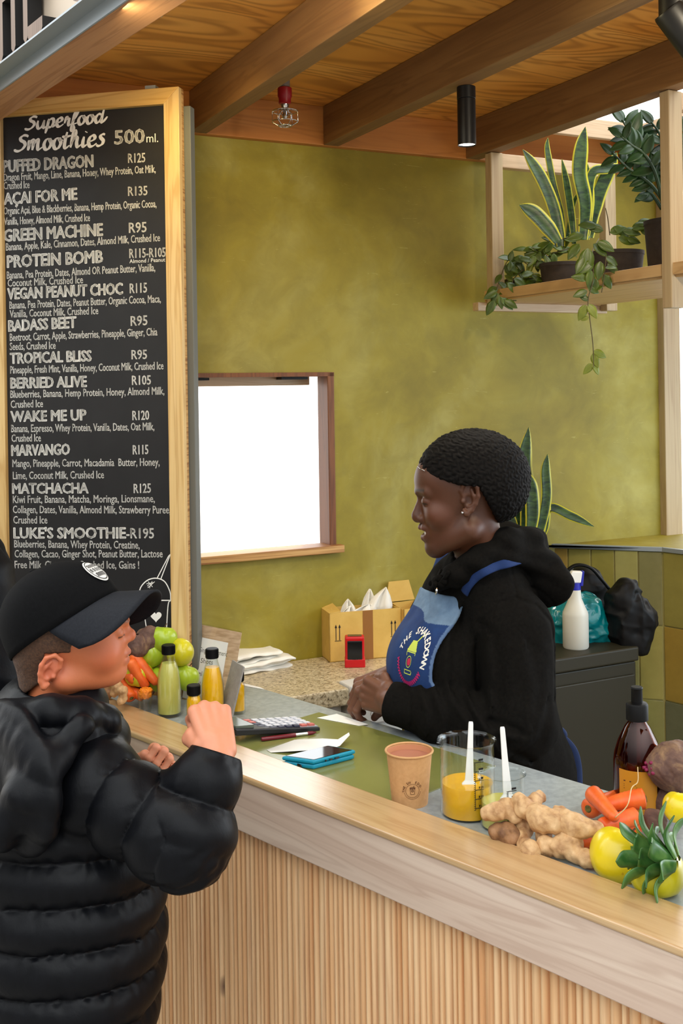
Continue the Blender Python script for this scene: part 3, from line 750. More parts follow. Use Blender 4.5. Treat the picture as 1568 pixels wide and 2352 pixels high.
for k in range(6):
    an = k * PI / 3; d = V((math.cos(an), math.sin(an), 0))
    mb.tube([c0 + d * 0.008 + V((0, 0, zat(250))), c0 + d * 0.034 + V((0, 0, zat(256))), c0 + d * 0.034 + V((0, 0, zat(280))), c0 + d * 0.018 + V((0, 0, zat(289))), c0 + V((0, 0, zat(289)))], 0.0011, 6)
mb.build('wire_cage', chrome, spr, True)

dl = onz(1070, 200, ZB)
dlt = thing('downlight', 'lit black cylinder downlight fixed under the middle roof beam', 'ceiling lamp', (dl.x, dl.y, ZB - 0.14))
zd = lambda py: at(1070, py, dl.y).z
mb = MB(); mb.lathe([(0.0225, zd(228)), (0.0225, ZB)], (dl.x, dl.y, 0), 32); mb.build('mount', black_metal, dlt, True, bevel=0.001, autosmooth=40)
mb = MB(); mb.lathe([(0.0205, zd(331)), (0.022, zd(334)), (0.022, zd(229)), (0.0, zd(229))], (dl.x, dl.y, 0), 32); mb.build('body', black_metal, dlt, True, autosmooth=40)
mb = MB(); mb.lathe([(0.0, zd(331)), (0.0206, zd(331))], (dl.x, dl.y, 0), 32, caps=False); mb.build('lens', mat_emit('lit lens', (255, 250, 235), 6.0), dlt)
lamp('downlight_beam', 'SPOT', (dl.x, dl.y, zd(338)), 20, (1, .93, .78), 0.018, (dl.x + 0.05, dl.y + 0.12, 1.0), 1.25, 0.6)

sl = at(1546, 10, 2.02)
spl = thing('spotlight', 'black swivel spotlight cut off by the top right corner of the picture', 'ceiling lamp', sl)
mb = MB(); mb.lathe([(0.027, at(1546, 38, 2.02).z), (0.027, ZP)], (sl.x, sl.y, 0), 32); mb.build('mount', black_metal, spl, True, autosmooth=40)
mb = MB(); mb.box((sl.x + 0.006, sl.y, at(1546, 48, 2.02).z), (0.014, 0.014, 0.04)); mb.build('swivel', black_metal, spl)
ax = V((0.62, 0.1, -0.78)).normalized(); cc = at(1566, 66, 2.02)
mb = MB(); mb.lathe([(0.0, -0.045), (0.028, -0.045), (0.030, -0.040), (0.030, 0.06), (0.026, 0.06), (0.024, 0.05), (0, 0.05)], cc, 32, ax); mb.build('lamp_head', black_metal, spl, True, autosmooth=40)

# tube light and cable in the upper left bay
led = onz(272, -14, ZP - 0.03); led2 = onz(302, 6, ZP - 0.03)
tl = thing('tube_light', 'end of a lit white tube light behind the sign fascia at the top', 'ceiling lamp', led2)
dv = (led - led2).normalized(); dv = -W
mb = MB(); mb.tube([led2, led2 + dv * 0.6], 0.010, 12); mb.build('tube', mat_emit('lit tube', (245, 248, 255), 7.0), tl, True, autosmooth=50)
mb = MB(); mb.tube([led2 - dv * 0.015, led2 + dv * 0.004], 0.0115, 12); mb.build('end_cap', greyp, tl)
mb = MB()
for q in (-0.08,): mb.obox(led2 + V((-0.012, -0.1 + q, 0.0)), (0.024, 0, 0), (0, 0.03, 0), (0, 0, 0.03))
mb.build('bracket', greyp, tl)
lamp('tube_glow', 'AREA', led2 + dv * 0.3 + V((0.0, 0, -0.02)), 5, (1, .9, .6), 0.03, led2 + dv * 0.3 + V((0.5, 0.3, -0.6)), sy=0.6)
cable_m = mat('cream cable', (226, 214, 172), 0.5)
mb = MB()
for o_ in (0, 6): 
    mb.tube([onz(x, y + o_, ZP - 0.004) for x, y in ((240, 12), (300, 17), (335, 22), (372, 26), (370, 31))], 0.0035, 8)
tag(mb.build('electrical_cable', cable_m, smooth=True), 'cream twin cable clipped to the plywood ceiling near the sign', 'cable')

# ================================================================== SIGN LETTERS on the fascia
let_face = mat_wood('letter face wood', (150, 122, 98), (128, 100, 78), (92, 66, 48), (0, 0, 1), 0.6, 30, knots=False)
let_side = mat('black letter edge', (20, 18, 17), 0.7)
def sidx(px, py):                             # distance along the fascia for a photo point on its letter face
    p = onpl(px, py, V((s0.x, s0.y, 2.4)) + SN * 0.040, SN) - a0; return p.dot(SD), p.z - 2.40
lt = 0.030
def lettr(polys, label):
    mb = MB()
    for poly in polys:
        pts = [a0 + SD * x + SN * (0.008) + V((0, 0, z)) for x, z in poly]
        n = len(pts); k0 = len(mb.f); mb.prism(pts, SN * lt)
        mb.m[k0:] = [1, 0] + [1] * n
    o = mb.build('sign_letter', [let_face, let_side]); tag(o, label, 'letter', 'wooden letters of the shop sign'); return o
def rect(x0, x1, z0, z1, r=0.012): return [(x0 + r, z0), (x1 - r, z0), (x1, z0 + r), (x1, z1), (x0, z1), (x0, z0 + r)]
zb = 0.030
xe0 = sidx(52, 124)[0]; xe1 = sidx(90, 62)[0]; xh1 = sidx(34, 150)[0]; hgt = 0.30
st = 0.026
xh0 = xh1 - 0.105
lettr([rect(xh0, xh0 + st, zb, zb + hgt), rect(xh1 - st, xh1, zb, zb + hgt), rect(xh0 + st, xh1 - st, zb + 0.125, zb + 0.150, 0.001)], 'wooden letter H with black edges on the fascia, leftmost of the sign letters')
lettr([rect(xe0, xe0 + st, zb, zb + hgt), rect(xe0 + st, xe1 + 0.012, zb, zb + 0.030, 0.008), rect(xe0 + st, xe1 - 0.004, zb + 0.125, zb + 0.152, 0.008), rect(xe0 + st, xe1 + 0.012, zb + hgt - 0.03, zb + hgt, 0.008)], 'wooden letter E with black edges on the fascia, middle of the sign letters')
xs = sidx(160, 20)[0]; R_, r_ = 0.076, 0.046
def arc(cx, cz, a0d, a1d, n=18):
    o_ = [(cx + R_ * math.cos(math.radians(a0d + (a1d - a0d) * i / n)), cz + R_ * math.sin(math.radians(a0d + (a1d - a0d) * i / n))) for i in range(n + 1)]
    i_ = [(cx + r_ * math.cos(math.radians(a1d + (a0d - a1d) * i / n)), cz + r_ * math.sin(math.radians(a1d + (a0d - a1d) * i / n))) for i in range(n + 1)]
    return [[o_[i], o_[i + 1], i_[n - i - 1], i_[n - i]] for i in range(n)]
cxs = xs + 0.052
lettr(arc(cxs, zb + R_, 200, 450) + arc(cxs, zb + R_ + R_ + r_, 270, 20), 'rounded wooden letter S with black edges on the fascia, rightmost of the sign letters')
# ================================================================== smooth implicit shapes -> one continuous mesh
def smin(a, b, k):
    h = np.clip(0.5 + 0.5 * (b - a) / k, 0, 1); return b + (a - b) * h - k * h * (1 - h)
def smax(a, b, k): return -smin(-a, -b, k)
def A(p): return np.array(tuple(p), dtype=np.float32)
def cone(P, a, b, ra, rb):
    a, b = A(a), A(b); ab = b - a; t = np.clip(((P - a) @ ab) / max(float(ab @ ab), 1e-9), 0, 1)
    return np.linalg.norm(P - a - t[:, None] * ab, axis=1) - (ra + (rb - ra) * t)
def chain(P, pts, rs, k=0.0):
    d = None
    for i in range(len(pts) - 1):
        c = cone(P, pts[i], pts[i + 1], rs[i], rs[i + 1])
        d = c if d is None else (smin(d, c, k) if k else np.minimum(d, c))
    return d
def ell(P, c, r, R=None):
    q = P - A(c)
    if R is not None: q = q @ np.array(R, dtype=np.float32)       # columns of R = axes of the ellipsoid
    r = np.array(r, dtype=np.float32)
    k0 = np.linalg.norm(q / r, axis=1); k1 = np.linalg.norm(q / (r * r), axis=1)
    return k0 * (k0 - 1) / np.maximum(k1, 1e-6)
def sball(P, c, r): return np.linalg.norm(P - A(c), axis=1) - r
def rbox(P, c, h, r, R=None):
    q = P - A(c)
    if R is not None: q = q @ np.array(R, dtype=np.float32)
    q = np.abs(q) - (np.array(h, dtype=np.float32) - r)
    return np.linalg.norm(np.maximum(q, 0), axis=1) + np.minimum(q.max(axis=1), 0) - r
def vnoise(P, s, seed=0):
    p = P * s; i = np.floor(p).astype(np.int64); f = p - i; f = f * f * (3 - 2 * f)
    out = 0
    for dx in (0, 1):
        for dy in (0, 1):
            for dz in (0, 1):
                n = (i[:, 0] + dx) * 374761393 + (i[:, 1] + dy) * 668265263 + (i[:, 2] + dz) * 2147483647 + seed * 974634777
                n = (n ^ (n >> 13)) * 1274126177; n = (n ^ (n >> 16)) & 0xffff
                w = (f[:, 0] if dx else 1 - f[:, 0]) * (f[:, 1] if dy else 1 - f[:, 1]) * (f[:, 2] if dz else 1 - f[:, 2])
                out = out + w * (n / 65535.0)
    return (out * 2 - 1).astype(np.float32)
def sdf_mesh(f, lo, hi, h, bs=10, margin=1.35, extra=0.0):
    lo = np.array(lo, float); hi = np.array(hi, float)
    nb = np.maximum(np.ceil((hi - lo) / (h * bs)).astype(int), 1); n = nb * bs
    V_ = np.empty(n, dtype=np.float32)
    g = np.stack(np.meshgrid(*[np.arange(k) for k in nb], indexing='ij'), -1).reshape(-1, 3)
    cen = lo + (g * bs + (bs - 1) / 2.0) * h
    d = f(cen.astype(np.float32)); act = np.abs(d) < h * bs * 0.87 * margin + extra
    off = np.stack(np.meshgrid(*[np.arange(bs)] * 3, indexing='ij'), -1).reshape(-1, 3)
    for b_, dd in zip(g[~act], d[~act]):
        V_[b_[0] * bs:(b_[0] + 1) * bs, b_[1] * bs:(b_[1] + 1) * bs, b_[2] * bs:(b_[2] + 1) * bs] = dd
    ga = g[act]
    for s in range(0, len(ga), 160):
        ch = ga[s:s + 160]; idx = (ch[:, None, :] * bs + off[None]).reshape(-1, 3)
        V_[idx[:, 0], idx[:, 1], idx[:, 2]] = f((lo + idx * h).astype(np.float32))
    S = V_ < 0
    c = S[:-1, :-1, :-1].astype(np.int8)
    for dx in (0, 1):
        for dy in (0, 1):
            for dz in (0, 1):
                if dx + dy + dz: c = c + S[dx:n[0] - 1 + dx, dy:n[1] - 1 + dy, dz:n[2] - 1 + dz]
    cells = np.argwhere((c > 0) & (c < 8))
    ids = np.full(c.shape, -1, dtype=np.int32); ids[cells[:, 0], cells[:, 1], cells[:, 2]] = np.arange(len(cells))
    acc = np.zeros((len(cells), 3)); cnt = np.zeros(len(cells))
    corners = [(x, y, z) for x in (0, 1) for y in (0, 1) for z in (0, 1)]
    val = {q: V_[cells[:, 0] + q[0], cells[:, 1] + q[1], cells[:, 2] + q[2]] for q in corners}
    for a in corners:
        for ax in range(3):
            if a[ax] == 0:
                b_ = list(a); b_[ax] = 1; b_ = tuple(b_)
                va, vb = val[a], val[b_]; m = (va < 0) != (vb < 0)
                t = np.where(m, va / np.where(m, va - vb, 1), 0)
                p = np.array(a, float) + t[:, None] * (np.array(b_) - np.array(a)); acc[m] += p[m]; cnt[m] += 1
    vs = lo + (cells + acc / cnt[:, None]) * h
    fs = []
    for ax in range(3):
        o1, o2 = [(1, 2), (2, 0), (0, 1)][ax]
        sl0 = [slice(None)] * 3; sl1 = [slice(None)] * 3; sl0[ax] = slice(0, -1); sl1[ax] = slice(1, None)
        e = np.argwhere(S[tuple(sl0)] != S[tuple(sl1)])
        e = e[(e[:, o1] > 0) & (e[:, o2] > 0) & (e[:, o1] < n[o1] - 1) & (e[:, o2] < n[o2] - 1)]
        fl = S[e[:, 0], e[:, 1], e[:, 2]]
        q = []
        for (d1, d2) in ((-1, -1), (0, -1), (0, 0), (-1, 0)):
            k = e.copy(); k[:, o1] += d1; k[:, o2] += d2; q.append(ids[k[:, 0], k[:, 1], k[:, 2]])
        q = np.stack(q, 1); q[~fl] = q[~fl][:, ::-1]
        fs.append(q[(q >= 0).all(1)])
    return vs, np.concatenate(fs)
def npmk(name, vs, fs, mats, parent=None, tint=None, org=None, smooth=True, midx=None):
    """fast mesh from arrays of quads"""
    o_ = ORG[parent.name] if parent is not None else (V(org) if org is not None else V(((vs[:, 0].min() + vs[:, 0].max()) / 2, (vs[:, 1].min() + vs[:, 1].max()) / 2, vs[:, 2].min())))
    me = bpy.data.meshes.new(name); n = len(vs); m = len(fs)
    me.vertices.add(n); me.vertices.foreach_set('co', (vs - np.array(o_)).astype(np.float32).ravel())
    me.loops.add(m * 4); me.loops.foreach_set('vertex_index', fs.astype(np.int32).ravel())
    me.polygons.add(m); me.polygons.foreach_set('loop_start', np.arange(0, m * 4, 4, dtype=np.int32)); me.polygons.foreach_set('loop_total', np.full(m, 4, dtype=np.int32))
    for mm in (mats if isinstance(mats, (list, tuple)) else [mats]): me.materials.append(mm)
    if midx is not None: me.polygons.foreach_set('material_index', np.asarray(midx, dtype=np.int32))
    me.polygons.foreach_set('use_smooth', np.full(m, smooth, dtype=bool))
    me.update(calc_edges=True); me.validate()
    if tint is not None:
        a = me.color_attributes.new('tint', 'FLOAT_COLOR', 'POINT')
        arr = np.ones((n, 4), dtype=np.float32); arr[:, :3] = tint[:, :3]; a.data.foreach_set('color', arr.ravel())
    o = bpy.data.objects.new(name, me); COL.objects.link(o)
    if parent is not None: o.parent = parent
    else: o.location = o_
    ORG[o.name] = V(o_)
    return o
def sd(name, f, lo, hi, h, mats, parent=None, tintf=None, org=None, **k):
    vs, fs = sdf_mesh(f, lo, hi, h, **k)
    t = tintf(vs.astype(np.float32)) if tintf else None
    return npmk(name, vs, fs, mats, parent, t, org)
def bounds(pts, pad):
    P = np.array([tuple(p) for p in pts]); return P.min(0) - pad, P.max(0) + pad
# ================================================================== HANGING PLANT SHELF
random.seed(5)
q1 = onz(1113, 356, ZB - 0.004); q1 = V((q1.x, q1.y, 0))       # front left post (photo-left edge)
q2 = onz(1514, 216, ZB - 0.004); q2 = V((q2.x, q2.y, 0))
SA = (q2 - q1).normalized(); SB = V((-SA.y, SA.x, 0)); SB = SB if SB.dot(U) > 0 else -SB   # along the long edge / across towards the right
Lsh = (q2 - q1).length
zs_ = at(1200, 665, (q1 + SA * 0.12).y).z                       # top of shelf board
def sp_(a, b, z): return q1 + SA * a + SB * b + V((0, 0, z))
pw = 0.044; sw = 0.46; zl = zs_ - 0.028
shf = thing('hanging_plant_shelf', 'pale timber plant shelf hanging from the roof beam before the green wall', 'shelf', sp_(0.4, 0.2, zl))
full = Lsh + 0.55
for (a, b_, z0, nm) in ((0, 0, zl - 0.012, 'front'), (Lsh, -0.002, zl - 0.075, 'front'), (0.0, sw - pw + 0.03, zl - 0.02, 'back'), (Lsh, sw - pw, zl - 0.02, 'back')):
    mb = MB(); mb.obox(sp_(a, b_, z0), SA * pw * 0.75, SB * pw, V((0, 0, ZB - 0.001 - z0))); mb.build('post', palewood, shf, bevel=0.0025)
mb = MB(); mb.obox(sp_(-0.03, 0.012, zl), SA * (full + 0.03), SB * (sw - 0.03), V((0, 0, 0.022))); mb.build('shelf_board', pale_w, shf, bevel=0.002)
mb = MB(); mb.obox(sp_(-0.02, 0.004, zl + 0.006), SA * (full), SB * 0.018, V((0, 0, 0.030))); mb.build('front_edge', pale_w, shf, bevel=0.002)
mb = MB(); mb.obox(sp_(-0.035, -0.03, zl - 0.026), SA * 0.03, SB * (sw + 0.05), V((0, 0, 0.026))); mb.build('support_batten', pale_u, shf, bevel=0.002)
mb = MB(); mb.obox(sp_(0.0, pw, ZB - 0.045), SA * 0.03, SB * (sw - pw), V((0, 0, 0.043))); mb.build('top_rail', pale_u, shf, bevel=0.002)
mb = MB(); mb.obox(sp_(Lsh, pw, ZB - 0.045), SA * 0.03, SB * (sw - pw), V((0, 0, 0.043))); mb.build('top_rail', pale_u, shf, bevel=0.002)

pot_m = mat_noise('charcoal plant pot', [(0.3, (44, 38, 36)), (0.7, (58, 50, 46))], 60, 0.85, bmp=0.1)
soil_m = mat_noise('potting soil', [(0.3, (30, 22, 16)), (0.7, (56, 42, 30))], 90, 0.95)
stem_m = mat('plant stem', (86, 74, 44), 0.7)
def leafm(name, c1, c2, edge=None, band=0.0):
    m, nt, b = _base(name)
    a = nt.nodes.new('ShaderNodeAttribute'); a.attribute_name = 'tint'
    sp3 = nt.nodes.new('ShaderNodeSeparateColor'); nt.links.new(a.outputs['Color'], sp3.inputs[0])
    f = noise(nt, coords(nt, (1, 1, 3 if band else 1)), 22 if band else 14, 4, 0.6, 1.0)
    c = ramp(nt, f, [(0.38, c1), (0.62, c2)])
    if edge: c = mix(nt, ramp(nt, sp3.outputs[0], [(0.70, (0, 0, 0, 1)), (0.80, (1, 1, 1, 1))]), c, lin(edge))
    else: c = mix(nt, math_(nt, 'MULTIPLY', sp3.outputs[1], 0.55), c, lin(c1))
    nt.links.new(c, b.inputs['Base Color']); b.inputs['Roughness'].default_value = 0.36
    b.inputs['Transmission Weight'].default_value = 0.0
    return m
snake_m = leafm('snake plant leaf', (22, 48, 24), (64, 92, 40), (206, 196, 56), 1)
hoya_m = leafm('trailing plant leaf', (54, 74, 18), (96, 116, 32))
hoya_y = leafm('young trailing leaf', (112, 124, 34), (150, 160, 56))
zz_m = leafm('glossy dark leaf', (24, 52, 28), (50, 84, 40))
def strap_leaf(mb, pts, wid, face, thick=0.0025, twist=0.0):
    """a stiff strap leaf along pts (base to tip), face = direction its flat side looks"""
    P = [V(p) for p in catmull([tuple(p) for p in pts], 7)]; n = len(P); face = V(face).normalized(); vs = []; cols = []
    for i, p in enumerate(P):
        t = (P[min(i + 1, n - 1)] - P[max(i - 1, 0)]).normalized(); s_ = t.cross(face).normalized(); f_ = s_.cross(t)
        u = i / (n - 1); w = wid / 2 * min(1.0, 0.62 + 1.1 * u) * (1 - max(0, (u - 0.62) / 0.38) ** 2.2) + 0.0006
        if twist: q = Quaternion(t, twist * u); s_ = q @ s_; f_ = q @ f_
        for k, (a, dpt_) in enumerate(((-1, .35), (-.5, .05), (0, -.12), (.5, .05), (1, .35))):
            vs.append(p + s_ * (w * a) + f_ * (w * dpt_ * 0.45)); cols.append((abs(a) * (0.95 if abs(a) == 1 else 0.9), u, 0))
        for k, (a, dpt_) in enumerate(((1, .35), (.5, .05), (0, -.12), (-.5, .05), (-1, .35))):
            vs.append(p + s_ * (w * a * 0.985) + f_ * (w * dpt_ * 0.45 - thick)); cols.append((abs(a) * (0.95 if abs(a) == 1 else 0.9), u, 0))
    fs = [(i * 10 + k, i * 10 + (k + 1) % 10, (i + 1) * 10 + (k + 1) % 10, (i + 1) * 10 + k) for i in range(n - 1) for k in range(10)]
    n0 = len(mb.v); mb.add(vs, fs); mb.t[n0:] = cols
def oval_leaf(mb, base, d, nrm, L, wr=0.55, cup=0.15, thick=0.0012, droop=0.2):
    d = V(d).normalized(); nrm = V(nrm); nrm = (nrm - d * nrm.dot(d)).normalized(); s_ = d.cross(nrm); base = V(base)
    n = 8; vs, cols = [], []
    for i in range(n + 1):
        u = i / n; w = L * wr * 0.5 * (math.sin(PI * u ** 0.8) ** 0.8 if 0 < u < 1 else 0.02)
        c = base + d * (L * u) - nrm * (droop * L * u * u)
        for a in (-1, -.45, 0, .45, 1): vs.append(c + s_ * (w * a) + nrm * (cup * w * (a * a - 0.3))); cols.append((0, 1 - abs(a), 0))
        for a in (1, .45, 0, -.45, -1): vs.append(c + s_ * (w * a * .97) + nrm * (cup * w * (a * a - 0.3) - thick)); cols.append((0, 1 - abs(a), 0))
    fs = [(i * 10 + k, i * 10 + (k + 1) % 10, (i + 1) * 10 + (k + 1) % 10, (i + 1) * 10 + k) for i in range(n) for k in range(10)]
    n0 = len(mb.v); mb.add(vs, fs); mb.t[n0:] = cols
zsb = zl + 0.022
def pot(c, r, h, label, square=False, taper=0.88):
    t = thing('plant_pot', label, 'plant pot', (c.x, c.y, zsb))
    mb = MB(); mb.lathe([(0, 0), (r * taper, 0), (r, h - 0.012), (r + 0.002, h - 0.010), (r + 0.002, h), (r - 0.006, h), (r - 0.010, h - 0.018)], (c.x, c.y, zsb), 36, caps=False)
    mb.build('pot_body', pot_m, t, True, autosmooth=35)
    mb = MB(); mb.lathe([(0, h - 0.017), (r - 0.009, h - 0.018)], (c.x, c.y, zsb), 28, caps=False); mb.build('soil', soil_m, t)
    return t
def shelfpt(px, b_): # shelf point under a photo column, a distance b_ across the shelf
    P0 = sp_(0, b_, 0); return onpl(px, 600, P0, SB)
c1 = shelfpt(1292, 0.16); c2 = shelfpt(1415, 0.15); c3 = shelfpt(1556, 0.18); c0 = shelfpt(1200, 0.12)
pot(c1, 0.068, 0.085, 'low charcoal pot holding the snake plant on the hanging shelf'); pot(c2, 0.075, 0.09, 'wide charcoal pot in the middle of the hanging shelf')
pot(c3, 0.085, 0.15, 'tall charcoal pot at the right end of the hanging shelf'); pot(c0, 0.055, 0.05, 'small charcoal pot nearest the green wall on the shelf, hidden in leaves')

# snake plant: every leaf a part
snp = thing('snake_plant', 'snake plant with tall yellow edged leaves standing on the hanging shelf', 'plant', (c1.x, c1.y, zsb + 0.07))
Yc = c1.y
def sleaf(parent, pix, wid, Y, face=(0.1, -1, 0.1), tw=0.0, name='leaf'):
    mb = MB(); n = len(pix); strap_leaf(mb, [at(x, y, Y + (dy[0] if dy else 0)) for x, y, *dy in pix], wid, face, twist=tw)
    return mb.build(name, snake_m, parent, True, usetint=True)
for pix, wid, dy in (
    ([(1287, 566), (1284, 535), (1268, 470), (1245, 415), (1222, 375), (1200, 343)], 0.040, 0.02),
    ([(1290, 555), (1290, 500), (1272, 430), (1262, 380), (1256, 340), (1258, 316)], 0.020, 0.05),
    ([(1281, 556), (1258, 525), (1225, 490), (1192, 470)], 0.050, -0.05),
    ([(1318, 560), (1312, 500), (1302, 430), (1290, 365)], 0.024, 0.03),
    ([(1338, 550), (1343, 470), (1330, 400), (1334, 340), (1344, 291)], 0.046, -0.02),
    ([(1345, 550), (1352, 470), (1350, 420), (1344, 365)], 0.032, 0.03),
    ([(1352, 545), (1362, 490), (1376, 440), (1400, 385), (1416, 350)], 0.046, 0.05),
    ([(1352, 500), (1358, 402), (1395, 388), (1432, 380)], 0.030, 0.02),
    ([(1300, 560), (1306, 520), (1316, 470), (1330, 435)], 0.014, 0.08)):
    sleaf(snp, pix, wid, Yc + dy)
# trailing vines
def vine(parent, pts3, nl, ls, mat_, seed, skip=0.0, young=0.0):
    rnd = random.Random(seed); P = [V(p) for p in catmull([tuple(p) for p in pts3], 8)]
    mb = MB(); mb.tube(P, 0.0013, 6); mb.build('stem', stem_m, parent, True)
    N_ = len(P)
    for k in range(nl):
        u = skip + (1 - skip) * (k + 0.6) / nl; i = min(int(u * (N_ - 1)), N_ - 2)
        t = (P[i + 1] - P[i]).normalized(); side = 1 if k % 2 else -1
        d = V((side * rnd.uniform(.5, 1), rnd.uniform(-.5, .3), rnd.uniform(-.5, .35))) + t * 0.3
        mb = MB(); oval_leaf(mb, P[i], d, V((rnd.uniform(-.5, .5), -0.75, rnd.uniform(0.2, 1.0))), ls * rnd.uniform(.75, 1.2), rnd.uniform(.5, .62))
        mb.build('leaf', hoya_y if rnd.random() < young else mat_, parent, True, usetint=True)
tr = thing('trailing_plant', 'trailing plant with one long runner dangling from the middle of the shelf', 'plant', (c2.x - 0.05, c2.y, zsb + 0.08))
Yv = c2.y - 0.02
vine(tr, [at(1375, 548, Yv), at(1360, 580, Yv - 0.17), at(1362, 640, Yv - 0.19), at(1350, 690, Yv - 0.19), at(1355, 740, Yv - .19), at(1361, 790, Yv - .19), at(1363, 845, Yv - .19)], 0, 0.05, hoya_m, 1)
rl = random.Random(9)
def lf(parent, x, y, Y, ang, L, young=False, wr=0.55, nz=0.3):
    d = V((math.cos(math.radians(ang)), rl.uniform(-.25, .1), -math.sin(math.radians(ang))))
    mb = MB(); oval_leaf(mb, at(x, y, Y), d, V((rl.uniform(-.3, .3), -1, nz)), L, wr); return mb.build('leaf', hoya_y if young else hoya_m, parent, True, usetint=True)
Yh = Yv - 0.19
for x, y, a, L, yg in ((1352, 690, -150 + 360, .03, 0), (1348, 668, 160, .04, 0), (1350, 640, 190, .045, 0), (1350, 662, 20, .034, 0), (1345, 700, 115, .045, 1), (1350, 698, 60, .044, 1), (1352, 728, 160, .022, 1), (1362, 806, 25, .04, 1), (1360, 812, 70, .04, 1), (1360, 835, 130, .036, 1), (1362, 836, 60, .032, 1),
    (1362, 560, 40, .05, 0), (1372, 555, 30, .05, 0), (1390, 590, 30, .04, 0), (1395, 605, 45, .04, 0), (1378, 600, 100, .05, 0), (1362, 600, 140, .05, 0), (1356, 620, 95, .05, 0), (1385, 630, 60, .045, 0), (1350, 570, 100, .075, 0), (1342, 590, 120, .05, 0), (1368, 640, 100, .04, 0), (1330, 560, 130, .05, 0)):
    lf(tr, x, y, Yh, a, L, bool(yg))
vine(tr, [at(1388, 555, Yv - .1), at(1391, 590, Yh), at(1386, 640, Yh), at(1381, 672, Yh)], 3, 0.03, hoya_m, 3)
vine(tr, [at(1400, 540, Yv), at(1395, 500, Yv - .05), at(1390, 478, Yv - .05)], 0, 0.03, hoya_m, 4)
for x, y, a, L in ((1400, 535, -20, .05), (1430, 530, 10, .05), (1450, 525, -15, .05), (1470, 530, 10, .045), (1462, 515, -10, .05), (1480, 520, 20, .05), (1420, 545, 20, .05), (1385, 530, 200, .05), (1370, 520, 190, .05), (1340, 540, 170, .05), (1440, 548, 15, .04), (1488, 535, 60, .04), (1410, 520, 30, .05)):
    lf(tr, x, y, Yv - 0.05, a, L)
bs_ = thing('bushy_trailing_plant', 'bushy trailing plant spilling over the left end of the hanging shelf', 'plant', (c0.x, c0.y, zsb + 0.04))
Yb = c0.y - 0.1
for sd_, p in enumerate(([(1215, 610), (1190, 595), (1165, 600), (1148, 640), (1140, 665)], [(1230, 610), (1240, 585), (1225, 570), (1210, 575)], [(1240, 615), (1260, 590), (1290, 575), (1320, 570)], [(1200, 620), (1180, 640), (1170, 665), (1150, 690)], [(1250, 600), (1270, 560), (1310, 545), (1350, 550)], [(1220, 625), (1235, 650), (1250, 640)])):
    vine(bs_, [at(x, y, Yb + (0.02 * (i % 2))) for i, (x, y) in enumerate(p)], 7, 0.042, hoya_m, 20 + sd_, 0.1)
for k in range(34):
    x, y = rl.uniform(1158, 1275), rl.uniform(575, 650)
    if y < 575 + (1275 - x) * 0.15: y += 20
    lf(bs_, x, y, Yb + rl.uniform(-0.03, 0.05), rl.uniform(0, 360), rl.uniform(.032, .048), rl.random() < .15)
for x, y, a, L in ((1140, 668, 150, .045), (1142, 672, 110, .05), (1146, 680, 80, .04), (1150, 685, 40, .05), (1158, 690, 30, .045), (1135, 690, 120, .05), (1165, 650, 40, .05), (1180, 640, 30, .05)): lf(bs_, x, y, Yb - 0.05, a, L)
# glossy zz plant in the tall pot
zzp = thing('zz_plant', 'dark glossy leaved plant in the tall pot on the hanging shelf', 'plant', (c3.x, c3.y, zsb + 0.13))
Yz = c3.y
for sd_, (p, nl, L) in enumerate((([(1530, 480), (1515, 420), (1490, 370), (1455, 320), (1428, 275)], 13, .062), ([(1535, 480), (1500, 430), (1470, 405), (1440, 385), (1405, 350)], 12, .050), ([(1525, 480), (1505, 400), (1480, 355), (1452, 335), (1425, 312)], 11, .055),
        ([(1545, 480), (1545, 420), (1530, 370), (1515, 310), (1495, 280)], 12, .055), ([(1560, 480), (1565, 420), (1566, 350), (1580, 280)], 12, .055), ([(1570, 480), (1590, 420), (1610, 380), (1640, 340)], 11, .055), ([(1520, 480), (1500, 450), (1488, 440), (1475, 425)], 5, .05))):
    P = [V(q) for q in catmull([tuple(at(x, y, Yz - 0.03 * (sd_ % 3))) for x, y in p], 6)]; rnd = random.Random(60 + sd_)
    mb = MB(); mb.tube(P, np.linspace(0.006, 0.0025, len(P)), 8); mb.build('stem', zz_m, zzp, True, usetint=True)
    for k in range(nl):
        u = 0.30 + 0.70 * k / (nl - 1); i = min(int(u * (len(P) - 1)), len(P) - 2); t = (P[i + 1] - P[i]).normalized(); side = 1 if k % 2 else -1
        s_ = t.cross(V((0, -1, 0))).normalized()
        d = s_ * side * rnd.uniform(.7, 1) + t * rnd.uniform(.3, .8) + V((0, rnd.uniform(-.5, .3), 0))
        if k == nl - 1: d = t
        mb = MB(); oval_leaf(mb, P[i], d, V((rnd.uniform(-.4, .4), -1, rnd.uniform(0, .6))), L * rnd.uniform(.8, 1.1), .52); mb.build('leaf', zz_m, zzp, True, usetint=True)
# second snake plant low on the tiled wall, behind the server
b2 = at(1215, 1245, 3.45)
sn2 = thing('snake_plant', 'snake plant standing on the tiled wall behind the head of the server', 'plant', (b2.x, b2.y, ztile))
for pix, wid, dy in (([(1205, 1235), (1210, 1130), (1203, 1060), (1214, 981)], 0.050, 0.0), ([(1195, 1235), (1190, 1190), (1180, 1120)], 0.04, 0.03), ([(1215, 1240), (1222, 1180), (1218, 1120), (1205, 1080)], 0.046, -0.03),
    ([(1232, 1245), (1244, 1200), (1254, 1140), (1252, 1080), (1257, 1043)], 0.034, -0.02), ([(1238, 1240), (1248, 1210), (1252, 1170), (1254, 1130)], 0.034, 0.02), ([(1240, 1240), (1258, 1168), (1310, 1185), (1364, 1210)], 0.030, 0.02), ([(1185, 1235), (1176, 1200), (1168, 1180)], 0.03, 0.0)):
    sleaf(sn2, pix, wid, 3.45 + dy)
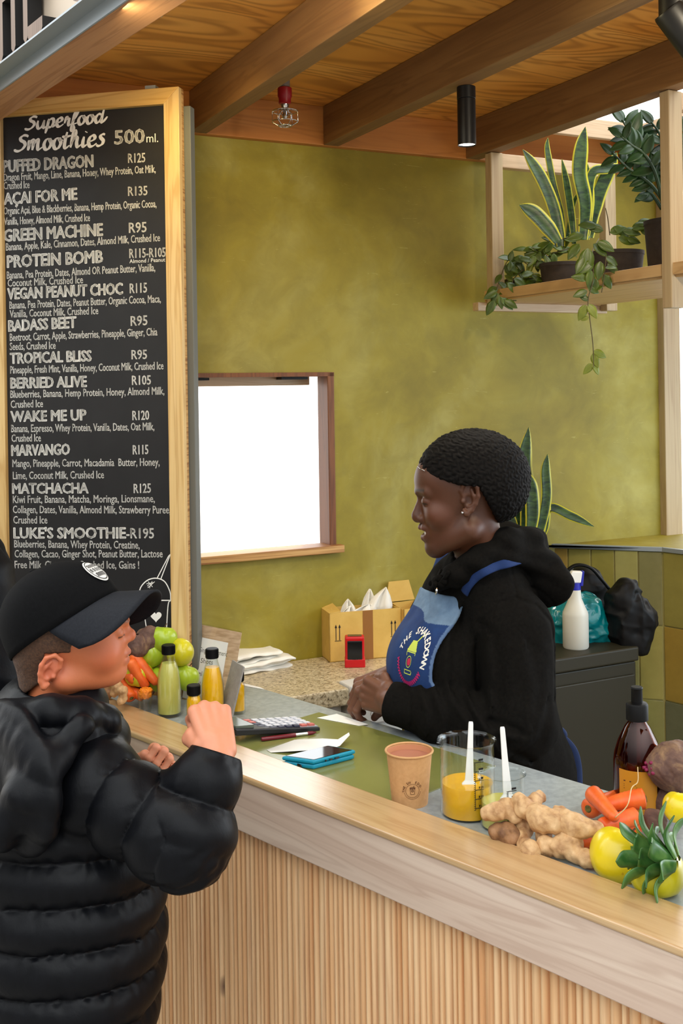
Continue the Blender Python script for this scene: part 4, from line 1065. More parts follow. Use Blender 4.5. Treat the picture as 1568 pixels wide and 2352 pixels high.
mb = MB(); mb.lathe([(0, 0), (0.045, 0), (0.05, 0.02), (0.048, 0.02), (0.04, 0.015)], (at(1222, 1250, 3.45).x, 3.45, ztile), 30, caps=False); mb.build('pot', pot_m, sn2, True)
# ================================================================== THINGS ON THE COUNTER
random.seed(21)
glass = mat_glass('clear glass'); 
amber = mat_glass('amber glass', (206, 128, 66), 0.02, 1.5)
cap_m = mat('ribbed black cap', (11, 11, 12), 0.5, 0, Specular_IOR_Level=.2)
juice_o = mat_noise('orange juice', [(0.3, (240, 176, 0)), (0.7, (250, 190, 6))], 40, 0.3, Coat_Weight=0.3)
juice_p = mat_noise('pale ginger juice', [(0.3, (206, 196, 92)), (0.7, (216, 208, 112))], 20, 0.3, Coat_Weight=0.3)
white_pl = mat('white plastic', (236, 236, 232), 0.35)
paper_m = mat('white paper', (238, 238, 236), 0.7)
ink_m = mat('black ink', (22, 22, 24), 0.6)
def shell(prof, t, floor=None):
    """closed thin glass wall from an outer profile (bottom to top)"""
    fl = floor or t
    inner = [(max(r - t, 0.001), max(z, prof[0][1] + fl)) for r, z in prof[1:]]
    return [(0, prof[0][1])] + prof + inner[::-1] + [(0, prof[0][1] + fl)]
def juice_bottle(c, r, h, juice, label, group=None, fill=0.80, stub=False):
    t = thing('juice_bottle', label, 'bottle', c, group)
    k = h / 0.169; q = r / 0.0295
    prof = [(.026 * q, 0), (.0290 * q, .003 * k), (.0295 * q, .010 * k), (.0294 * q, .060 * k), (.0280 * q, .085 * k), (.0245 * q, .108 * k), (.0190 * q, .126 * k), (.0150 * q, .138 * k), (.0140 * q, .146 * k), (.0140 * q, .158 * k)]
    if stub: prof = [(r * .90, 0), (r * .98, .002), (r, .006), (r, h * .60), (r * .97, h * .66), (r * .86, h * .72), (r * .76, h * .755), (r * .74, h * .92)]
    mb = MB(); mb.lathe(shell(prof, 0.0016, 0.006), c, 40, caps=False); mb.build('glass_body', glass, t, True, autosmooth=60)
    lp = [(max(rr - 0.0022, .002), max(z, 0.0085)) for rr, z in prof if z < fill * h]
    mb = MB(); mb.lathe([(0, .0085)] + lp + [(0, lp[-1][1])], c, 36, caps=False); mb.build('juice', juice, t, True, autosmooth=60)
    cr = r * .84 if stub else .0158 * q
    vs = []; mb = MB(); zc0, zc1 = (h * .78 if stub else .147 * k), h
    mb.lathe([(cr * .92, zc0), (cr, zc0), (cr, zc1 - .0015), (cr - .0015, zc1), (0, zc1)], c, 48, caps=False)
    for i in range(0, 48):
        a = 2 * PI * i / 48; d = V((math.cos(a), math.sin(a), 0)); mb.box(V(c) + d * cr + V((0, 0, (zc0 + zc1) / 2)), (.0012, .0008, (zc1 - zc0) * .8), Matrix.Rotation(a, 3, 'Z'))
    mb.build('cap', cap_m, t, True, autosmooth=40); return t
def wt(px, py): return onz(px, py, ZT)
cpale = wt(389, 1643); juice_bottle(cpale, 0.0290, .167, juice_p, 'pale ginger juice bottle with black cap beside the apples')
cbig = wt(489, 1657); juice_bottle(cbig, 0.0275, .169, juice_o, 'tall orange turmeric juice bottle standing before the leaning price sign')
csm = wt(446, 1672); juice_bottle(csm, 0.0180, .098, juice_o, 'small orange juice bottle just left of the tall orange bottle', fill=.80, stub=True)
cb3 = wt(546, 1638); juice_bottle(cb3, 0.0185, .098, juice_o, 'small orange juice bottle half hidden behind the grey card', fill=.80, stub=True)

# price sign in an acrylic holder
acr = mat_glass('clear acrylic', (250, 250, 250), 0.03)
brownp = mat_noise('brown corrugated card', [(0.35, (176, 146, 112)), (0.65, (206, 178, 146))], 30, 0.75, (1, 1, 6))
SBL = wt(419, 1606); STL = at(450, 1432, 2.76); STR = at(554, 1453, 2.705); sex = (STR - STL); wS = sex.length; sex.normalize(); sey = (STL - SBL); hS = sey.length; sey.normalize()
snr = sex.cross(sey).normalized(); snr = snr if snr.dot(CAM - SBL) > 0 else -snr
sgn = thing('price_sign', 'leaning acrylic holder with brown card and white ginger and turmeric price sheet', 'sign', SBL)
mb = MB(); mb.obox(SBL, sex * wS, sey * hS, -snr * 0.0035); mb.build('card_backing', brownp, sgn)
mb = MB(); mb.obox(SBL + snr * 0.0018 - sex * .002, sex * (wS + .004), sey * (hS + .003), snr * 0.0015); mb.build('acrylic_sheet', acr, sgn)
def spt(px, py, d=0.0): return onpl(px, py, SBL + snr * d, snr)
def srel(px, py): p = spt(px, py) - SBL; return p.dot(sex), p.dot(sey)
pa = srel(455, 1461); pb = srel(536, 1476)
mb = MB(); p0 = SBL + snr * .0004 + sex * pa[0] + sey * 0.004
mb.obox(p0, sex * (pb[0] - pa[0]), sey * (pa[1] - 0.004), snr * .0008); mb.build('price_sheet', paper_m, sgn)
for s, x0, y0, x1, y1, cp_ in (('Ginger & Turmeric', 457, 1497, 521, 1508, 11), ('Shots', 460, 1522, 488, 1527, 11), ('50ml : R', 443, 1549, 478, 1556, 11), ('250ml : R', 433, 1572, 474, 1580, 11)):
    a, b_ = spt(x0, y0, .0014), spt(x1, y1, .0014); mb = MB(); put_text(mb, s, a, (b_ - a).normalized(), sey, (b_ - a).length, cp_ * a.y / F, 0.0)
    mb.build('printed_line', ink_m, sgn)
mb = MB(); mb.obox(SBL + sex * .01 - snr * .002, sex * (wS - .02), -snr * .05, V((0, 0, .003))); mb.build('foot', acr, sgn)

# grey card stand
greyc = mat_noise('grey card', [(0.3, (136, 132, 128)), (0.7, (152, 148, 143))], 80, 0.6)
gBL, gBR, gTL, gTR = wt(498, 1650), wt(527, 1668), at(533, 1515, 2.56), at(559, 1531, 2.50)
gn = (gBR - gBL).cross(gTL - gBL).normalized(); gn = gn if gn.dot(CAM - gBL) > 0 else -gn
mb = MB(); mb.hexa([gBL, gBR, gBR - gn * .004, gBL - gn * .004, gTL, gTR, gTR - gn * .004, gTL - gn * .004])
gc = mb.build('payment_card_stand', greyc, bevel=.001); tag(gc, 'plain grey card stand leaning against the tall orange juice bottle', 'card stand')
mb = MB(); ga, gb = onpl(536, 1536, gBL + gn * .0004, gn), onpl(553, 1545, gBL + gn * .0004, gn); put_text(mb, 'P: Online', ga, (gb - ga).normalized(), (gTL - gBL).normalized(), (gb - ga).length, 4.5 * 2.5 / F, 0.01); mb.build('printed_line', ink_m, gc)

# shot glass with orange zest
csg = wt(334, 1645)
sg = thing('shot_glass', 'shot glass filled with grated orange turmeric before the carrots', 'glass', csg)
mb = MB(); mb.lathe(shell([(.013, 0), (.0135, .002), (.0135, .010), (.0165, .035), (.0192, .060)], .0014, .011), csg, 32, caps=False); mb.build('glass_body', glass, sg, True, autosmooth=50)
zest_m = mat_noise('grated turmeric', [(0.3, (214, 104, 0)), (0.7, (246, 142, 10))], 150, 0.6, bmp=.4)
cz = V(csg) + V((0, 0, .052)); sd('grated_turmeric', lambda P: smin(ell(P, cz, (.0155, .0155, .012)), ell(P, cz + V((.002, 0, .009)), (.015, .013, .007)), .004) + .0018 * vnoise(P, 320), *bounds([cz], .026), .0012, zest_m, sg)

# calculator
calc_b = mat('black calculator body', (26, 26, 30), 0.35); calc_f = mat('silver calculator face', (176, 180, 190), 0.35, 0.3); key_w = mat('grey key', (208, 210, 218), 0.4); key_d = mat('dark key', (52, 54, 74), 0.4); key_r = mat('red key', (196, 104, 96), 0.4)
k00, k10, k11, k01 = onz(601, 1681, ZT + .022), onz(735, 1668, ZT + .012), onz(679, 1647, ZT + .014), onz(540, 1655, ZT + .030)
ca = thing('calculator', 'black and silver desk calculator with rows of keys beside the grey card', 'calculator', wt(630, 1680))
kx = (k10 - k00); ky = (k01 - k00); 
disp = kx * -0.42
lo0, lo1 = k00 + disp + V((0, 0, .012)), k01 + disp * 0.9 + V((0, 0, .010))
bot = [V((p.x, p.y, ZT + .0005)) for p in (k00 + disp * .2, k10, k11, k01 + disp * .2)]
mb = MB(); top_ = [p - V((0, 0, .002)) for p in (lo0, k10, k11, lo1)]
low = [V((p.x, p.y, max(ZT + .0005, p.z - .016))) for p in (lo0, k10, k11, lo1)]
mb.hexa(low + top_); mb.build('body', calc_b, ca, bevel=.002)
def kp(u, v): return k00 * (1 - u) * (1 - v) + k10 * u * (1 - v) + k11 * u * v + k01 * (1 - u) * v
mb = MB(); f4 = [kp(.03, .04), kp(.98, .05), kp(.97, .95), kp(.06, .95)]; up_ = V((0, 0, .0006)); mb.hexa([p - V((0, 0, .002)) for p in f4] + [p + up_ for p in f4]); mb.build('face_plate', calc_f, ca)
for j in range(5):
    for i in range(7):
        u0_, v0_ = .08 + i * .128, .08 + j * .175
        q4 = [kp(u0_, v0_), kp(u0_ + .095, v0_), kp(u0_ + .095, v0_ + .12), kp(u0_, v0_ + .12)]
        mm = key_r if (i, j) in ((0, 4), (6, 0), (5, 0), (0, 3)) else (key_d if i == 0 or j == 0 else key_w)
        mb = MB(); mb.hexa(q4 + [p + V((0, 0, .005)) for p in q4]); mb.build('key', mm, ca, bevel=.001)
mb = MB(); d4 = [lo0 + kx * .06 + ky * .15, lo0 + kx * .36 + ky * .15, lo0 + kx * .36 + ky * .85, lo0 + kx * .06 + ky * .85]
mb.hexa([p + V((0, 0, -.006)) for p in d4] + [p + V((0, 0, .001)) for p in d4]); mb.build('display', mat('calculator display', (96, 104, 92), 0.2), ca)

# pen
pen_r = mat('dark red barrel', (104, 8, 30), 0.3); pe0, pe1 = onz(600, 1698, ZT + .0075), onz(726, 1682, ZT + .0065)
pn = thing('pen', 'dark red pen with steel tip lying in front of the calculator', 'pen', wt(660, 1692))
dpn = (pe1 - pe0)
mb = MB(); mb.tube([pe0, pe0 + dpn * .01, pe0 + dpn * .62], [.0035, .0045, .0045], 14); mb.build('barrel', pen_r, pn, True, autosmooth=50)
mb = MB(); mb.tube([pe0 + dpn * .62, pe0 + dpn * .84], [.0036, .0034], 14); mb.build('grip', chrome, pn, True, autosmooth=50)
mb = MB(); mb.tube([pe0 + dpn * .84, pe0 + dpn * .93, pe0 + dpn], [.0042, .0036, .0010], 14); mb.build('tip', pen_r, pn, True, autosmooth=50)

# slips of paper
def sheet(name, pts, th, mat_, label, cat='paper'):
    mb = MB(); mb.prism(pts, V((0, 0, th))); return tag(mb.build(name, mat_), label, cat)
sheet('receipt', [onz(x, y, ZT + .0030) for x, y in ((728, 1649), (824, 1667), (845, 1664), (773, 1640))], .0006, paper_m, 'long white receipt lying at the far edge of the counter')
sheet('paper_slip', [onz(x, y, ZT + .0004) for x, y in ((548, 1573), (608, 1584), (598, 1579), (556, 1569))], .0006, paper_m, 'small white slip on the worktop behind the juice bottles')
mb = MB(); g0 = [(612, 1722), (676, 1699), (740, 1696), (776, 1698), (801, 1682)]; g1 = [(622, 1728), (690, 1724), (750, 1722), (780, 1713), (803, 1688)]; zz = [.0035, .010, .013, .010, .022]
n = len(g0); vs = [onz(x, y, ZT + z) for (x, y), z in zip(g0, zz)] + [onz(x, y, ZT + z) for (x, y), z in zip(g1, zz)]
vs2 = [p - V((0, 0, .0006)) for p in vs]
mb.add(vs + vs2, [(i, i + 1, n + i + 1, n + i) for i in range(n - 1)] + [(2 * n + i, 3 * n + i, 3 * n + i + 1, 2 * n + i + 1) for i in range(n - 1)] + [(0, 2 * n, 2 * n + 1, 1)])
tag(mb.build('till_slip', paper_m, smooth=True), 'curled white till slip on the desk mat behind the teal handset', 'paper')

# teal handset
teal = mat('teal plastic', (0, 140, 170), 0.35); scr = mat('black glass screen', (14, 14, 18), 0.06, 0, Specular_IOR_Level=0.8)
ht_ = .019; zt_ = ZT + .0028
h4 = [onz(x, y, zt_ + ht_) for x, y in ((646, 1737), (719, 1747), (817, 1722), (754, 1711))]
c4 = sum(h4, V((0, 0, 0))) / 4
hx, hy = ((h4[2] - h4[1]) + (h4[3] - h4[0])) / 2, ((h4[3] - h4[2]) + (h4[0] - h4[1])) / 2
hd = thing('handset', 'thick teal card payment handset with a glossy screen on the desk mat', 'handset', (c4.x, c4.y, zt_))
hx_, hy_ = hx.normalized(), hy.normalized(); HL, HWd = hx.length, hy.length
hy_ = (hy_ - hx_ * hy_.dot(hx_)).normalized()
def hslab(name, m, f, z0, z1, par, bv):
    mb = MB(); q = [c4 + (p - c4) * f for p in h4]; mb.hexa([V((p.x, p.y, zt_ + z0)) for p in q] + [V((p.x, p.y, zt_ + z1)) for p in q]); return mb.build(name, m, par, bevel=bv, bseg=4)
hslab('case_base', teal, 0.97, 0, .010, hd, .004); hslab('case_top', teal, 1.0, .0105, ht_, hd, .0035); hslab('screen', scr, .90, ht_ - .002, ht_ + .0006, hd, .001)
ecn = V((c4.x, c4.y, zt_ + .0052)) - hx_ * HL * .5 * .97
mb = MB(); mb.obox(ecn - hx_ * .001 - hy_ * .011 + V((0, 0, -.003)), hx_ * .004, hy_ * .020, V((0, 0, .006))); mb.build('camera_window', scr, hd, bevel=.0015)
sdn = hy_ if hy_.y < 0 else -hy_
for dx, wd_ in ((.001, .006), (.014, .010), (-.010, .003)):
    mb = MB(); mb.obox(V((c4.x, c4.y, zt_ + .0125)) + sdn * HWd * .5 - sdn * .002 + hx_ * dx, hx_ * wd_, sdn * .003, V((0, 0, .003))); mb.build('side_button', scr, hd)

# kraft paper cup
kraft = mat_noise('kraft paper', [(0.3, (196, 148, 96)), (0.7, (208, 160, 108))], 120, 0.7); kraft_i = mat('cup lining', (196, 134, 96), 0.6); cocoa = mat('milky cocoa', (176, 118, 96), 0.35)
cc_ = wt(941, 1843); yk = cc_.y / F; hcup = (at(937, 1843, cc_.y) - at(937, 1733, cc_.y)).length * 1.0
r0, r1 = 41 * yk, 54 * yk; hcup = .118
ztop = at(937, 1722, cc_.y).z - ZT; hcup = ztop
cup = thing('paper_cup', 'kraft paper cup of cocoa with a round logo on the counter', 'cup', cc_)
mb = MB(); mb.lathe([(r0 * .9, .004), (r0, 0), (r1 - .0012, hcup - .002)], cc_, 48, caps=False); mb.lathe([(r1 - .0018, hcup - .004), (r0 - .001, .006), (0, .006)], cc_, 48, caps=False); mb.m[48 * 2:] = [1] * (len(mb.f) - 96)
mb.build('cup_body', [kraft, kraft_i], cup, True, autosmooth=50)
mb = MB(); rr_ = [V(cc_) + V((r1 * math.cos(2 * PI * k / 48), r1 * math.sin(2 * PI * k / 48), hcup - .001)) for k in range(49)]; mb.tube(rr_, .0021, 8); mb.build('rolled_rim', kraft, cup, True)
mb = MB(); zl_ = hcup - .013; mb.lathe([(0, zl_), (r1 - .0032, zl_)], cc_, 40, caps=False); mb.build('cocoa', cocoa, cup)
def arc_text(mb, s, R, cap, a0d, a1d, fmap, bold=0.01):
    n = len(s)
    for i, ch in enumerate(s):
        if ch == ' ': continue
        vs, fs = text_mesh(ch, bold)
        if not len(vs): continue
        a = math.radians(a0d + (a1d - a0d) * i / max(n - 1, 1)); sc = cap / .69; xm = (vs[:, 0].min() + vs[:, 0].max()) / 2
        out = []
        for v in vs:
            x, y = (v[0] - xm) * sc, v[1] * sc + R; out.append(fmap(x * math.cos(a) + y * math.sin(a), -x * math.sin(a) + y * math.cos(a)))
        mb.add(out, fs)
def ring2d(mb, R, w, fmap, a0d=0, a1d=360, n=40):
    P = [(math.sin(math.radians(a0d + (a1d - a0d) * i / n)), math.cos(math.radians(a0d + (a1d - a0d) * i / n))) for i in range(n + 1)]
    mb.add([fmap(x * (R - w), y * (R - w)) for x, y in P] + [fmap(x * (R + w), y * (R + w)) for x, y in P], [(i, i + 1, n + 2 + i, n + 1 + i) for i in range(n)])
def poly2d(mb, pts, w, fmap):
    for (x0, y0), (x1, y1) in zip(pts, pts[1:]):
        d = math.hypot(x1 - x0, y1 - y0) or 1; nx, ny = -(y1 - y0) / d * w, (x1 - x0) / d * w
        mb.add([fmap(x0 + nx, y0 + ny), fmap(x1 + nx, y1 + ny), fmap(x1 - nx, y1 - ny), fmap(x0 - nx, y0 - ny)], [(0, 1, 2, 3)])
brn = mat('brown print', (92, 52, 24), 0.7)
a_c = math.atan2(-cc_.y, -cc_.x) + 0.14
zlog = at(943, 1800, cc_.y).z - ZT
def cupmap(x, y):
    z = zlog + y; r = r0 + (r1 - r0) * z / hcup + .0003; a = a_c + x / r; return V(cc_) + V((r * math.cos(a), r * math.sin(a), z))
mb = MB(); ring2d(mb, .0125, .0003, cupmap); arc_text(mb, 'THE SH', .0145, .0042, -95, -20, cupmap, .02); arc_text(mb, 'EDO', .0145, .0042, 22, 62, cupmap, .02)
for k in range(16):
    a = 180 - 80 + k * 10; ring2d(mb, .0155, .0006, cupmap, a, a + 5, 2)
poly2d(mb, [(-.0045, .0035), (-.0035, -.0065), (.0035, -.0065), (.0045, .0035), (-.0045, .0035)], .0004, cupmap); poly2d(mb, [(-.005, .0045), (.005, .0045), (.004, .0065), (-.004, .0065), (-.005, .0045)], .0006, cupmap); ring2d(mb, .0018, .0006, cupmap, n=12); poly2d(mb, [(.001, .0065), (.003, .0095)], .0005, cupmap)
mb.build('round_logo', brn, cup)

# beakers with stirrers
def beaker(c, r, h, fillz, juice, label, marks):
    t = thing('glass_beaker', label, 'beaker', c)
    prof = [(r * .93, 0), (r, .004), (r, h * .93), (r * 1.03, h * .975), (r * 1.09, h)]
    mb = MB(); n0 = 0; mb.lathe(shell(prof, .0022, .003), c, 56, caps=False)
    ang = math.radians(205)                    # pouring lip
    out = []
    for v in mb.v:
        q = V(v) - V(c); a = math.atan2(q.y, q.x); da = (a - ang + PI) % (2 * PI) - PI
        if q.z > h * .9: k = math.exp(-(da / .22) ** 2) * (q.z - h * .9) / (h * .1); q.x *= 1 + .16 * k; q.y *= 1 + .16 * k; q.z -= .004 * k
        out.append(tuple(V(c) + q))
    mb.v = out; mb.build('glass_body', glass, t, True, autosmooth=60)
    mb = MB(); mb.lathe([(0, .0036), (r - .0034, .0036), (r - .0028, .008), (r - .0028, fillz), (0, fillz)], c, 48, caps=False); mb.build('juice', juice, t, True, autosmooth=50)
    ac = math.atan2(-c.y, -c.x) + .42
    def bm_(x, y): a = ac + x / r; return V(c) + V(((r + .0003) * math.cos(a), (r + .0003) * math.sin(a), y))
    mb = MB()
    for i in range(marks):
        z = h * (.20 + .60 * i / (marks - 1)); poly2d(mb, [(-.006, z), (.010, z)], .0007, bm_)
        poly2d(mb, [(.0, z + .004), (.009, z + .004)], .0019, bm_)
    for i in range(24): z = h * (.18 + .62 * i / 23); poly2d(mb, [(-.009, z), (-.006, z)], .0005, bm_)
    poly2d(mb, [(-.0065, h * .18), (-.0065, h * .80)], .0005, bm_)
    ac2 = ac; 
    mb.build('graduations', ink_m, t); return t
cB = wt(1074, 1868); beaker(cB, 62 * cB.y / F, at(1074, 1697, cB.y).z - ZT, at(1074, 1795, cB.y).z - ZT, juice_o, 'large glass beaker of deep yellow juice with a white stirrer', 6)
cS = wt(1154, 1897); beaker(cS, 51 * cS.y / F, at(1154, 1775, cS.y).z - ZT, at(1154, 1838, cS.y).z - ZT, juice_p, 'small glass beaker of pale ginger juice beside the ginger roots', 5)
def stirrer(pt, pb, label):
    d = (pb - pt); L = d.length; d.normalize(); s_ = V((1, 0, 0)); s_ = (s_ - d * s_.dot(d)).normalized(); n_ = d.cross(s_)
    mb = MB(); st_ = [(0, .0034, .0016), (.004, .0042, .0022), (.45 * L, .0052, .0024), (.85 * L, .0072, .003), (L - .006, .0075, .003), (L, .013, .005), (L + .012, .014, .005)]
    vs = []
    for z, w, h in st_:
        c_ = pt + d * z; vs += [c_ - s_ * w - n_ * h, c_ + s_ * w - n_ * h, c_ + s_ * w + n_ * h, c_ - s_ * w + n_ * h]
    fs = [(3, 2, 1, 0)] + [(i * 4 + k, i * 4 + (k + 1) % 4, i * 4 + 4 + (k + 1) % 4, i * 4 + 4 + k) for i in range(len(st_) - 1) for k in range(4)] + [tuple((len(st_) - 1) * 4 + k for k in range(4))]
    mb.add(vs, fs); return tag(mb.build('stirring_spoon', white_pl, bevel=.0008), label, 'spoon')
stirrer(at(1081, 1657, cB.y + .012), at(1077, 1800, cB.y - .010), 'white plastic spoon standing in the large beaker of yellow juice')
stirrer(at(1153, 1669, cS.y + .012), at(1166, 1832, cS.y - .008), 'white plastic spoon standing in the small beaker of pale juice')

# amber spray bottle
cA = onz(1466, 1850, ZT); cA = at(1466, 1862, 1.955); cA.z = ZT
rA = 55 * cA.y / F; zA = lambda py: at(1464, py, cA.y).z - ZT
ab_ = thing('amber_spray_bottle', 'large amber glass spray bottle with black pump behind the carrots', 'bottle', cA)
prof = [(rA * .94, 0), (rA, .004), (rA, zA(1745)), (rA * .96, zA(1728)), (rA * .80, zA(1700)), (rA * .52, zA(1668)), (rA * .36, zA(1655)), (rA * .34, zA(1640))]
prof = [(r, z) for r, z in prof]
mb = MB(); mb.lathe(shell(prof, .0022, .006), cA, 48, caps=False); mb.build('glass_body', amber, ab_, True, autosmooth=60)
liq = mat('dark liquid', (66, 28, 8), 0.15)
mb = MB(); mb.lathe([(0, .008), (rA - .004, .008), (rA - .004, zA(1770)), (0, zA(1770))], cA, 40, caps=False); mb.build('liquid', liq, ab_, True, autosmooth=50)
mb = MB(); rc = 25 * cA.y / F; mb.lathe([(rc, zA(1652)), (rc, zA(1618)), (rc * .9, zA(1614)), (rc * .52, zA(1612)), (rc * .50, zA(1583)), (rc * .55, zA(1580)), (rc * .5, zA(1577)), (0, zA(1577))], cA, 40, caps=False); mb.build('pump', cap_m, ab_, True, autosmooth=40)
labm = mat('amber label', (196, 132, 24), 0.5); a_l = math.atan2(-cA.y, -cA.x)
def labmap(x, y): a = a_l + x / rA; return V(cA) + V(((rA + .0004) * math.cos(a), (rA + .0004) * math.sin(a), y))
mb = MB(); z0, z1 = zA(1850), zA(1754); nL = 24
xs_ = [(-.036 + .072 * i / nL) for i in range(nL + 1)]
mb.add([labmap(x, z0) for x in xs_] + [labmap(x, z1) for x in xs_], [(i, i + 1, nL + 2 + i, nL + 1 + i) for i in range(nL)]); lab = mb.build('label', labm, ab_, True)
mb = MB()
for k, (z, w) in enumerate(((1778, .014), (1786, .022), (1790, .024), (1795, .018), (1806, .014))):
    poly2d(mb, [(-.026, zA(z)), (-.026 + w, zA(z))], .0011 if k == 0 else .0005, lambda x, y: V(cA) + V(((rA + .0008) * math.cos(a_l + x / rA), (rA + .0008) * math.sin(a_l + x / rA), y)))
mb.build('label_print', brn, lab)

# ------------------------------------------------------------------ vegetables and fruit
ging_m = mat_noise('ginger skin', [(0.3, (150, 104, 62)), (0.5, (200, 160, 112)), (0.7, (222, 186, 138))], 45, 0.65, bmp=.35, bscale=160)
ging_d = mat_noise('dark ginger skin', [(0.3, (92, 58, 36)), (0.5, (150, 108, 70)), (0.7, (176, 132, 92))], 50, 0.7, bmp=.35, bscale=160)
ging_p = mat_noise('ginger cut end', [(0.4, (196, 164, 112)), (0.6, (214, 186, 136))], 80, 0.6)
carrot_m, nt, b = _base('carrot skin')
v = coords(nt); f = noise(nt, v, 26, 4, 0.6, .4); c = ramp(nt, f, [(0.3, (224, 84, 22)), (0.7, (246, 122, 48))])
f2 = noise(nt, coords(nt), 140, 3, .6); c = mix(nt, ramp(nt, f2, [(.62, (0, 0, 0, 1)), (.70, (.35, .35, .35, 1))]), c, lin((196, 78, 26)))
nt.links.new(c, b.inputs['Base Color']); b.inputs['Roughness'].default_value = .45
crown_m = mat_noise('carrot crown', [(0.35, (58, 52, 18)), (0.65, (132, 120, 54))], 120, .8)
def ginger(blobs, label, mat_=ging_m, Y=None, grp=None):
    """blobs: (px, py, radius px, height of its middle above the worktop)"""
    cs = []
    for x, y, r, z in blobs:
        p = onz(x, y, ZT + z); cs.append((p, r * p.y / F))
    def f(P):
        d = None
        for i, (p, r) in enumerate(cs):
            e = ell(P, p, (r, r * 1.0, r * .95)); d = e if d is None else smin(d, e, .006)
        for i in range(len(cs) - 1):
            a, ra = cs[i]; b2, rb = cs[i + 1]
            if (a - b2).length < (ra + rb) * 1.9: d = smin(d, cone(P, a, b2, ra * .72, rb * .72), .006)
        ringy = np.sin((P[:, 0] * 430 + P[:, 2] * 260 + 2.0 * vnoise(P, 60)))
        return d + .0009 * ringy * .5 + .0016 * vnoise(P, 130, 3)
    lo, hi = bounds([c[0] for c in cs], max(c[1] for c in cs) + .008)
    o = sd('ginger_root', f, lo, hi, .0016, mat_); tag(o, label, 'ginger', grp); return o
gz = .02
ginger([(1120, 1868, 17, .055), (1140, 1864, 22, .058), (1165, 1856, 24, .06), (1182, 1874, 18, .05)], 'knobbly ginger root pointing left over the small pale beaker', grp='ginger roots in the right pile')
ginger([(1192, 1838, 18, .075), (1203, 1856, 24, .066), (1228, 1838, 17, .07), (1240, 1830, 14, .07)], 'ginger root with upright knobs at the back of the right pile', grp='ginger roots in the right pile')
ginger([(1226, 1866, 24, .062), (1244, 1882, 33, .056), (1274, 1888, 30, .054), (1284, 1868, 18, .062)], 'thick pale ginger root on top in the middle of the right pile', grp='ginger roots in the right pile')
ginger([(1298, 1886, 28, .056), (1318, 1898, 32, .052), (1348, 1902, 22, .052), (1370, 1902, 15, .052)], 'pale ginger root with a ringed right end next to the carrots', grp='ginger roots in the right pile')
ginger([(1142, 1910, 22, .024), (1164, 1914, 27, .024), (1178, 1922, 20, .022)], 'dark brown ginger root at the left foot of the right pile', ging_d, grp='ginger roots in the right pile')
ginger([(1203, 1896, 27, .030), (1198, 1922, 20, .020), (1206, 1940, 18, .016), (1218, 1952, 23, .016)], 'ginger root with a round cut foot lying against the rail', grp='ginger roots in the right pile')
ginger([(1248, 1918, 20, .026), (1254, 1942, 24, .020), (1282, 1946, 24, .022), (1306, 1938, 33, .026), (1322, 1962, 22, .016), (1348, 1972, 22, .016)], 'long ginger root in front of the right pile beside the yellow apple', grp='ginger roots in the right pile')
def carrot(p0, p1, r0_, r1_, label, grp, bend=0.0, head=True, root=None):
    p0, p1 = V(p0), V(p1); d = p1 - p0; L = d.length; d.normalize(); s_ = d.cross(V((0, 0, 1))).normalized()
    t = thing('carrot', label, 'carrot', V((p0.x, p0.y, p0.z)), grp)
    pts, rs = [], []; n = 22; rnd = random.Random(label)
    for i in range(n + 1):
        u = i / n; pts.append(p0 + d * (L * u) + s_ * (bend * math.sin(PI * u)))
        r = (r0_ + (r1_ - r0_) * u ** 1.2) * (1 + .025 * math.sin(i * 2.7) + rnd.uniform(-.012, .012))
        if u < .06: r *= math.sqrt(max(0.0, 1 - ((.06 - u) / .066) ** 2)) * .8 + .2
        if u > .93: r *= math.sqrt(max(0.0, 1 - ((u - .93) / .072) ** 2))
        rs.append(max(r, .0006))
    mb = MB(); mb.tube(pts, rs, 20); mb.build('root_body', carrot_m, t, True)
    if head:
        mb = MB(); mb.ball(p0 + d * .0006, (r0_ * .40, r0_ * .40, r0_ * .16), 14, 8, V((0, 0, 1)).rotation_difference(d).to_matrix()); mb.build('crown', crown_m, t, True)
    if root:
        mb = MB(); mb.tube(catmull([tuple(p) for p in root], 8), .0009, 6); mb.build('root_hair', ging_p, t, True)
    return t
def pz(x, y, z): return onz(x, y, ZT + z)
gR = 'carrots in the right pile'
Ypx = 1.78 / F
carrot(pz(1360, 1822, .060), pz(1414, 1880, .058), 22 * Ypx, 12 * Ypx, 'carrot with a long pale root hair lying across the top of the right pile', gR, root=[pz(1412, 1878, .060), pz(1440, 1850, .078), pz(1450, 1810, .094), pz(1464, 1795, .10), pz(1464, 1762, .112)])
carrot(pz(1482, 1834, .058), pz(1388, 1850, .048), 25 * Ypx, 15 * Ypx, 'thick carrot whose green crown faces the camera under the amber bottle', gR, bend=.004)
carrot(pz(1350, 1858, .028), onz(1376, 1838, ZT + .020) + V((.05, .03, .0)), 24 * Ypx, 14 * Ypx, 'carrot with a dark crown at the left end of the carrot pile', gR)
carrot(pz(1462, 1874, .040), pz(1376, 1898, .034), 21 * Ypx, 17 * Ypx, 'carrot lying level in the middle of the right carrot pile', gR, head=False)
carrot(pz(1418, 1902, .020), pz(1506, 1890, .022), 18 * Ypx, 7 * Ypx, 'slim carrot pointing right just behind the yellow apple', gR, head=False)
carrot(pz(1382, 1926, .020), pz(1330, 1938, .018), 19 * Ypx, 12 * Ypx, 'carrot half hidden between the ginger and the yellow apple', gR, head=False)
carrot(pz(1470, 1908, .016), pz(1390, 1885, .016), 16 * Ypx, 10 * Ypx, 'lowest carrot of the right pile, buried under the others', gR, head=False)

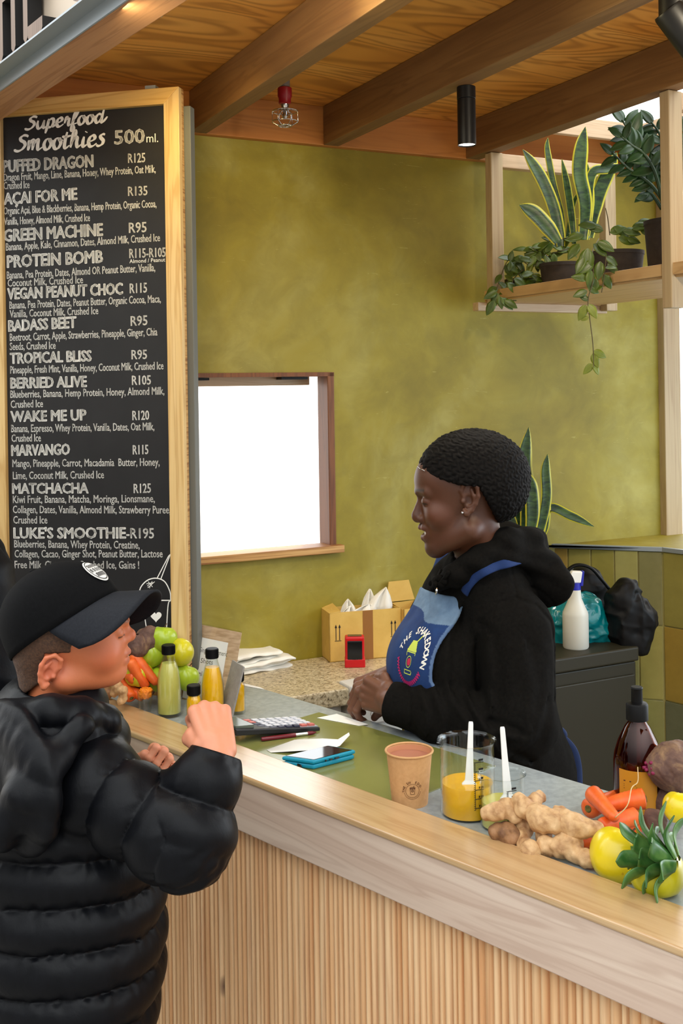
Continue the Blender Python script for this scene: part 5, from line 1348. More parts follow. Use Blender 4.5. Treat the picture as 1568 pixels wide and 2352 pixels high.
def applemat(name, c1, c2, c3):
    m, nt, b = _base(name); f = noise(nt, coords(nt), 16, 4, .6, .5); c = ramp(nt, f, [(0.3, c1), (0.7, c2)])
    f2 = noise(nt, coords(nt), 95, 2, .5); c = mix(nt, ramp(nt, f2, [(.70, (0, 0, 0, 1)), (.76, (.6, .6, .6, 1))]), c, lin(c3))
    nt.links.new(c, b.inputs['Base Color']); b.inputs['Roughness'].default_value = .28; b.inputs['Coat Weight'].default_value = .2; return m
ap_y = applemat('yellow apple skin', (226, 200, 20), (240, 218, 44), (190, 140, 30)); ap_g = applemat('green apple skin', (150, 180, 34), (182, 202, 56), (140, 160, 50)); ap_yg = applemat('yellow green apple skin', (196, 190, 24), (214, 204, 40), (150, 110, 30))
stalk_m = mat('apple stalk', (78, 54, 28), .8)
def apple(c, r, m, label, grp, axis=(0, 0, 1)):
    R = V((0, 0, 1)).rotation_difference(V(axis).normalized()).to_matrix()
    t = thing('apple', label, 'apple', (c.x, c.y, c.z - r), grp)
    pr = []
    for i in range(33):
        th = PI * i / 32; s = math.sin(th); z = -math.cos(th); w = s ** .86 * (1 + .05 * z)
        zz_ = z * .92 - (.22 * math.exp(-(s / .30) ** 2) if z > 0 else -.14 * math.exp(-(s / .26) ** 2)); pr.append((max(w * r, 1e-5), zz_ * r))
    mb = MB(); mb.lathe(pr, c, 36, R=R, caps=False)
    mb.v = [tuple(V(c) + (V(v) - V(c)) * (1 + .018 * math.cos(5 * math.atan2(v[1] - c.y, v[0] - c.x)))) for v in mb.v]
    mb.build('apple_body', m, t, True)
    mb = MB(); a = R @ V((0, 0, 1)); s_ = R @ V((1, 0, 0)); mb.tube([V(c) + a * r * .62, V(c) + a * r * .85 + s_ * r * .04, V(c) + a * r * 1.08 + s_ * r * .14], [.0012, .001, .0016], 8); mb.build('stalk', stalk_m, t, True)
    return t
def pxc(x, y, Y, r): p = at(x, y, Y); return p, r * Y / F
p, r = pxc(1421, 1968, 1.70, 68); apple(p, r, ap_y, 'big bright yellow apple against the rail next to the ginger', 'apples in the right pile', (.45, .25, .8))
p, r = pxc(1508, 2006, 1.635, 64); apple(p, r, ap_yg, 'spotted yellow green apple half under the pineapple leaves', 'apples in the right pile', (-.2, .5, .8))
p, r = pxc(1562, 1856, 1.80, 40); apple(p, r, ap_y, 'yellow apple at the right picture edge below the beetroot', 'apples in the right pile', (.2, .3, .9))
beet_m, nt, b = _base('beetroot skin')
f = noise(nt, coords(nt), 24, 5, .65, .6); c = ramp(nt, f, [(0.3, (70, 44, 40)), (0.5, (104, 76, 64)), (0.68, (150, 118, 84))]); nt.links.new(c, b.inputs['Base Color']); b.inputs['Roughness'].default_value = .75; bump(nt, b, noise(nt, coords(nt), 120, 4, .6), .4)
beet_s = mat_noise('beet stalk stub', [(0.3, (96, 14, 50)), (0.7, (168, 36, 92))], 120, .5)
def beet(c, r, dirn, label, grp, tail=True, stubs=True):
    d = V(dirn).normalized(); t = thing('beetroot', label, 'beetroot', (c.x, c.y, c.z - r), grp)
    def f(P):
        dd = smin(ell(P, c, (r, r, r * .95)), cone(P, V(c) + d * r * .75, V(c) - d * r * 1.25, r * .42, r * .12), r * .35); return dd + .0022 * vnoise(P, 70, 5) + .0009 * vnoise(P, 240, 6)
    lo, hi = bounds([c, V(c) - d * r * 1.5], r * 1.15); sd('root_body', f, lo, hi, max(.0018, r * .04), beet_m, t)
    if stubs:
        for k in range(9):
            a = k * 2.4; s_ = d.orthogonal().normalized(); w_ = d.cross(s_); o_ = V(c) + d * r * 1.08 + (s_ * math.cos(a) + w_ * math.sin(a)) * r * .30 * (k / 9) ** .5
            mb = MB(); mb.tube([o_ - d * .006, o_ + d * (.004 + .004 * ((k * 37) % 5) / 5) + s_ * .001], [.004, .0028], 8); mb.build('stalk_stub', beet_s, t, True)
    return t
p, r = pxc(1534, 1838, 1.935, 42); beet(p, r, (-.4, .5, .5), 'dark beetroot lying under the large brown beetroot at the right edge', 'beetroots', stubs=False)
p, r = pxc(1552, 1762, 1.91, 62); beet(p, r, (-.9, -.25, .1), 'large brown beetroot with pink stalk stubs at the right picture edge', 'beetroots')
p, r = pxc(1506, 1886, 1.83, 26); beet(p, r, (-.6, .4, .6), 'small dark beetroot wedged behind the pineapple leaves', 'beetroots', stubs=False)

# pineapple lying down, leafy crown towards the boy
pin_b = mat_noise('pineapple skin', [(0.35, (104, 66, 26)), (0.5, (168, 108, 44)), (0.65, (190, 138, 60))], 60, .6, bmp=.5, bscale=70)
pin_l = leafm('pineapple leaf', (48, 96, 40), (112, 150, 76))
pc = at(1556, 1985, 1.60); pd = V((.80, -.44, -.10)).normalized()
pin = thing('pineapple', 'pineapple lying at the right picture edge with its green crown towards the apples', 'pineapple', (pc.x, pc.y, ZT + .02))
bc = pc + pd * .115; bc.z = ZT + .058
def pf(P):
    d = ell(P, bc, (.088, .052, .052), [list(x) for x in Matrix((pd, pd.orthogonal().normalized(), pd.cross(pd.orthogonal().normalized()))).transposed()])
    q = P - A(bc); s = q @ A(pd); h_ = np.arctan2(q @ A(pd.cross(pd.orthogonal().normalized())), q @ A(pd.orthogonal().normalized()))
    return d - .0035 * np.abs(np.sin(h_ * 5 + s * 95) * np.sin(h_ * 5 - s * 95))
sd('fruit_body', pf, *bounds([bc - pd * .06, bc + pd * .06], .085), .003, pin_b, pin)
rnd = random.Random(4); s_ = pd.orthogonal().normalized(); w_ = pd.cross(s_)
for k in range(26):
    a = k * 2.399; u = k / 25; open_ = 1.15 - .85 * u
    d = (-pd * (1 - .75 * open_) + (s_ * math.cos(a) + w_ * math.sin(a)) * open_).normalized(); L = .060 + .03 * rnd.random() - .015 * u
    if pc.z + d.z * L < ZT + .012: d.z = (ZT + .014 - pc.z) / L
    b0 = pc + (s_ * math.cos(a) + w_ * math.sin(a)) * .010 - pd * .028 * u
    mb = MB(); strap_leaf(mb, [b0, b0 + d * L * .5 - pd * .010, b0 + d * L + pd * .004], .026, -pd, .0016); mb.build('crown_leaf', pin_l, pin, True, usetint=True)

# left pile
gL = 'carrots in the left pile'; YL = 2.58 / F
def lz(x, y, Y): return at(x, y, Y)
carrot(lz(303, 1502, 2.61), lz(362, 1572, 2.60), 15 * YL, 9 * YL, 'carrot sloping down right against the green apples', gL, head=False)
carrot(lz(296, 1516, 2.59), lz(338, 1580, 2.60), 14 * YL, 10 * YL, 'middle one of the sloping carrots beside the face of the boy', gL, head=False)
carrot(lz(310, 1559, 2.59), lz(270, 1530, 2.65), 14 * YL, 10 * YL, 'carrot pointing its crown at the shot glass', gL)
carrot(lz(302, 1604, 2.59), lz(280, 1560, 2.64), 14 * YL, 10 * YL, 'lowest carrot of the left pile with a dark crown above the rail', gL)
carrot(lz(330, 1600, 2.60), lz(290, 1580, 2.62), 13 * YL, 9 * YL, 'carrot lying behind the shot glass in the shade', gL, head=False)
def gingL(b, label, m=ging_m):
    cs = [(at(x, y, Y), r * Y / F) for x, y, r, Y in b]
    def f(P):
        d = None
        for p_, r_ in cs: e = sball(P, p_, r_); d = e if d is None else smin(d, e, .006)
        return d + .0016 * vnoise(P, 150, 2)
    o = sd('ginger_root', f, *bounds([c[0] for c in cs], .03), .0018, m); tag(o, label, 'ginger', 'ginger roots in the left pile')
gingL([(270, 1580, 14, 2.60), (266, 1566, 12, 2.61), (262, 1592, 10, 2.60)], 'pale ginger root behind the chin of the boy')
gingL([(282, 1588, 13, 2.56), (283, 1604, 10, 2.56), (276, 1612, 8, 2.55)], 'ginger root with round cut ends between rail and carrots')
gingL([(222, 1588, 10, 2.66), (238, 1584, 13, 2.66), (250, 1592, 11, 2.65)], 'darker ginger root at the left end of the left pile', ging_d)
gA = 'apples in the left pile'
for x, y, Y, r, m, lab, ax in ((346, 1500, 2.645, 34, ap_g, 'green apple beside the carrots, its stalk hollow facing left', (-.75, -.5, .35)), (374, 1468, 2.645, 33, ap_g, 'green apple on top of the left pile behind the pale bottle', (.1, .2, 1)), (414, 1499, 2.635, 32, ap_yg, 'yellow green apple between the pale bottle and the sign', (-.6, -.6, .5)), (424, 1556, 2.64, 33, ap_g, 'green apple low between the pale bottle and the sign', (.3, .3, .8)), (372, 1560, 2.64, 33, ap_g, 'green apple hidden at the bottom behind the pale bottle', (.1, .1, 1)), (318, 1548, 2.62, 33, ap_yg, 'yellow green apple buried under the carrots', (.1, .2, 1))):
    p, r_ = pxc(x, y, Y, r); apple(p, r_, m, lab, gA, ax)
for x, y, Y, r, lab in ((340, 1470, 2.64, 31, 'beetroot on top at the back of the left pile under the menu board'), (316, 1486, 2.62, 28, 'beetroot in front of the brim of the cap in the left pile'), (330, 1575, 2.66, 30, 'beetroot at the bottom back of the left pile')):
    p, r_ = pxc(x, y, Y, r); beet(p, r_, (.2, -.3, .8), lab, 'beetroots', stubs=False)
# ================================================================== THINGS AT THE BACK
card_m = mat_noise('cardboard', [(0.3, (206, 166, 80)), (0.7, (220, 182, 96))], 20, 0.75)
tape_m = mat('brown tape', (150, 102, 52), 0.3)
tissue = mat('paper napkin', (244, 240, 230), 0.8)
def cbox(p, ex, w, dep, h, label, arrows=True, flaps=()):
    ey = V((-ex.y, ex.x, 0)); t = thing('cardboard_box', label, 'box', p)
    mb = MB(); k = .003
    mb.obox(p, ex * w, ey * k, V((0, 0, h))); mb.obox(p + ey * (dep - k), ex * w, ey * k, V((0, 0, h))); mb.obox(p, ex * k, ey * dep, V((0, 0, h))); mb.obox(p + ex * (w - k), ex * k, ey * dep, V((0, 0, h))); mb.obox(p, ex * w, ey * dep, V((0, 0, k)))
    mb.build('carton', card_m, t)
    if arrows:
        mb = MB(); mb.obox(p - ey * .0006 + ex * w * .46, ex * w * .14, ey * .0004, V((0, 0, h))); mb.build('tape_strip', tape_m, t)
        for xx in (.09, .86):
            mb = MB()
            fm = lambda x, y: p - ey * .0009 + ex * (w * xx + x) + V((0, 0, h * .44 + y))
            for dx in (0, .011):
                poly2d(mb, [(dx, 0), (dx, .042)], .0011, fm); mb.add([fm(dx - .0036, .036), fm(dx + .0036, .036), fm(dx, .046)], [(0, 1, 2)])
            poly2d(mb, [(-.004, -.002), (.016, -.002)], .0008, fm); mb.build('printed_arrows', ink_m, t)
    for (a, b_, c_, d_) in flaps:
        mb = MB(); q = [p + ex * u + ey * v + V((0, 0, z)) for u, v, z in (a, b_, c_, d_)]; n_ = (q[1] - q[0]).cross(q[3] - q[0]).normalized(); mb.prism(q, n_ * .003); mb.build('flap', card_m, t)
    return t
bp = onz(757, 1522, ZG + .0005); bex = (U * .8 + V((1, 0, 0)) * .5).normalized(); bw = .222
bh = at(757, 1409, bp.y).z - ZG; bdp = .085
cbox(bp, bex, bw, bdp, bh, 'open cardboard box of white napkins on the granite counter with two arrow marks', True, [((0, 0, bh), (0, bdp, bh), (.035, bdp, bh + .012), (.035, 0, bh + .004))])
bey = V((-bex.y, bex.x, 0))
def tissue_peak(u, v, w, h, lean, label):
    b0 = bp + bex * u + bey * v + V((0, 0, bh - .03)); mb = MB(); n = 9; vs = []
    for j, (zz_, ww) in enumerate(((0, 1), (.4, .95), (.7, .62), (.88, .3), (1.0, .04))):
        for i in range(n):
            x = (i / (n - 1) - .5) * w * ww; vs.append(b0 + bex * (x + lean * zz_ * h + .2 * w * (1 - ww)) + bey * (.012 * math.sin(i * 1.5 + u * 90) * (1 - zz_ * .6)) + V((0, 0, h * zz_ + .006 * math.sin(i * 2.1 + u * 50) * (1 - zz_))))
    fs = [(j * n + i, j * n + i + 1, j * n + n + i + 1, j * n + n + i) for j in range(4) for i in range(n - 1)]; mb.add(vs, fs)
    o = mb.build('paper_napkin', tissue, smooth=True); m = o.modifiers.new('thick', 'SOLIDIFY'); m.thickness = .0012; tag(o, label, 'napkin', 'napkins in the cardboard box'); return o
tissue_peak(.165, .03, .085, .088, .05, 'tallest white napkin peak at the right end of the cardboard box')
tissue_peak(.140, .045, .05, .084, -.12, 'pointed white napkin peak just left of the tallest one in the box')
tissue_peak(.075, .035, .05, .060, -.25, 'small leaning napkin peak at the left end of the box')
tissue_peak(.110, .025, .10, .044, .0, 'low crumpled napkin in the middle of the cardboard box')
tissue_peak(.062, .020, .05, .044, .0, 'low napkin corner at the far left inside the box')
b2p = wpt(UR - .107, -.135, ZG + .0005)
cbox(b2p, U, .10, .11, bh * .98, 'second cardboard box half hidden behind the apron of the server', False, [((0, .11, bh), (.10, .11, bh), (.085, .118, bh + .06), (.015, .118, bh + .06))])

# red self inking stamp
stred = mat('red plastic', (200, 16, 24), .35); stblk = mat('black glossy plastic', (18, 18, 20), .2)
sp0 = onz(815, 1530, ZG); sq = sp0.y / F
stp = thing('stamp', 'red and black self inking stamp on the granite counter before the box', 'stamp', sp0)
fr = V((1, 0, 0)); w_ = 47 * sq; hh = at(815, 1459, sp0.y).z - ZG
def sbx(name, m, x0, x1, y0, y1, z0, z1, bv, par=stp): 
    mb = MB(); mb.obox(V(sp0) + V((x0 * w_, y0, z0 * hh)), V(((x1 - x0) * w_, 0, 0)), V((0, y1 - y0, 0)), V((0, 0, (z1 - z0) * hh))); return mb.build(name, m, par, bevel=bv, bseg=3)
sbx('base', stred, -.5, .5, -.02, .02, 0, .28, .003); sbx('housing', stred, -.48, .47, -.017, .017, .2, .99, .005); fp_ = sbx('front_plate', stblk, -.36, .36, -.0195, -.015, .18, .86, .002); sbx('top_window', stblk, -.34, .34, -.012, .012, .985, 1.0, .002)
mb = MB(); put_text(mb, 'trodat', V(sp0) + V((-.16 * w_, -.0198, .24 * hh)), V((1, 0, 0)), V((0, 0, 1)), .34 * w_, .05 * hh, .02); mb.build('lettering', white_pl, fp_)

# napkin stacks on the granite
rnd = random.Random(2)
nb0, nb1 = onz(548, 1556, ZG), onz(676, 1532, ZG)
nx = (nb1 - nb0); nL_ = nx.length; nx.normalize(); ny = V((-nx.y, nx.x, 0))
for k in range(7):
    z = ZG + .001 + k * .0076; w, d_ = nL_ * (1.02 - .012 * k) * (.86 if k > 3 else 1), .12
    mb = MB(); n = 16; m_ = 6; vs = []
    a = rnd.uniform(-.07, .07); ex = nx * math.cos(a) + ny * math.sin(a); ey = -nx * math.sin(a) + ny * math.cos(a)
    o_ = nb0 + ny * (.012 * (k % 3)) - nx * .0
    for j in range(m_):
        for i in range(n):
            u, v = i / (n - 1), j / (m_ - 1); vs.append(o_ + ex * (u * w + (.004 * math.sin(j * 3 + k) if i in (0, n - 1) else 0)) + ey * (v * d_ + .004 * math.sin(i * 1.3 + k)) + V((0, 0, z - o_.z + .003 * math.sin(u * 6 + k) + .002 * math.sin(v * 5 + k * 2))))
    mb.add(vs, [(j * n + i, j * n + i + 1, j * n + n + i + 1, j * n + n + i) for j in range(m_ - 1) for i in range(n - 1)])
    o = mb.build('paper_napkin', tissue, smooth=True); md = o.modifiers.new('thick', 'SOLIDIFY'); md.thickness = .0048; md.offset = 1
    tag(o, 'cream paper napkin lying flat in the stack beside the price sign' if 0 < k < 6 else ('topmost cream napkin of the flat stack on the granite counter' if k == 6 else 'bottom cream napkin of the flat stack on the granite counter'), 'napkin', 'flat stack of napkins')

# white drawer unit beside the granite
du = thing('drawer_unit', 'white plastic drawer unit at the end of the granite counter by the hands', 'drawer unit', wpt(ue + .1, we + .06, 0))
mb = MB(); mb.obox(wpt(ue + .006, we + .012, 0), U * .16, W * .055, V((0, 0, .905))); mb.build('carcass', white_lam, du, bevel=.003)
mb = MB(); mb.obox(wpt(ue + .004, we + .004, .900), U * .165, W * .066, V((0, 0, .024))); mb.build('lid', white_lam, du, bevel=.004)
for z0 in (.835, .745, .655):
    mb = MB(); mb.obox(wpt(ue + .012, we + .002, z0 - .02), U * .150, W * .012, V((0, 0, .055))); dd = mb.build('drawer', white_lam, du, bevel=.003)
    mb = MB(); c_ = wpt(ue + .075, we + .0015, z0 + .008)
    mb.tube([c_ + U * .011 * math.cos(2 * PI * k / 20) + V((0, 0, .011 * math.sin(2 * PI * k / 20))) for k in range(21)], .0007, 6); mb.build('finger_ring', greyp, dd, True)

# on the dark cabinet: spray bottle, teal bag, black bag, black jacket
hdpe = mat('milky plastic', (214, 212, 200), .4, 0, Subsurface_Weight=0.0, Transmission_Weight=0.12); blue_m = mat('blue collar', (26, 34, 160), .4)
sb = onz(1322, 1487, zf); sbY = sb.y; sr = 29.5 * sbY / F; zS = lambda py: at(1322, py, sbY).z - zf
spb = thing('spray_bottle', 'white trigger spray bottle with blue collar on the dark cabinet', 'spray bottle', sb)
mb = MB(); mb.lathe([(0, 0), (sr * .94, 0), (sr, .004), (sr, zS(1412)), (sr * .97, zS(1406)), (sr * .72, zS(1390)), (sr * .5, zS(1374)), (sr * .42, zS(1352)), (0, zS(1352))], sb, 40, caps=False); mb.build('bottle_body', hdpe, spb, True, autosmooth=60)
mb = MB(); mb.lathe([(0, zS(1354)), (sr * .44, zS(1354)), (sr * .44, zS(1338)), (0, zS(1338))], sb, 28, caps=False); mb.build('collar', blue_m, spb, True, autosmooth=40)
def spq(x, y): return at(x, y, sbY)
mb = MB(); q = [spq(*p_) for p_ in ((1308, 1338), (1332, 1338), (1336, 1312), (1312, 1311), (1303, 1328), (1310, 1329))]; mb.prism([p_ - V((0, .011, 0)) for p_ in q], V((0, .022, 0))); mb.build('nozzle_head', white_pl, spb, bevel=.003)
mb = MB(); q = [spq(*p_) for p_ in ((1330, 1345), (1337, 1345), (1340, 1311), (1335, 1311))]; mb.prism([p_ - V((0, .010, 0)) for p_ in q], V((0, .02, 0))); mb.build('back_cap', blue_m, spb, bevel=.002)
mb = MB(); mb.tube([spq(1312, 1330), spq(1307, 1338), spq(1306, 1346)], [.004, .003, .0025], 10); mb.build('trigger', white_pl, spb, True)
teal_b = mat('teal plastic bag', (0, 120, 128), .18, 0, Coat_Weight=.4); blk_b = mat_noise('black nylon', [(0.3, (7, 7, 8)), (0.7, (14, 14, 15))], 200, .55, Specular_IOR_Level=.2); grey_l = mat('grey lining', (120, 116, 106), .8)
def crump(P, a, s, seed): 
    n = vnoise(P, s, seed); m = vnoise(P, s * 2.1, seed + 1); return a * (1 - 2 * np.abs(n)) + a * .5 * (1 - 2 * np.abs(m))
YB = sbY + .10
tb = [at(1300, 1420, YB), at(1345, 1410, YB), at(1372, 1442, YB), at(1395, 1468, YB), at(1300, 1470, YB)]
def ftb(P):
    d = chain(P, [tb[0], tb[1], tb[2], tb[3]], [.062, .056, .040, .026], .03); d = smin(d, cone(P, tb[4], tb[3], .045, .028), .03); d = smax(d, A((0, 0, zf + .001))[2] - P[:, 2], .004)
    return d - crump(P, .007, 22, 3)
o = sd('plastic_bag', ftb, *bounds(tb, .10), .0035, teal_b); tag(o, 'crumpled shiny teal plastic bag behind the white spray bottle', 'bag')
YK = sbY + .22
kb = [at(1320, 1440, YK), at(1340, 1350, YK), at(1385, 1420, YK), at(1300, 1400, YK)]
def fkb(P):
    d = chain(P, [kb[0], kb[1]], [.075, .062], .02); d = smin(d, chain(P, [kb[1], kb[2]], [.055, .06]), .03); d = smin(d, sball(P, kb[3], .05), .03); d = smax(d, zf + .001 - P[:, 2], .004); return d - crump(P, .006, 18, 9)
bbag = thing('black_bag', 'black bag with grey lining slumped behind the spray bottle', 'bag', at(1340, 1480, YK))
sd('bag_body', fkb, *bounds(kb, .11), .004, blk_b, bbag)
mb = MB(); mb.tube(catmull([tuple(at(x, y, YK - .075)) for x, y in ((1278, 1352), (1296, 1318), (1322, 1298), (1355, 1304), (1380, 1330), (1398, 1352))], 6), .010, 10, flat=.5); mb.build('handle', blk_b, bbag, True)
mb = MB(); q = [at(x, y, YK - .062) for x, y in ((1276, 1346), (1284, 1332), (1300, 1314), (1318, 1303), (1308, 1325), (1298, 1345))]; mb.prism(q, V((0, .004, 0))); mb.build('lining', grey_l, bbag)
YJ = sbY + .06
jb = [at(1432, 1375, YJ), at(1460, 1420, YJ), at(1452, 1465, YJ), at(1425, 1440, YJ)]
def fjb(P):
    d = chain(P, [jb[0], jb[1], jb[2]], [.034, .046, .040], .03); d = smin(d, chain(P, [jb[0], jb[3], jb[2]], [.036, .045, .04]), .03); d = smin(d, sball(P, at(1440, 1345, YJ), .016), .03); d = smax(d, zf - .03 - P[:, 2], .004); return d - crump(P, .011, 14, 21) - .003 * vnoise(P, 60, 4)
o = sd('folded_jacket', fjb, *bounds(jb, .10), .0035, blk_b); tag(o, 'black jacket bundled at the right end of the dark cabinet by the tiles', 'jacket')
# ================================================================== PEOPLE
from mathutils.bvhtree import BVHTree
def frame(f, up=V((0, 0, 1))):
    f = V(f).normalized(); l = up.cross(f).normalized(); u = f.cross(l); return [f, l, u]     # forward, left, up
def loc_(P, o, fr): return (P - A(o)) @ np.array([list(k) for k in fr], dtype=np.float32).T
def near(P, c, R, f, pad=0.05):
    """evaluate a detailed shape only close to it"""
    dc = np.linalg.norm(P - A(c), axis=1); d = dc - R; m = dc < R + pad
    d = np.maximum(d, pad * 0.6)
    if m.any(): d[m] = f(P[m])
    return d.astype(np.float32)
def ear(q, cx, cz, y0, s, rot, sy):
    """outer ear in head coordinates; sy = +1 left ear, -1 right ear"""
    c, n = math.cos(rot), math.sin(rot)
    x, z = (q[:, 0] - cx) / s, (q[:, 2] - cz) / s; e = np.stack([c * x + n * z, (q[:, 1] * sy - y0) / s, -n * x + c * z], 1).astype(np.float32)
    hel = [(.010, .001, -.002), (.015, .004, .014), (.009, .009, .029), (-.006, .012, .032), (-.018, .014, .020), (-.019, .013, .002), (-.013, .010, -.014), (-.004, .007, -.027), (.007, .005, -.034), (.012, .003, -.026)]
    d = chain(e, hel, [.004, .0042, .0042, .0044, .0046, .0046, .0044, .005, .0066, .004], .003)
    d = smin(d, ell(e, (-.003, .003, -.001), (.016, .005, .030)), .004)
    d = smin(d, chain(e, [(-.006, .008, .016), (-.010, .009, .002), (-.004, .007, -.014), (.004, .005, -.019)], [.003, .0042, .004, .003], .003), .003)
    d = smax(d, -ell(e, (.001, .010, -.006), (.008, .010, .011)), .003)
    d = smin(d, sball(e, (.0125, .004, -.008), .0052), .003)
    d = smin(d, ell(e, (.004, -.008, -.002), (.014, .012, .024)), .005)
    return d * s
def finger_dirs(f, dn, angs):
    out = []; t = 0
    for a in angs: t += math.radians(a); out.append(f * math.cos(t) - dn * math.sin(t))
    return out
FB = [((.088, .024), (.043, .026, .021), .0096), ((.093, .004), (.047, .030, .022), .0098), ((.088, -.016), (.043, .027, .021), .0092), ((.079, -.034), (.034, .020, .018), .0082)]
def hand(wrist, fwd, dorsal, right, s=1.0, curls=((50, 60, 30),) * 4, thumb=((.022, .026, -.012), (.055, .046, -.022), (.080, .040, -.034), (.098, .022, -.040))):
    f = V(fwd).normalized(); dn = V(dorsal); dn = (dn - f * dn.dot(f)).normalized(); th = dn.cross(f) * (1 if right else -1)
    w = V(wrist)
    def L(x, y, z=0): return w + f * (x * s) + th * (y * s) + dn * (z * s)
    palm, fingers = [], []
    for (bx, by), ln, r in FB:
        palm.append((L(.0, by * .55), L(bx, by), .0175 * s, (r + .0035) * s))
    palm.append((L(.012, .016, -.010), L(.052, .034, -.018), .019 * s, .015 * s)); palm.append((L(.015, -.018, -.008), L(.060, -.030, -.010), .016 * s, .013 * s)); palm.append((L(-.045, 0), L(.02, 0), .0255 * s, .023 * s))
    for k, ((bx, by), ln, r) in enumerate(FB):
        p = L(bx, by); sp = th * (.02 * (1.2 - k)); seg = []
        for j, d in enumerate(finger_dirs(f, dn, curls[k])):
            e = p + (d + sp * (.3 if j == 0 else 0)).normalized() * (ln[j] * s); ra = r * s * (1.04, .98, .90, .80)[j]; rb = r * s * (.98, .90, .78)[j]
            seg.append((p, e, ra, rb)); p = e
        fingers.append(seg)
    tp = [L(*t) for t in thumb]; fingers.append([(tp[0], tp[1], .0155 * s, .0125 * s), (tp[1], tp[2], .0122 * s, .0108 * s), (tp[2], tp[3], .0108 * s, .0086 * s)])
    cen = L(.06, 0, -.01); pts = [q for seg in fingers for g in seg for q in g[:2]]; R = max((q - cen).length for q in pts) + .03 * s
    def fn(P):
        d = None
        for a, b, ra, rb in palm: e = cone(P, a, b, ra, rb); d = e if d is None else smin(d, e, .0065 * s)
        fd = None
        for seg in fingers:
            g = None
            for a, b, ra, rb in seg: e = cone(P, a, b, ra, rb); g = e if g is None else smin(g, e, .0022 * s)
            g = smin(g, sball(P, seg[0][0] + dn * (.0025 * s), seg[0][2] * 1.16), .003 * s)
            for a, b, ra, rb in seg[1:]: g = smin(g, sball(P, a, ra * 1.03), .003 * s)      # knuckles
            fd = g if fd is None else smin(fd, g, .0012 * s)
        return smin(d, fd, .0045 * s)
    return lambda P: near(P, cen, R, fn, .03)
def bvh_of(o):
    dg = bpy.context.evaluated_depsgraph_get(); me = o.data; off = ORG[o.name]
    return BVHTree.FromPolygons([v.co + off for v in me.vertices], [tuple(p.vertices) for p in me.polygons])
def hit(bv, px, py, lift=0.0, back=None):
    r = ray(px, py).normalized(); h = bv.ray_cast(CAM, r)
    if h[0] is None: return back
    return h[0] - r * lift
def tint_of(n, base): t = np.empty((n, 3), dtype=np.float32); t[:] = base; return t
def blend(t, m, c): m = np.clip(m, 0, 1)[:, None]; t[:] = t * (1 - m) + np.array(c, dtype=np.float32) * m
def gauss(q, c, r): return np.exp(-(((q - np.array(c, dtype=np.float32)) / np.array(r, dtype=np.float32)) ** 2).sum(1))

skin_m = mat_attr('skin', 0.50, sss=0.12, bmp=0.10, bscale=420, var=0.10, vscale=160)
hood_m = mat_noise('black sweatshirt cotton', [(0.3, (16, 15, 14)), (0.7, (23, 22, 20))], 160, 0.95, bmp=.22, bscale=900, Specular_IOR_Level=.06)
denim_m = mat_attr('denim', 0.85, bmp=.25, bscale=700, var=.40, vscale=90)
hair_m = mat_noise('black hair', [(0.3, (8, 7, 7)), (0.7, (20, 18, 17))], 120, .72, bmp=.4, bscale=380, Specular_IOR_Level=.12)
trouser_m = mat('dark trousers', (22, 22, 26), .85); shoe_m = mat('black shoes', (18, 18, 20), .6)

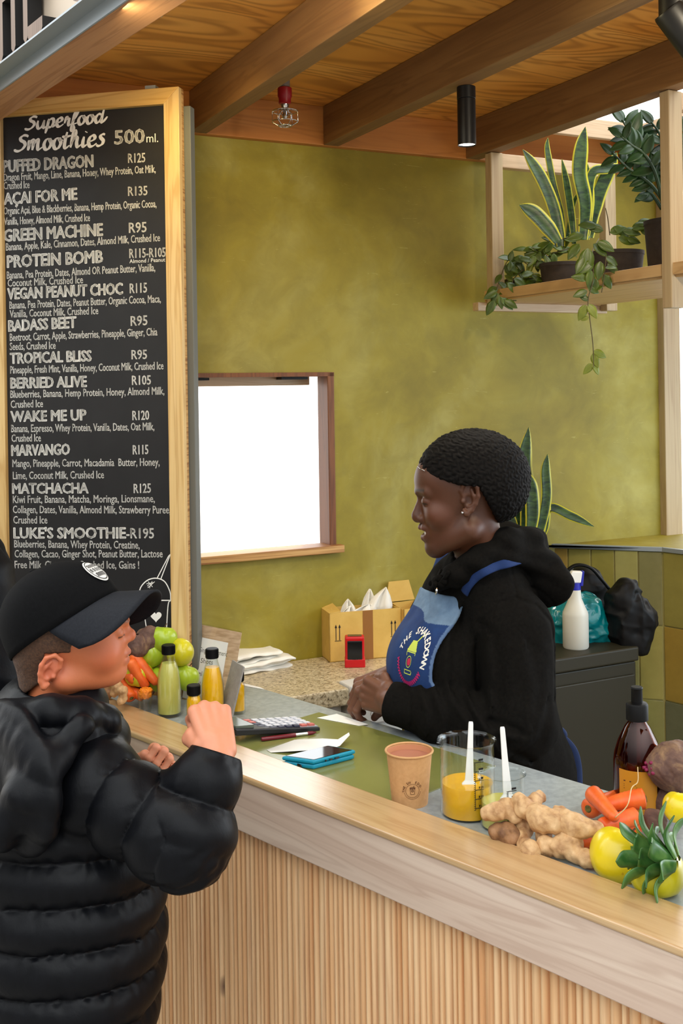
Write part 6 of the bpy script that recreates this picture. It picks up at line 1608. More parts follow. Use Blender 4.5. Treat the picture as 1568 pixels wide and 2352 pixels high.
# ------------------------------------------------------------------ the server
S1 = lin((86, 49, 29))[:3]
H0 = at(1085, 1130, 2.42); HF = frame((-1, 0.02, 0))
WF = frame((-.86, -.51, 0)); wF, wL = WF[0], WF[1]
RW3 = [list(r) for r in Matrix((wF, wL, V((0, 0, 1)))).transposed()]
w_ch, w_be, w_hp = at(1105, 1480, 2.55), at(1105, 1650, 2.57), at(1150, 1770, 2.61)
w_bu = at(1003, 1535, 2.47)
LS, LE, LM, LW = at(1180, 1445, 2.40), at(1196, 1662, 2.335), at(1010, 1640, 2.37), at(900, 1613, 2.415)
RS, RE, RW_ = at(1022, 1425, 2.70), at(1035, 1640, 2.80), at(918, 1552, 2.58)
w_nb = at(1105, 1310, 2.46)
def head_w(q):
    d = ell(q, (.025, 0, .028), (.098, .074, .096))
    d = smin(d, ell(q, (.052, 0, .028), (.074, .064, .055)), .02)                      # forehead
    d = smin(d, ell(q, (.058, 0, -.045), (.055, .055, .076)), .025)                    # mid face
    for s in (1, -1):
        d = smin(d, cone(q, (.012, .050 * s, -.078), (.078, .014 * s, -.118), .024, .021), .022)   # jaw
        d = smin(d, sball(q, (.080, .037 * s, -.046), .026), .018)                     # cheek
        d = smin(d, cone(q, (.119, .010 * s, .002), (.103, .042 * s, .004), .0085, .009), .012)    # brow
    d = smin(d, ell(q, (.088, 0, -.088), (.026, .030, .026)), .012)                    # mouth barrel
    d = smin(d, ell(q, (.086, 0, -.124), (.0205, .022, .020)), .014)                   # chin
    for s in (1, -1):
        d = smax(d, -ell(q, (.124, .030 * s, -.014), (.014, .017, .011)), .012)        # eye hollow
        d = smin(d, ell(q, (.101, .031 * s, -.016), (.0145, .0155, .0125)), .003)      # closed lid
    n = cone(q, (.113, 0, -.012), (.124, 0, -.048), .0075, .0115); n = smin(n, sball(q, (.1225, 0, -.054), .0128), .006)
    for s in (1, -1): n = smin(n, ell(q, (.1125, .0125 * s, -.058), (.0115, .0085, .0085)), .006)
    d = smin(d, n, .008)
    for s in (1, -1): d = smax(d, -sball(q, (.117, .0075 * s, -.0685), .0036), .003)
    up = chain(q, [(.094, -.026, -.079), (.109, -.014, -.0765), (.1150, 0, -.0765), (.109, .014, -.0765), (.094, .026, -.079)], [.0035, .0062, .0068, .0062, .0035], .004)
    lo_ = chain(q, [(.094, -.024, -.084), (.104, -.013, -.0970), (.1085, 0, -.0995), (.104, .013, -.0970), (.094, .024, -.084)], [.0035, .0065, .0075, .0065, .0035], .004)
    d = smin(d, up, .005); d = smin(d, lo_, .005)
    d = smax(d, -ell(q, (.112, 0, -.0875), (.014, .022, .0052)), .0025)                # smile opening
    d = np.minimum(d, ell(q, (.094, 0, -.0875), (.0135, .022, .009)))                  # teeth
    for s in (1, -1):                                                                  # smile fold
        d = d + .0018 * np.exp(-((q[:, 0] - (.100 + .10 * (q[:, 2] + .075) * .35)) / .004) ** 2 - ((q[:, 2] + .078) / .020) ** 2) * (q[:, 1] * s > .018)
    for s in (1, -1): d = np.minimum(d, smin(d, ear(q, .0155, -.004, .069, 1.04, -.05, s), .004))
    return d
def body_w(P):
    q = loc_(P, H0, HF)
    hd = near(P, H0 + V((-.02, 0, -.02)), .17, lambda X: head_w(loc_(X, H0, HF)), .05)
    d = cone(P, H0 + HF[0] * -.004 + V((0, 0, -.06)), w_nb, .052, .056); d = smin(d, hd, .022)
    d = smin(d, cone(P, w_nb + V((0, 0, -.02)), w_ch, .052, .11), .04); d = smin(d, cone(P, w_ch, w_hp, .12, .13), .05)
    for a, b, c in ((LS, LE, LW), (RS, RE, RW_)): d = smin(d, chain(P, [w_ch + (a - w_ch) * .3, a, b, c], [.07, .055, .042, .026], .02), .03)
    d = smin(d, hw_l(P), .008); d = smin(d, hw_r(P), .008)
    return d
hw_l = hand(at(897, 1611, 2.425), (-.62, .72, .10), (-.72, -.66, .20), False, .92, ((58, 72, 40), (62, 75, 40), (64, 76, 40), (62, 74, 40)), ((.022, .026, -.008), (.052, .044, -.016), (.078, .036, -.022), (.096, .020, -.026)))
hw_r = hand(at(902, 1552, 2.54), (-.88, -.30, -.30), (-.52, -.42, .74), True, .96, ((46, 52, 30), (50, 55, 30), (52, 56, 30), (52, 56, 30)), ((.022, .026, -.010), (.050, .046, -.026), (.070, .042, -.048), (.080, .030, -.066)))
def skin_w(vs):
    q = loc_(vs, H0, HF); t = tint_of(len(vs), S1)
    blend(t, gauss(q, (.085, .045, -.045), (.03, .03, .028)) * .5, lin((112, 60, 38))[:3]); blend(t, gauss(q, (.085, -.045, -.045), (.03, .03, .028)) * .5, lin((112, 60, 38))[:3])
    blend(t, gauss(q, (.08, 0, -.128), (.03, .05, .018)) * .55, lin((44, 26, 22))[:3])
    lip = np.maximum(gauss(q, (.113, 0, -.0775), (.012, .022, .0065)), gauss(q, (.107, 0, -.098), (.012, .020, .0075))) * 1.3
    blend(t, np.clip(lip - .3, 0, 1) * .9, lin((120, 68, 64))[:3])
    teeth = (np.abs(q[:, 2] + .0875) < .0062) & (np.abs(q[:, 1]) < .020) & (q[:, 0] > .088) & (q[:, 0] < .1085); t[teeth] = lin((232, 222, 210))[:3]
    for s in (1, -1):
        br = np.exp(-((q[:, 2] - (.0075 + .10 * (np.abs(q[:, 1]) - .022) - 2.6 * (np.abs(q[:, 1]) - .026) ** 2)) / .0030) ** 2) * (np.abs(q[:, 1] - .028 * s) < .020) * (q[:, 0] > .07); blend(t, br * .85, lin((24, 16, 14))[:3])
        lash = np.exp(-((q[:, 2] + .0205 + 3 * (np.abs(q[:, 1]) - .031) ** 2) / .0016) ** 2) * (np.abs(q[:, 1] - .031 * s) < .014) * (q[:, 0] > .09); blend(t, lash, lin((14, 10, 10))[:3])
        blend(t, gauss(q, (.020, .074 * s, -.010), (.006, .02, .008)) * .6, lin((40, 22, 18))[:3])
    hd = q[:, 2] < -.30
    blend(t, hd * .6, lin((122, 80, 60))[:3])  # hands painted paler, light falling on them put into the skin colour
    return t
wm = thing('person', 'woman in black hoodie and blue denim apron smiling down behind the counter', 'person', (w_hp.x, w_hp.y, 0))
lo, hi = bounds([H0 + V((0, 0, .14)), w_hp + V((.13, 0, -.12)), RE, LE, LW - V((.11, 0, 0)), RW_], .07)
sd('body', body_w, lo, hi, .0021, skin_m, wm, skin_w)
# hair: short rows of braids in a rounded cap
def hair_w(P):
    q = loc_(P, H0, HF)
    d = ell(q, (-.002, 0, .044), (.121, .092, .096)); d = smin(d, ell(q, (-.050, 0, .004), (.066, .076, .070)), .04)
    zh = .024 + np.maximum(q[:, 0] - .039, 0) * .36 - np.maximum(.039 - q[:, 0], 0) * .05
    xb = -.006 - (.022 - q[:, 2]) * .55 
    cut = np.minimum(zh - q[:, 2], q[:, 0] - xb); d = smax(d, cut * .85, .006)
    u = q[:, 0] * .50 + q[:, 2] * .86 + .0022 * np.sin(q[:, 0] * 330 - q[:, 2] * 190) + .002 * vnoise(P, 40, 3); v = q[:, 0] * .86 - q[:, 2] * .5 + .5 * np.abs(q[:, 1])
    rows = np.abs(np.sin(u * PI / .0125)); bead = np.sin(v * 2 * PI / .0105 + 3.0 * np.sin(u * PI / .0125))
    return d - .0021 * rows ** .7 - .0009 * bead - .001 * vnoise(P, 150, 8)
sd('braided_hair', hair_w, *bounds([H0], .155), .0019, hair_m, wm)
for s in (1, -1):
    mb = MB(); c_ = H0 + HF[0] * .030 + HF[1] * (.0755 * s) + V((0, 0, -.037)); mb.ball(c_, .0033, 14, 8); mb.build('ear_stud', chrome, wm, True)
mb = MB(); mb.tube([H0 + HF[0] * x + HF[1] * y + HF[2] * z for x, y, z in ((.122, .020, .060), (.117, .035, .056), (.108, .050, .052))], .0009, 6); mb.build('hair_pin', chrome, wm, True)
# hoodie
def pxz(pts): return np.array([[at(x, y, 2.36).x, at(x, y, 2.36).z] for x, y in pts], dtype=np.float32)
GROOVES = [(pxz([(1110, 1436), (1099, 1500), (1097, 1560), (1108, 1606)]), .010, .0095), (pxz([(1108, 1425), (1138, 1386), (1180, 1372), (1230, 1388), (1264, 1428), (1272, 1500), (1264, 1600)]), .0032, .0035), (pxz([(1180, 1300), (1186, 1372)]), .0022, .003), (pxz([(948, 1566), (940, 1612), (944, 1664)]), .002, .0028)]
FOLDS = [(pxz([(1046, 1596), (1070, 1630), (1078, 1684)]), .0075, .011), (pxz([(1082, 1602), (1108, 1640), (1168, 1652)]), .0085, .012), (pxz([(1006, 1590), (1022, 1636), (1016, 1690)]), .0055, .011), (pxz([(1112, 1648), (1142, 1694), (1196, 1724)]), .0075, .012), (pxz([(972, 1580), (984, 1620), (976, 1668)]), .004, .010), (pxz([(1060, 1420), (1040, 1480), (1032, 1560)]), .005, .014), (pxz([(1120, 1460), (1130, 1540), (1122, 1600)]), .005, .016), (pxz([(1236, 1600), (1216, 1660), (1170, 1700)]), .006, .014), (pxz([(1200, 1480), (1215, 1560), (1205, 1630)]), .004, .018)]
def near_folds(P):
    xz = P[:, [0, 2]]; out = np.zeros(len(P), dtype=np.float32); front = np.clip((2.52 - P[:, 1]) / .05, 0, 1)
    for lst, signed in ((GROOVES, False), (FOLDS, True)):
        for pl, a, w in lst:
            bd = np.full(len(P), 9.0, dtype=np.float32); bs_ = np.zeros(len(P), dtype=np.float32)
            for p0, p1 in zip(pl, pl[1:]):
                ab = p1 - p0; t = np.clip(((xz - p0) @ ab) / float(ab @ ab), 0, 1); r = xz - p0 - t[:, None] * ab; dd = np.linalg.norm(r, axis=1)
                cr_ = np.sign(ab[0] * r[:, 1] - ab[1] * r[:, 0]); m = dd < bd; bd = np.where(m, dd, bd); bs_ = np.where(m, cr_, bs_)
            g = np.exp(-(bd / w) ** 2)
            out += a * (1.6 * bs_ * (bd / w) * g if signed else g)
    return out * front * 1.35
def torso_w(P):
    d = ell(P, w_ch, (.145, .172, .235), RW3); d = smin(d, ell(P, w_be, (.160, .180, .235), RW3), .08); d = smin(d, ell(P, w_bu, (.085, .125, .10), RW3), .07); return smin(d, ell(P, w_hp, (.165, .195, .17), RW3), .06)
hr1 = [at(1010, 1338, 2.43), at(1046, 1318, 2.395), at(1100, 1282, 2.385), at(1160, 1244, 2.41), at(1212, 1248, 2.46), at(1222, 1250, 2.56), at(1160, 1232, 2.61), at(1075, 1265, 2.58), at(1016, 1318, 2.51), at(1006, 1340, 2.46)]
hr2 = [at(1050, 1338, 2.40), at(1108, 1304, 2.385), at(1168, 1272, 2.40), at(1224, 1282, 2.45), at(1244, 1318, 2.51), at(1232, 1310, 2.60)]
def hoodie(P):
    f = vnoise(P * A((1, 1, .5)), 20, 2) * .0035 + vnoise(P, 55, 4) * .0012
    d = torso_w(P)
    d = smin(d, cone(P, LS, w_nb, .082, .07), .04); d = smin(d, cone(P, RS, w_nb, .082, .07), .04)
    # sleeves with gathered folds towards the cuff and the elbow
    def sleeve(pts, rs):
        e = chain(P, pts, rs, .035); return e
    al = sleeve([LS, LE], [.093, .076]); 
    fo = sleeve([LE, LM, LW], [.076, .058, .044])
    ab = LW - LE; tt = ((P - A(LE)) @ A(ab)) / ab.length_squared
    fold = np.sin(tt * 30 + 2.6 * vnoise(P, 13, 7) + (P[:, 2] - LE.z) * 40) * .0032 * np.exp(-((tt - .34) / .30) ** 2)
    fo = fo + fold
    fo = smin(fo, cone(P, LW - (LW - LM).normalized() * .035, LW, .0455, .0445) - .001, .006)
    fo = smax(fo, ((P - A(LW)) @ A((LW - LM).normalized())) - .004, .006)
    al = al + vnoise(P * A((1, 1, .45)), 13, 13) * .004; e = smin(al, fo, .022); d = smin(d, e, .009)
    ra = smin(chain(P, [RS, RE], [.090, .074], .03), chain(P, [RE, RW_], [.074, .046], .03), .03); ra = smax(ra, ((P - A(RW_)) @ A((RW_ - RE).normalized())) - .004, .006)
    d = smin(d, ra, .018)
    crease = np.sin((P[:, 2] * .8 + P[:, 0] * .6) * 70 + 3 * vnoise(P, 12, 3)) * .0022 * np.exp(-((P[:, 2] - .93) / .10) ** 2)
    d = d + f + crease + near_folds(P)
    d = smax(d, -cone(P, w_nb + V((-.010, 0, .045)), H0 + V((.01, 0, -.10)), .054, .066), .012)         # neck opening
    h = chain(P, hr1, [.018, .022, .026, .030, .032, .034, .032, .028, .022, .018], .02)
    h2 = chain(P, hr2, [.014, .018, .022, .030, .036, .034], .02); h2 = smin(h2, ell(P, at(1236, 1330, 2.50), (.040, .11, .062), RW3), .04)
    h = smin(h, h2, .006) + vnoise(P, 24, 6) * .002 + .0018 * np.sin((P[:, 2] + .45 * P[:, 0]) * 150 + 2 * vnoise(P, 10, 5)) * np.clip((P[:, 2] - 1.24) / .05, 0, 1)
    d = smin(d, h, .008)
    seam = np.abs(np.linalg.norm((P - A(LS + V((.012, 0, -.005)))) * A((1, .55, 1)), axis=1) - .100); d = d + .0022 * np.exp(-(seam / .0028) ** 2) * (P[:, 2] > LS.z - .02)
    d = smax(d, .755 - P[:, 2], .012)
    return d
lo, hi = bounds([LS, RS, LE, RE, LW, w_hp + V((.1, 0, -.06)), at(1290, 1400, 2.5), at(1100, 1215, 2.5)], .11)
hoo = sd('hoodie', hoodie, lo, hi, .0036, hood_m, wm); hbv = bvh_of(hoo)
# denim apron
DN, DL, DE = lin((6, 46, 104))[:3], lin((118, 146, 176))[:3], lin((120, 150, 190))[:3]
za_top, za_w = at(1000, 1368, 2.45).z, at(1000, 1590, 2.45).z
def ap_w(z): return np.interp(z, [.50, .86, za_w - .05, za_w, za_w + .05, za_top - .04, za_top], [.20, .17, .15, .120, .098, .088, .083])
def apron(P):
    q = (P - A(w_ch)) @ np.array(RW3, dtype=np.float32)
    body = torso_w(P) + vnoise(P * A((1, 1, .35)), 26, 12) * .003
    low = ell(P, V((w_hp.x, w_hp.y, .70)) + wF * .02, (.165, .20, .34), RW3); body = smin(body, low, .08)
    d = np.abs(body - .011) - .0032
    d = smax(d, np.abs(q[:, 1]) - ap_w(P[:, 2]), .003); d = smax(d, -(q[:, 0] + .02), .004); d = smax(d, P[:, 2] - za_top, .003); return smax(d, .50 - P[:, 2], .003)
def ap_t(vs):
    q = (vs - A(w_ch)) @ np.array(RW3, dtype=np.float32); t = tint_of(len(vs), DN)
    st = vnoise(vs * A((60, 60, 7)), 1.0, 5) * .5 + .5; blend(t, st * .35, lin((34, 84, 150))[:3])
    zc = za_top - .046 - .010 * np.tanh((q[:, 1] - .01) * 60); m = vs[:, 2] > zc; t[m] = DL; blend(t, m * (vnoise(vs, 90, 2) * .25 + .25), lin((86, 116, 150))[:3])
    ed = np.abs(np.abs(q[:, 1]) - ap_w(vs[:, 2])) < .0035; blend(t, (ed & ~m) * .55, DE)
    return t
apr = sd('denim_apron', apron, *bounds([w_ch + V((0, 0, .18)), V((w_hp.x, w_hp.y, .55)), w_ch + wF * .2, w_be + wF * .2, w_hp + wL * .2, w_hp - wL * .2], .09), .0026, denim_m, wm, ap_t); abv = bvh_of(apr)
def on_body(px, py, lift, dflt): return hit(hbv, px, py, lift, dflt)
def cloth_band(name, pix, w, m, par, lift=.004, Y=2.42, up=None, col=None):
    pts = [on_body(x, y, lift, at(x, y, Y)) for x, y in pix]; pts[-1] = pts[-1] + V((.012, .03, .004)); mb = MB(); P = catmull([tuple(p) for p in pts], 6)
    mb.col = col or (1, 1, 1); n0 = 0; mb.tube(P, w, 10, flat=.30, up=up or (0, -1, 0.4)); return mb.build(name, m, par, True, usetint=True)
cloth_band('apron_strap', [(1066, 1362), (1074, 1345), (1090, 1326), (1112, 1311), (1140, 1299), (1168, 1292), (1196, 1290)], .0115, denim_m, apr, .003, 2.40, (0, -.7, .7), DN)
p0 = w_ch + wF * .10 - wL * .07; mb = MB(); mb.col = DN; mb.tube([V((p0.x, p0.y, za_top - .01)), V((p0.x + .03, p0.y + .03, za_top + .06)), V((p0.x + .09, p0.y + .05, za_top + .10))], .011, 10, flat=.3); mb.build('apron_strap', denim_m, apr, True, usetint=True)
mb = MB(); mb.col = tuple(x * .6 for x in DN)
kn = at(1272, 1684, 2.60)
mb.tube(catmull([tuple(at(x, y, 2.585)) for x, y in ((1246, 1650), (1262, 1668), (1280, 1690), (1300, 1706), (1316, 1728), (1324, 1760), (1326, 1800), (1326, 1850))], 6), .012, 10, flat=.3, up=(0, -1, 0)); mb.build('apron_tie', denim_m, apr, True, usetint=True)
mb = MB(); mb.col = tuple(x * .6 for x in DN); mb.ball(kn, (.020, .014, .022), 16, 10); mb.tube(catmull([tuple(at(x, y, 2.575)) for x, y in ((1270, 1690), (1286, 1676), (1296, 1690), (1280, 1704), (1268, 1692))], 6), .007, 8); mb.build('tie_knot', denim_m, apr, True, usetint=True)
# embroidered emblem on the bib
lc = hit(abv, 943, 1512, 0, w_ch + wF * .19)
def apmap(x, y):
    o = lc + wL * (x * .74 - .004) + V((0, 0, y)) + wF * .2; h = abv.ray_cast(o, -wF); return (h[0] if h[0] is not None else lc) + wF * .0012
em_w = mat('white thread', (232, 232, 226), .7); em_g = mat('lime thread', (206, 222, 90), .7); em_p = mat('magenta thread', (190, 24, 100), .7); em_r = mat('red thread', (200, 30, 70), .7)
mb = MB(); arc_text(mb, 'THE', .050, .0135, -72, -40, apmap, .03); arc_text(mb, 'SHAKEDOWN', .050, .0135, -12, 100, apmap, .03); mb.build('emblem_lettering', em_w, apr)
mb = MB(); k = 0
for a in np.arange(118, 262, 7.0):
    r0_, r1_ = .050, .060; aa, ab2 = math.radians(a), math.radians(a + 4); poly2d(mb, [(r0_ * math.sin(aa), r0_ * math.cos(aa)), (r1_ * math.sin(ab2), r1_ * math.cos(ab2)), (r0_ * math.sin(ab2 + .04), r0_ * math.cos(ab2 + .04))], .0011, apmap)
mb.build('emblem_lower_arc', em_p, apr)
mb = MB(); cupo = [(-.020, .012), (-.016, -.034), (.016, -.034), (.020, .012)]
poly2d(mb, cupo + [cupo[0]], .0010, apmap); poly2d(mb, [(-.017, -.026), (.017, -.026)], .0009, apmap); poly2d(mb, [(-.021, .016), (.021, .016)], .0022, apmap)
for i in range(5): poly2d(mb, [(-.018 + i * .002, .020 + i * .0035), (.018 - i * .002, .020 + i * .0035)], .0019, apmap)
poly2d(mb, [(.004, .030), (.020, .052)], .0016, apmap); ring2d(mb, .012, .0008, lambda x, y: apmap(x, y - .008), n=20); mb.build('emblem_cup', em_g, apr)
mb = MB(); ring2d(mb, .004, .004, lambda x, y: apmap(x + .001, y - .008), n=14); mb.build('emblem_dot', em_r, apr)
# drawstrings with a steel end
mb = MB()
for pix in (((1012, 1312), (1006, 1325), (1000, 1336), (994, 1348)), ((1030, 1312), (1022, 1326), (1014, 1336), (1006, 1344))): mb.tube([on_body(x, y, .006, at(x, y, 2.40)) for x, y in pix], .0048, 8)
for x, y, r in ((1010, 1328, .0085), (1020, 1334, .0085), (1002, 1342, .008), (994, 1352, .0075), (990, 1340, .007), (1014, 1342, .0075)): mb.ball(on_body(x, y, .006, at(x, y, 2.40)), (r, r * .8, r), 12, 8)
mb.build('drawstring', hood_m, hoo, True)
mb = MB(); ag = on_body(1004, 1350, .016, at(1004, 1350, 2.38)); ag2 = at(1001, 1366, ag.y); mb.tube([ag, ag2], .0026, 10); mb.build('aglet', chrome, hoo, True)
# trousers and shoes, behind the counter
def trousers(P, hip, fr, wd=.085, zt=.84, za=.08, r0=.088, r1=.055):
    d = None
    for s in (1, -1):
        a = V((hip.x, hip.y, zt)) + fr[1] * (wd * s); b = V((hip.x, hip.y, za)) + fr[1] * (wd * s * 1.05); k_ = (a + b) / 2 + fr[0] * .015
        e = chain(P, [a, k_, b], [r0, r0 * .76, r1], .03); d = e if d is None else smin(d, e, .03)
    d = smin(d, ell(P, V((hip.x, hip.y, zt + .02)), (r0 * 1.35, wd + r0, .10), [list(r) for r in Matrix((fr[0], fr[1], V((0, 0, 1)))).transposed()]), .04)
    return smax(d, za - .02 - P[:, 2], .005) + vnoise(P, 22, 3) * .003
def shoes(par, hip, fr, wd, ln):
    for s in (1, -1):
        c_ = V((hip.x, hip.y, 0)) + fr[1] * (wd * s * 1.05); R = [list(r) for r in Matrix((fr[0], fr[1], V((0, 0, 1)))).transposed()]
        f = lambda P: smax(smin(ell(P, c_ + fr[0] * ln * .28 + V((0, 0, .03)), (ln * .5, .046, .045), R), cone(P, c_ + V((0, 0, .03)), c_ + V((0, 0, .085)), .05, .05), .03), .0005 - P[:, 2], .004)
        sd('shoe', f, *bounds([c_, c_ + fr[0] * ln * .6, c_ + V((0, 0, .09))], .075), .006, shoe_m, par)
sd('trousers', lambda P: trousers(P, w_hp, WF, zt=.74), *bounds([V((w_hp.x, w_hp.y, .05)), V((w_hp.x, w_hp.y, .80))], .22), .008, trouser_m, wm); shoes(wm, w_hp, WF, .085, .25)
# ------------------------------------------------------------------ the boy
S2 = lin((206, 118, 74))[:3]
B0 = at(150, 1480, 1.80); BF = frame((.992, .13, 0))
JF = frame((.74, .672, 0)); jF, jL = JF[0], JF[1]; jR = -jL
RJ3 = [list(r) for r in Matrix((jF, jL, V((0, 0, 1)))).transposed()]
b_top, b_mid, b_hem = at(108, 1704, 1.82), at(128, 2000, 1.82), at(132, 2325, 1.82)
bRS, bRE, bRW = at(205, 1800, 1.70), at(428, 1942, 1.61), at(490, 1745, 1.655)
bLS, bLE, bLW = at(30, 1740, 1.95), at(170, 1950, 2.06), at(312, 1800, 1.99)
def head_b(q):
    d = ell(q, (-.004, 0, .034), (.090, .070, .080))
    d = smin(d, ell(q, (.044, 0, .018), (.056, .058, .046)), .02); d = smin(d, ell(q, (.040, 0, -.014), (.058, .054, .056)), .02)
    for s in (1, -1):
        d = smin(d, cone(q, (.004, .044 * s, -.046), (.068, .012 * s, -.050), .021, .018), .018); d = smin(d, sball(q, (.064, .033 * s, -.012), .025), .016)
        d = smin(d, cone(q, (.098, .010 * s, .034), (.084, .036 * s, .036), .007, .008), .010)
    d = smin(d, ell(q, (.074, 0, -.024), (.026, .028, .022)), .010); d = smin(d, ell(q, (.080, 0, -.048), (.019, .020, .0165)), .012)
    for s in (1, -1):
        d = smax(d, -ell(q, (.104, .027 * s, .022), (.012, .015, .010)), .010); d = smin(d, ell(q, (.086, .0275 * s, .021), (.0115, .013, .0105)), .003)
    n = cone(q, (.095, 0, .026), (.104, 0, .013), .0065, .0090); n = smin(n, sball(q, (.1050, 0, .010), .0098), .005)
    for s in (1, -1): n = smin(n, ell(q, (.0975, .0095 * s, .0065), (.009, .0065, .0065)), .005)
    d = smin(d, n, .007)
    d = smin(d, chain(q, [(.084, -.021, -.0195), (.0965, -.011, -.0165), (.1005, 0, -.0165), (.0965, .011, -.0165), (.084, .021, -.0195)], [.003, .0052, .0058, .0052, .003], .003), .005)
    d = smin(d, chain(q, [(.084, -.019, -.0225), (.0945, -.010, -.0290), (.0975, 0, -.0300), (.0945, .010, -.0290), (.084, .019, -.0225)], [.003, .0055, .0062, .0055, .003], .003), .005)
    d = smax(d, -ell(q, (.104, 0, -.0230), (.010, .018, .0012)), .002)
    for s in (1, -1): d = np.minimum(d, smin(d, ear(q, -.0165, -.0245, .064, .80, -.55, s), .004))
    return d
hb_r = hand(at(500, 1728, 1.66), (-.30, .62, .72), (.25, -.70, .66), True, .82, ((80, 98, 50), (82, 100, 50), (84, 100, 50), (84, 98, 50)), ((.022, .026, -.012), (.050, .040, -.028), (.066, .022, -.040), (.068, .000, -.046)))
hb_l = hand(at(322, 1806, 1.985), (.58, .10, .80), (-.10, .99, -.08), False, .78, ((70, 96, 45), (72, 98, 45), (74, 98, 45), (74, 96, 45)), ((.022, .026, -.012), (.052, .044, -.022), (.074, .036, -.034), (.078, .014, -.042)))
def body_b(P):
    q = loc_(P, B0, BF)
    hd = near(P, B0 + V((0, 0, .02)), .15, lambda X: head_b(loc_(X, B0, BF)), .05)
    d = cone(q, (-.012, 0, -.045), (-.022, 0, -.15), .0435, .048); d = smin(d, hd, .018)
    nb = b_top + V((0, 0, .01)); d = smin(d, cone(P, nb, b_mid, .055, .09), .04); d = smin(d, cone(P, b_mid, b_hem + V((0, 0, .02)), .09, .10), .04)
    for a, b, c in ((bRS, bRE, bRW), (bLS, bLE, bLW)): d = smin(d, chain(P, [b_top + (a - b_top) * .3, a, b, c], [.05, .045, .034, .0215], .02), .025)
    d = smin(d, hb_r(P), .007); return smin(d, hb_l(P), .007)
def skin_b(vs):
    q = loc_(vs, B0, BF); t = tint_of(len(vs), S2)
    red = lin((206, 98, 62))[:3]
    for s in (1, -1): blend(t, gauss(q, (.070, .045 * s, -.012), (.028, .03, .026)) * .5, red); blend(t, gauss(q, (-.017, .07 * s, -.024), (.025, .03, .028)) * .55, lin((196, 98, 76))[:3])
    blend(t, gauss(q, (.108, 0, .010), (.014, .014, .012)) * .4, red)
    lip = np.maximum(gauss(q, (.098, 0, -.0165), (.010, .019, .0055)), gauss(q, (.096, 0, -.0295), (.010, .017, .006))) * 1.3; blend(t, np.clip(lip - .3, 0, 1) * .9, lin((160, 82, 78))[:3])
    for s in (1, -1):
        br = np.exp(-((q[:, 2] - .037) / .003) ** 2) * (np.abs(q[:, 1] - .026 * s) < .018) * (q[:, 0] > .06); blend(t, br * .7, lin((92, 62, 42))[:3])
        lash = np.exp(-((q[:, 2] - .0155) / .0014) ** 2) * (np.abs(q[:, 1] - .0275 * s) < .012) * (q[:, 0] > .075); blend(t, lash, lin((40, 26, 20))[:3])
    kn = np.linalg.norm(vs - A(B0), axis=1) > .19; blend(t, kn * 1.0, lin((214, 140, 106))[:3]); return t  # skin away from the head (the hands) tinted lighter, as if brightly lit
by = thing('person', 'boy in black puffer jacket and black cap with raised fist at the counter', 'person', (b_hem.x, b_hem.y, 0))
lo, hi = bounds([B0 + V((0, 0, .10)), B0 + V((.1, .02, 0)), b_hem, bRE, bLE, bRS, bLS, at(545, 1650, 1.66), at(395, 1720, 1.96)], .06)
sd('body', body_b, lo, hi, .0020, skin_m, by, skin_b)
bhair = mat_noise('short brown hair', [(0.3, (56, 36, 24)), (0.7, (92, 62, 40))], 300, .75, bmp=.4, bscale=700)
def hair_b(P):
    q = loc_(P, B0, BF)
    d = smin(ell(q, (-.004, 0, .034), (.0925, .0725, .083)), cone(q, (-.034, 0, -.022), (-.030, 0, -.085), .047, .041), .02)
    zl = np.where(q[:, 0] < -.034, -.050 + (-.034 - q[:, 0]) * -.75, np.where(q[:, 0] < .016, np.where(q[:, 0] < -.026, -.040, .000), .012))
    d = smax(d, zl - q[:, 2], .004); d = smax(d, q[:, 0] - .024, .004); d = smax(d, q[:, 2] - .06, .004)
    return d + .0006 * vnoise(P, 420, 2)
sd('short_hair', hair_b, *bounds([B0], .14), .0020, bhair, by)
# baseball cap
KB = frame((.966, -.259, 0)); cu = (KB[0] * -.545 + KB[2] * .839).normalized(); cf = (KB[0] * .839 + KB[2] * .545).normalized(); cl = KB[1]
C0 = B0 + V((0, 0, .030)) + BF[0] * .001
cap_b = mat_noise('black cap fabric', [(0.3, (10, 10, 11)), (0.7, (15, 15, 16))], 200, .85, bmp=.2, bscale=1100, Specular_IOR_Level=.08)
brim_b = mat_noise('black brim fabric', [(0.3, (24, 26, 31)), (0.7, (31, 33, 38))], 300, .7, Specular_IOR_Level=.15)
mb = MB(); n1, n2 = 64, 26; e_ = 2.45; rf_, rl_, ru_ = .1035, .083, .104
vs = []
for i in range(n2 + 1):
    ph = PI / 2 * i / n2; c2, s2 = max(math.cos(ph), 0) ** (2 / e_), math.sin(ph) ** (2 / e_) if ph > 0 else 0
    for k in range(n1):
        a = 2 * PI * k / n1; ca, sa = math.cos(a), math.sin(a)
        seam = 1 - .010 * max(0, 1 - min(abs(((a / (PI / 3)) % 1) - .0), abs(((a / (PI / 3)) % 1) - 1)) / .03)
        vs.append(C0 + cf * (rf_ * c2 * ca * seam) + cl * (rl_ * c2 * sa * seam) + cu * (ru_ * s2 * (1 - .10 * max(0, ca) * c2)))
fs = [(i * n1 + k, i * n1 + (k + 1) % n1, (i + 1) * n1 + (k + 1) % n1, (i + 1) * n1 + k) for i in range(n2) for k in range(n1)]
mb.add(vs, fs); bcap = mb.build('cap', cap_b, by, True); md = bcap.modifiers.new('thick', 'SOLIDIFY'); md.thickness = .0025; md.offset = 1
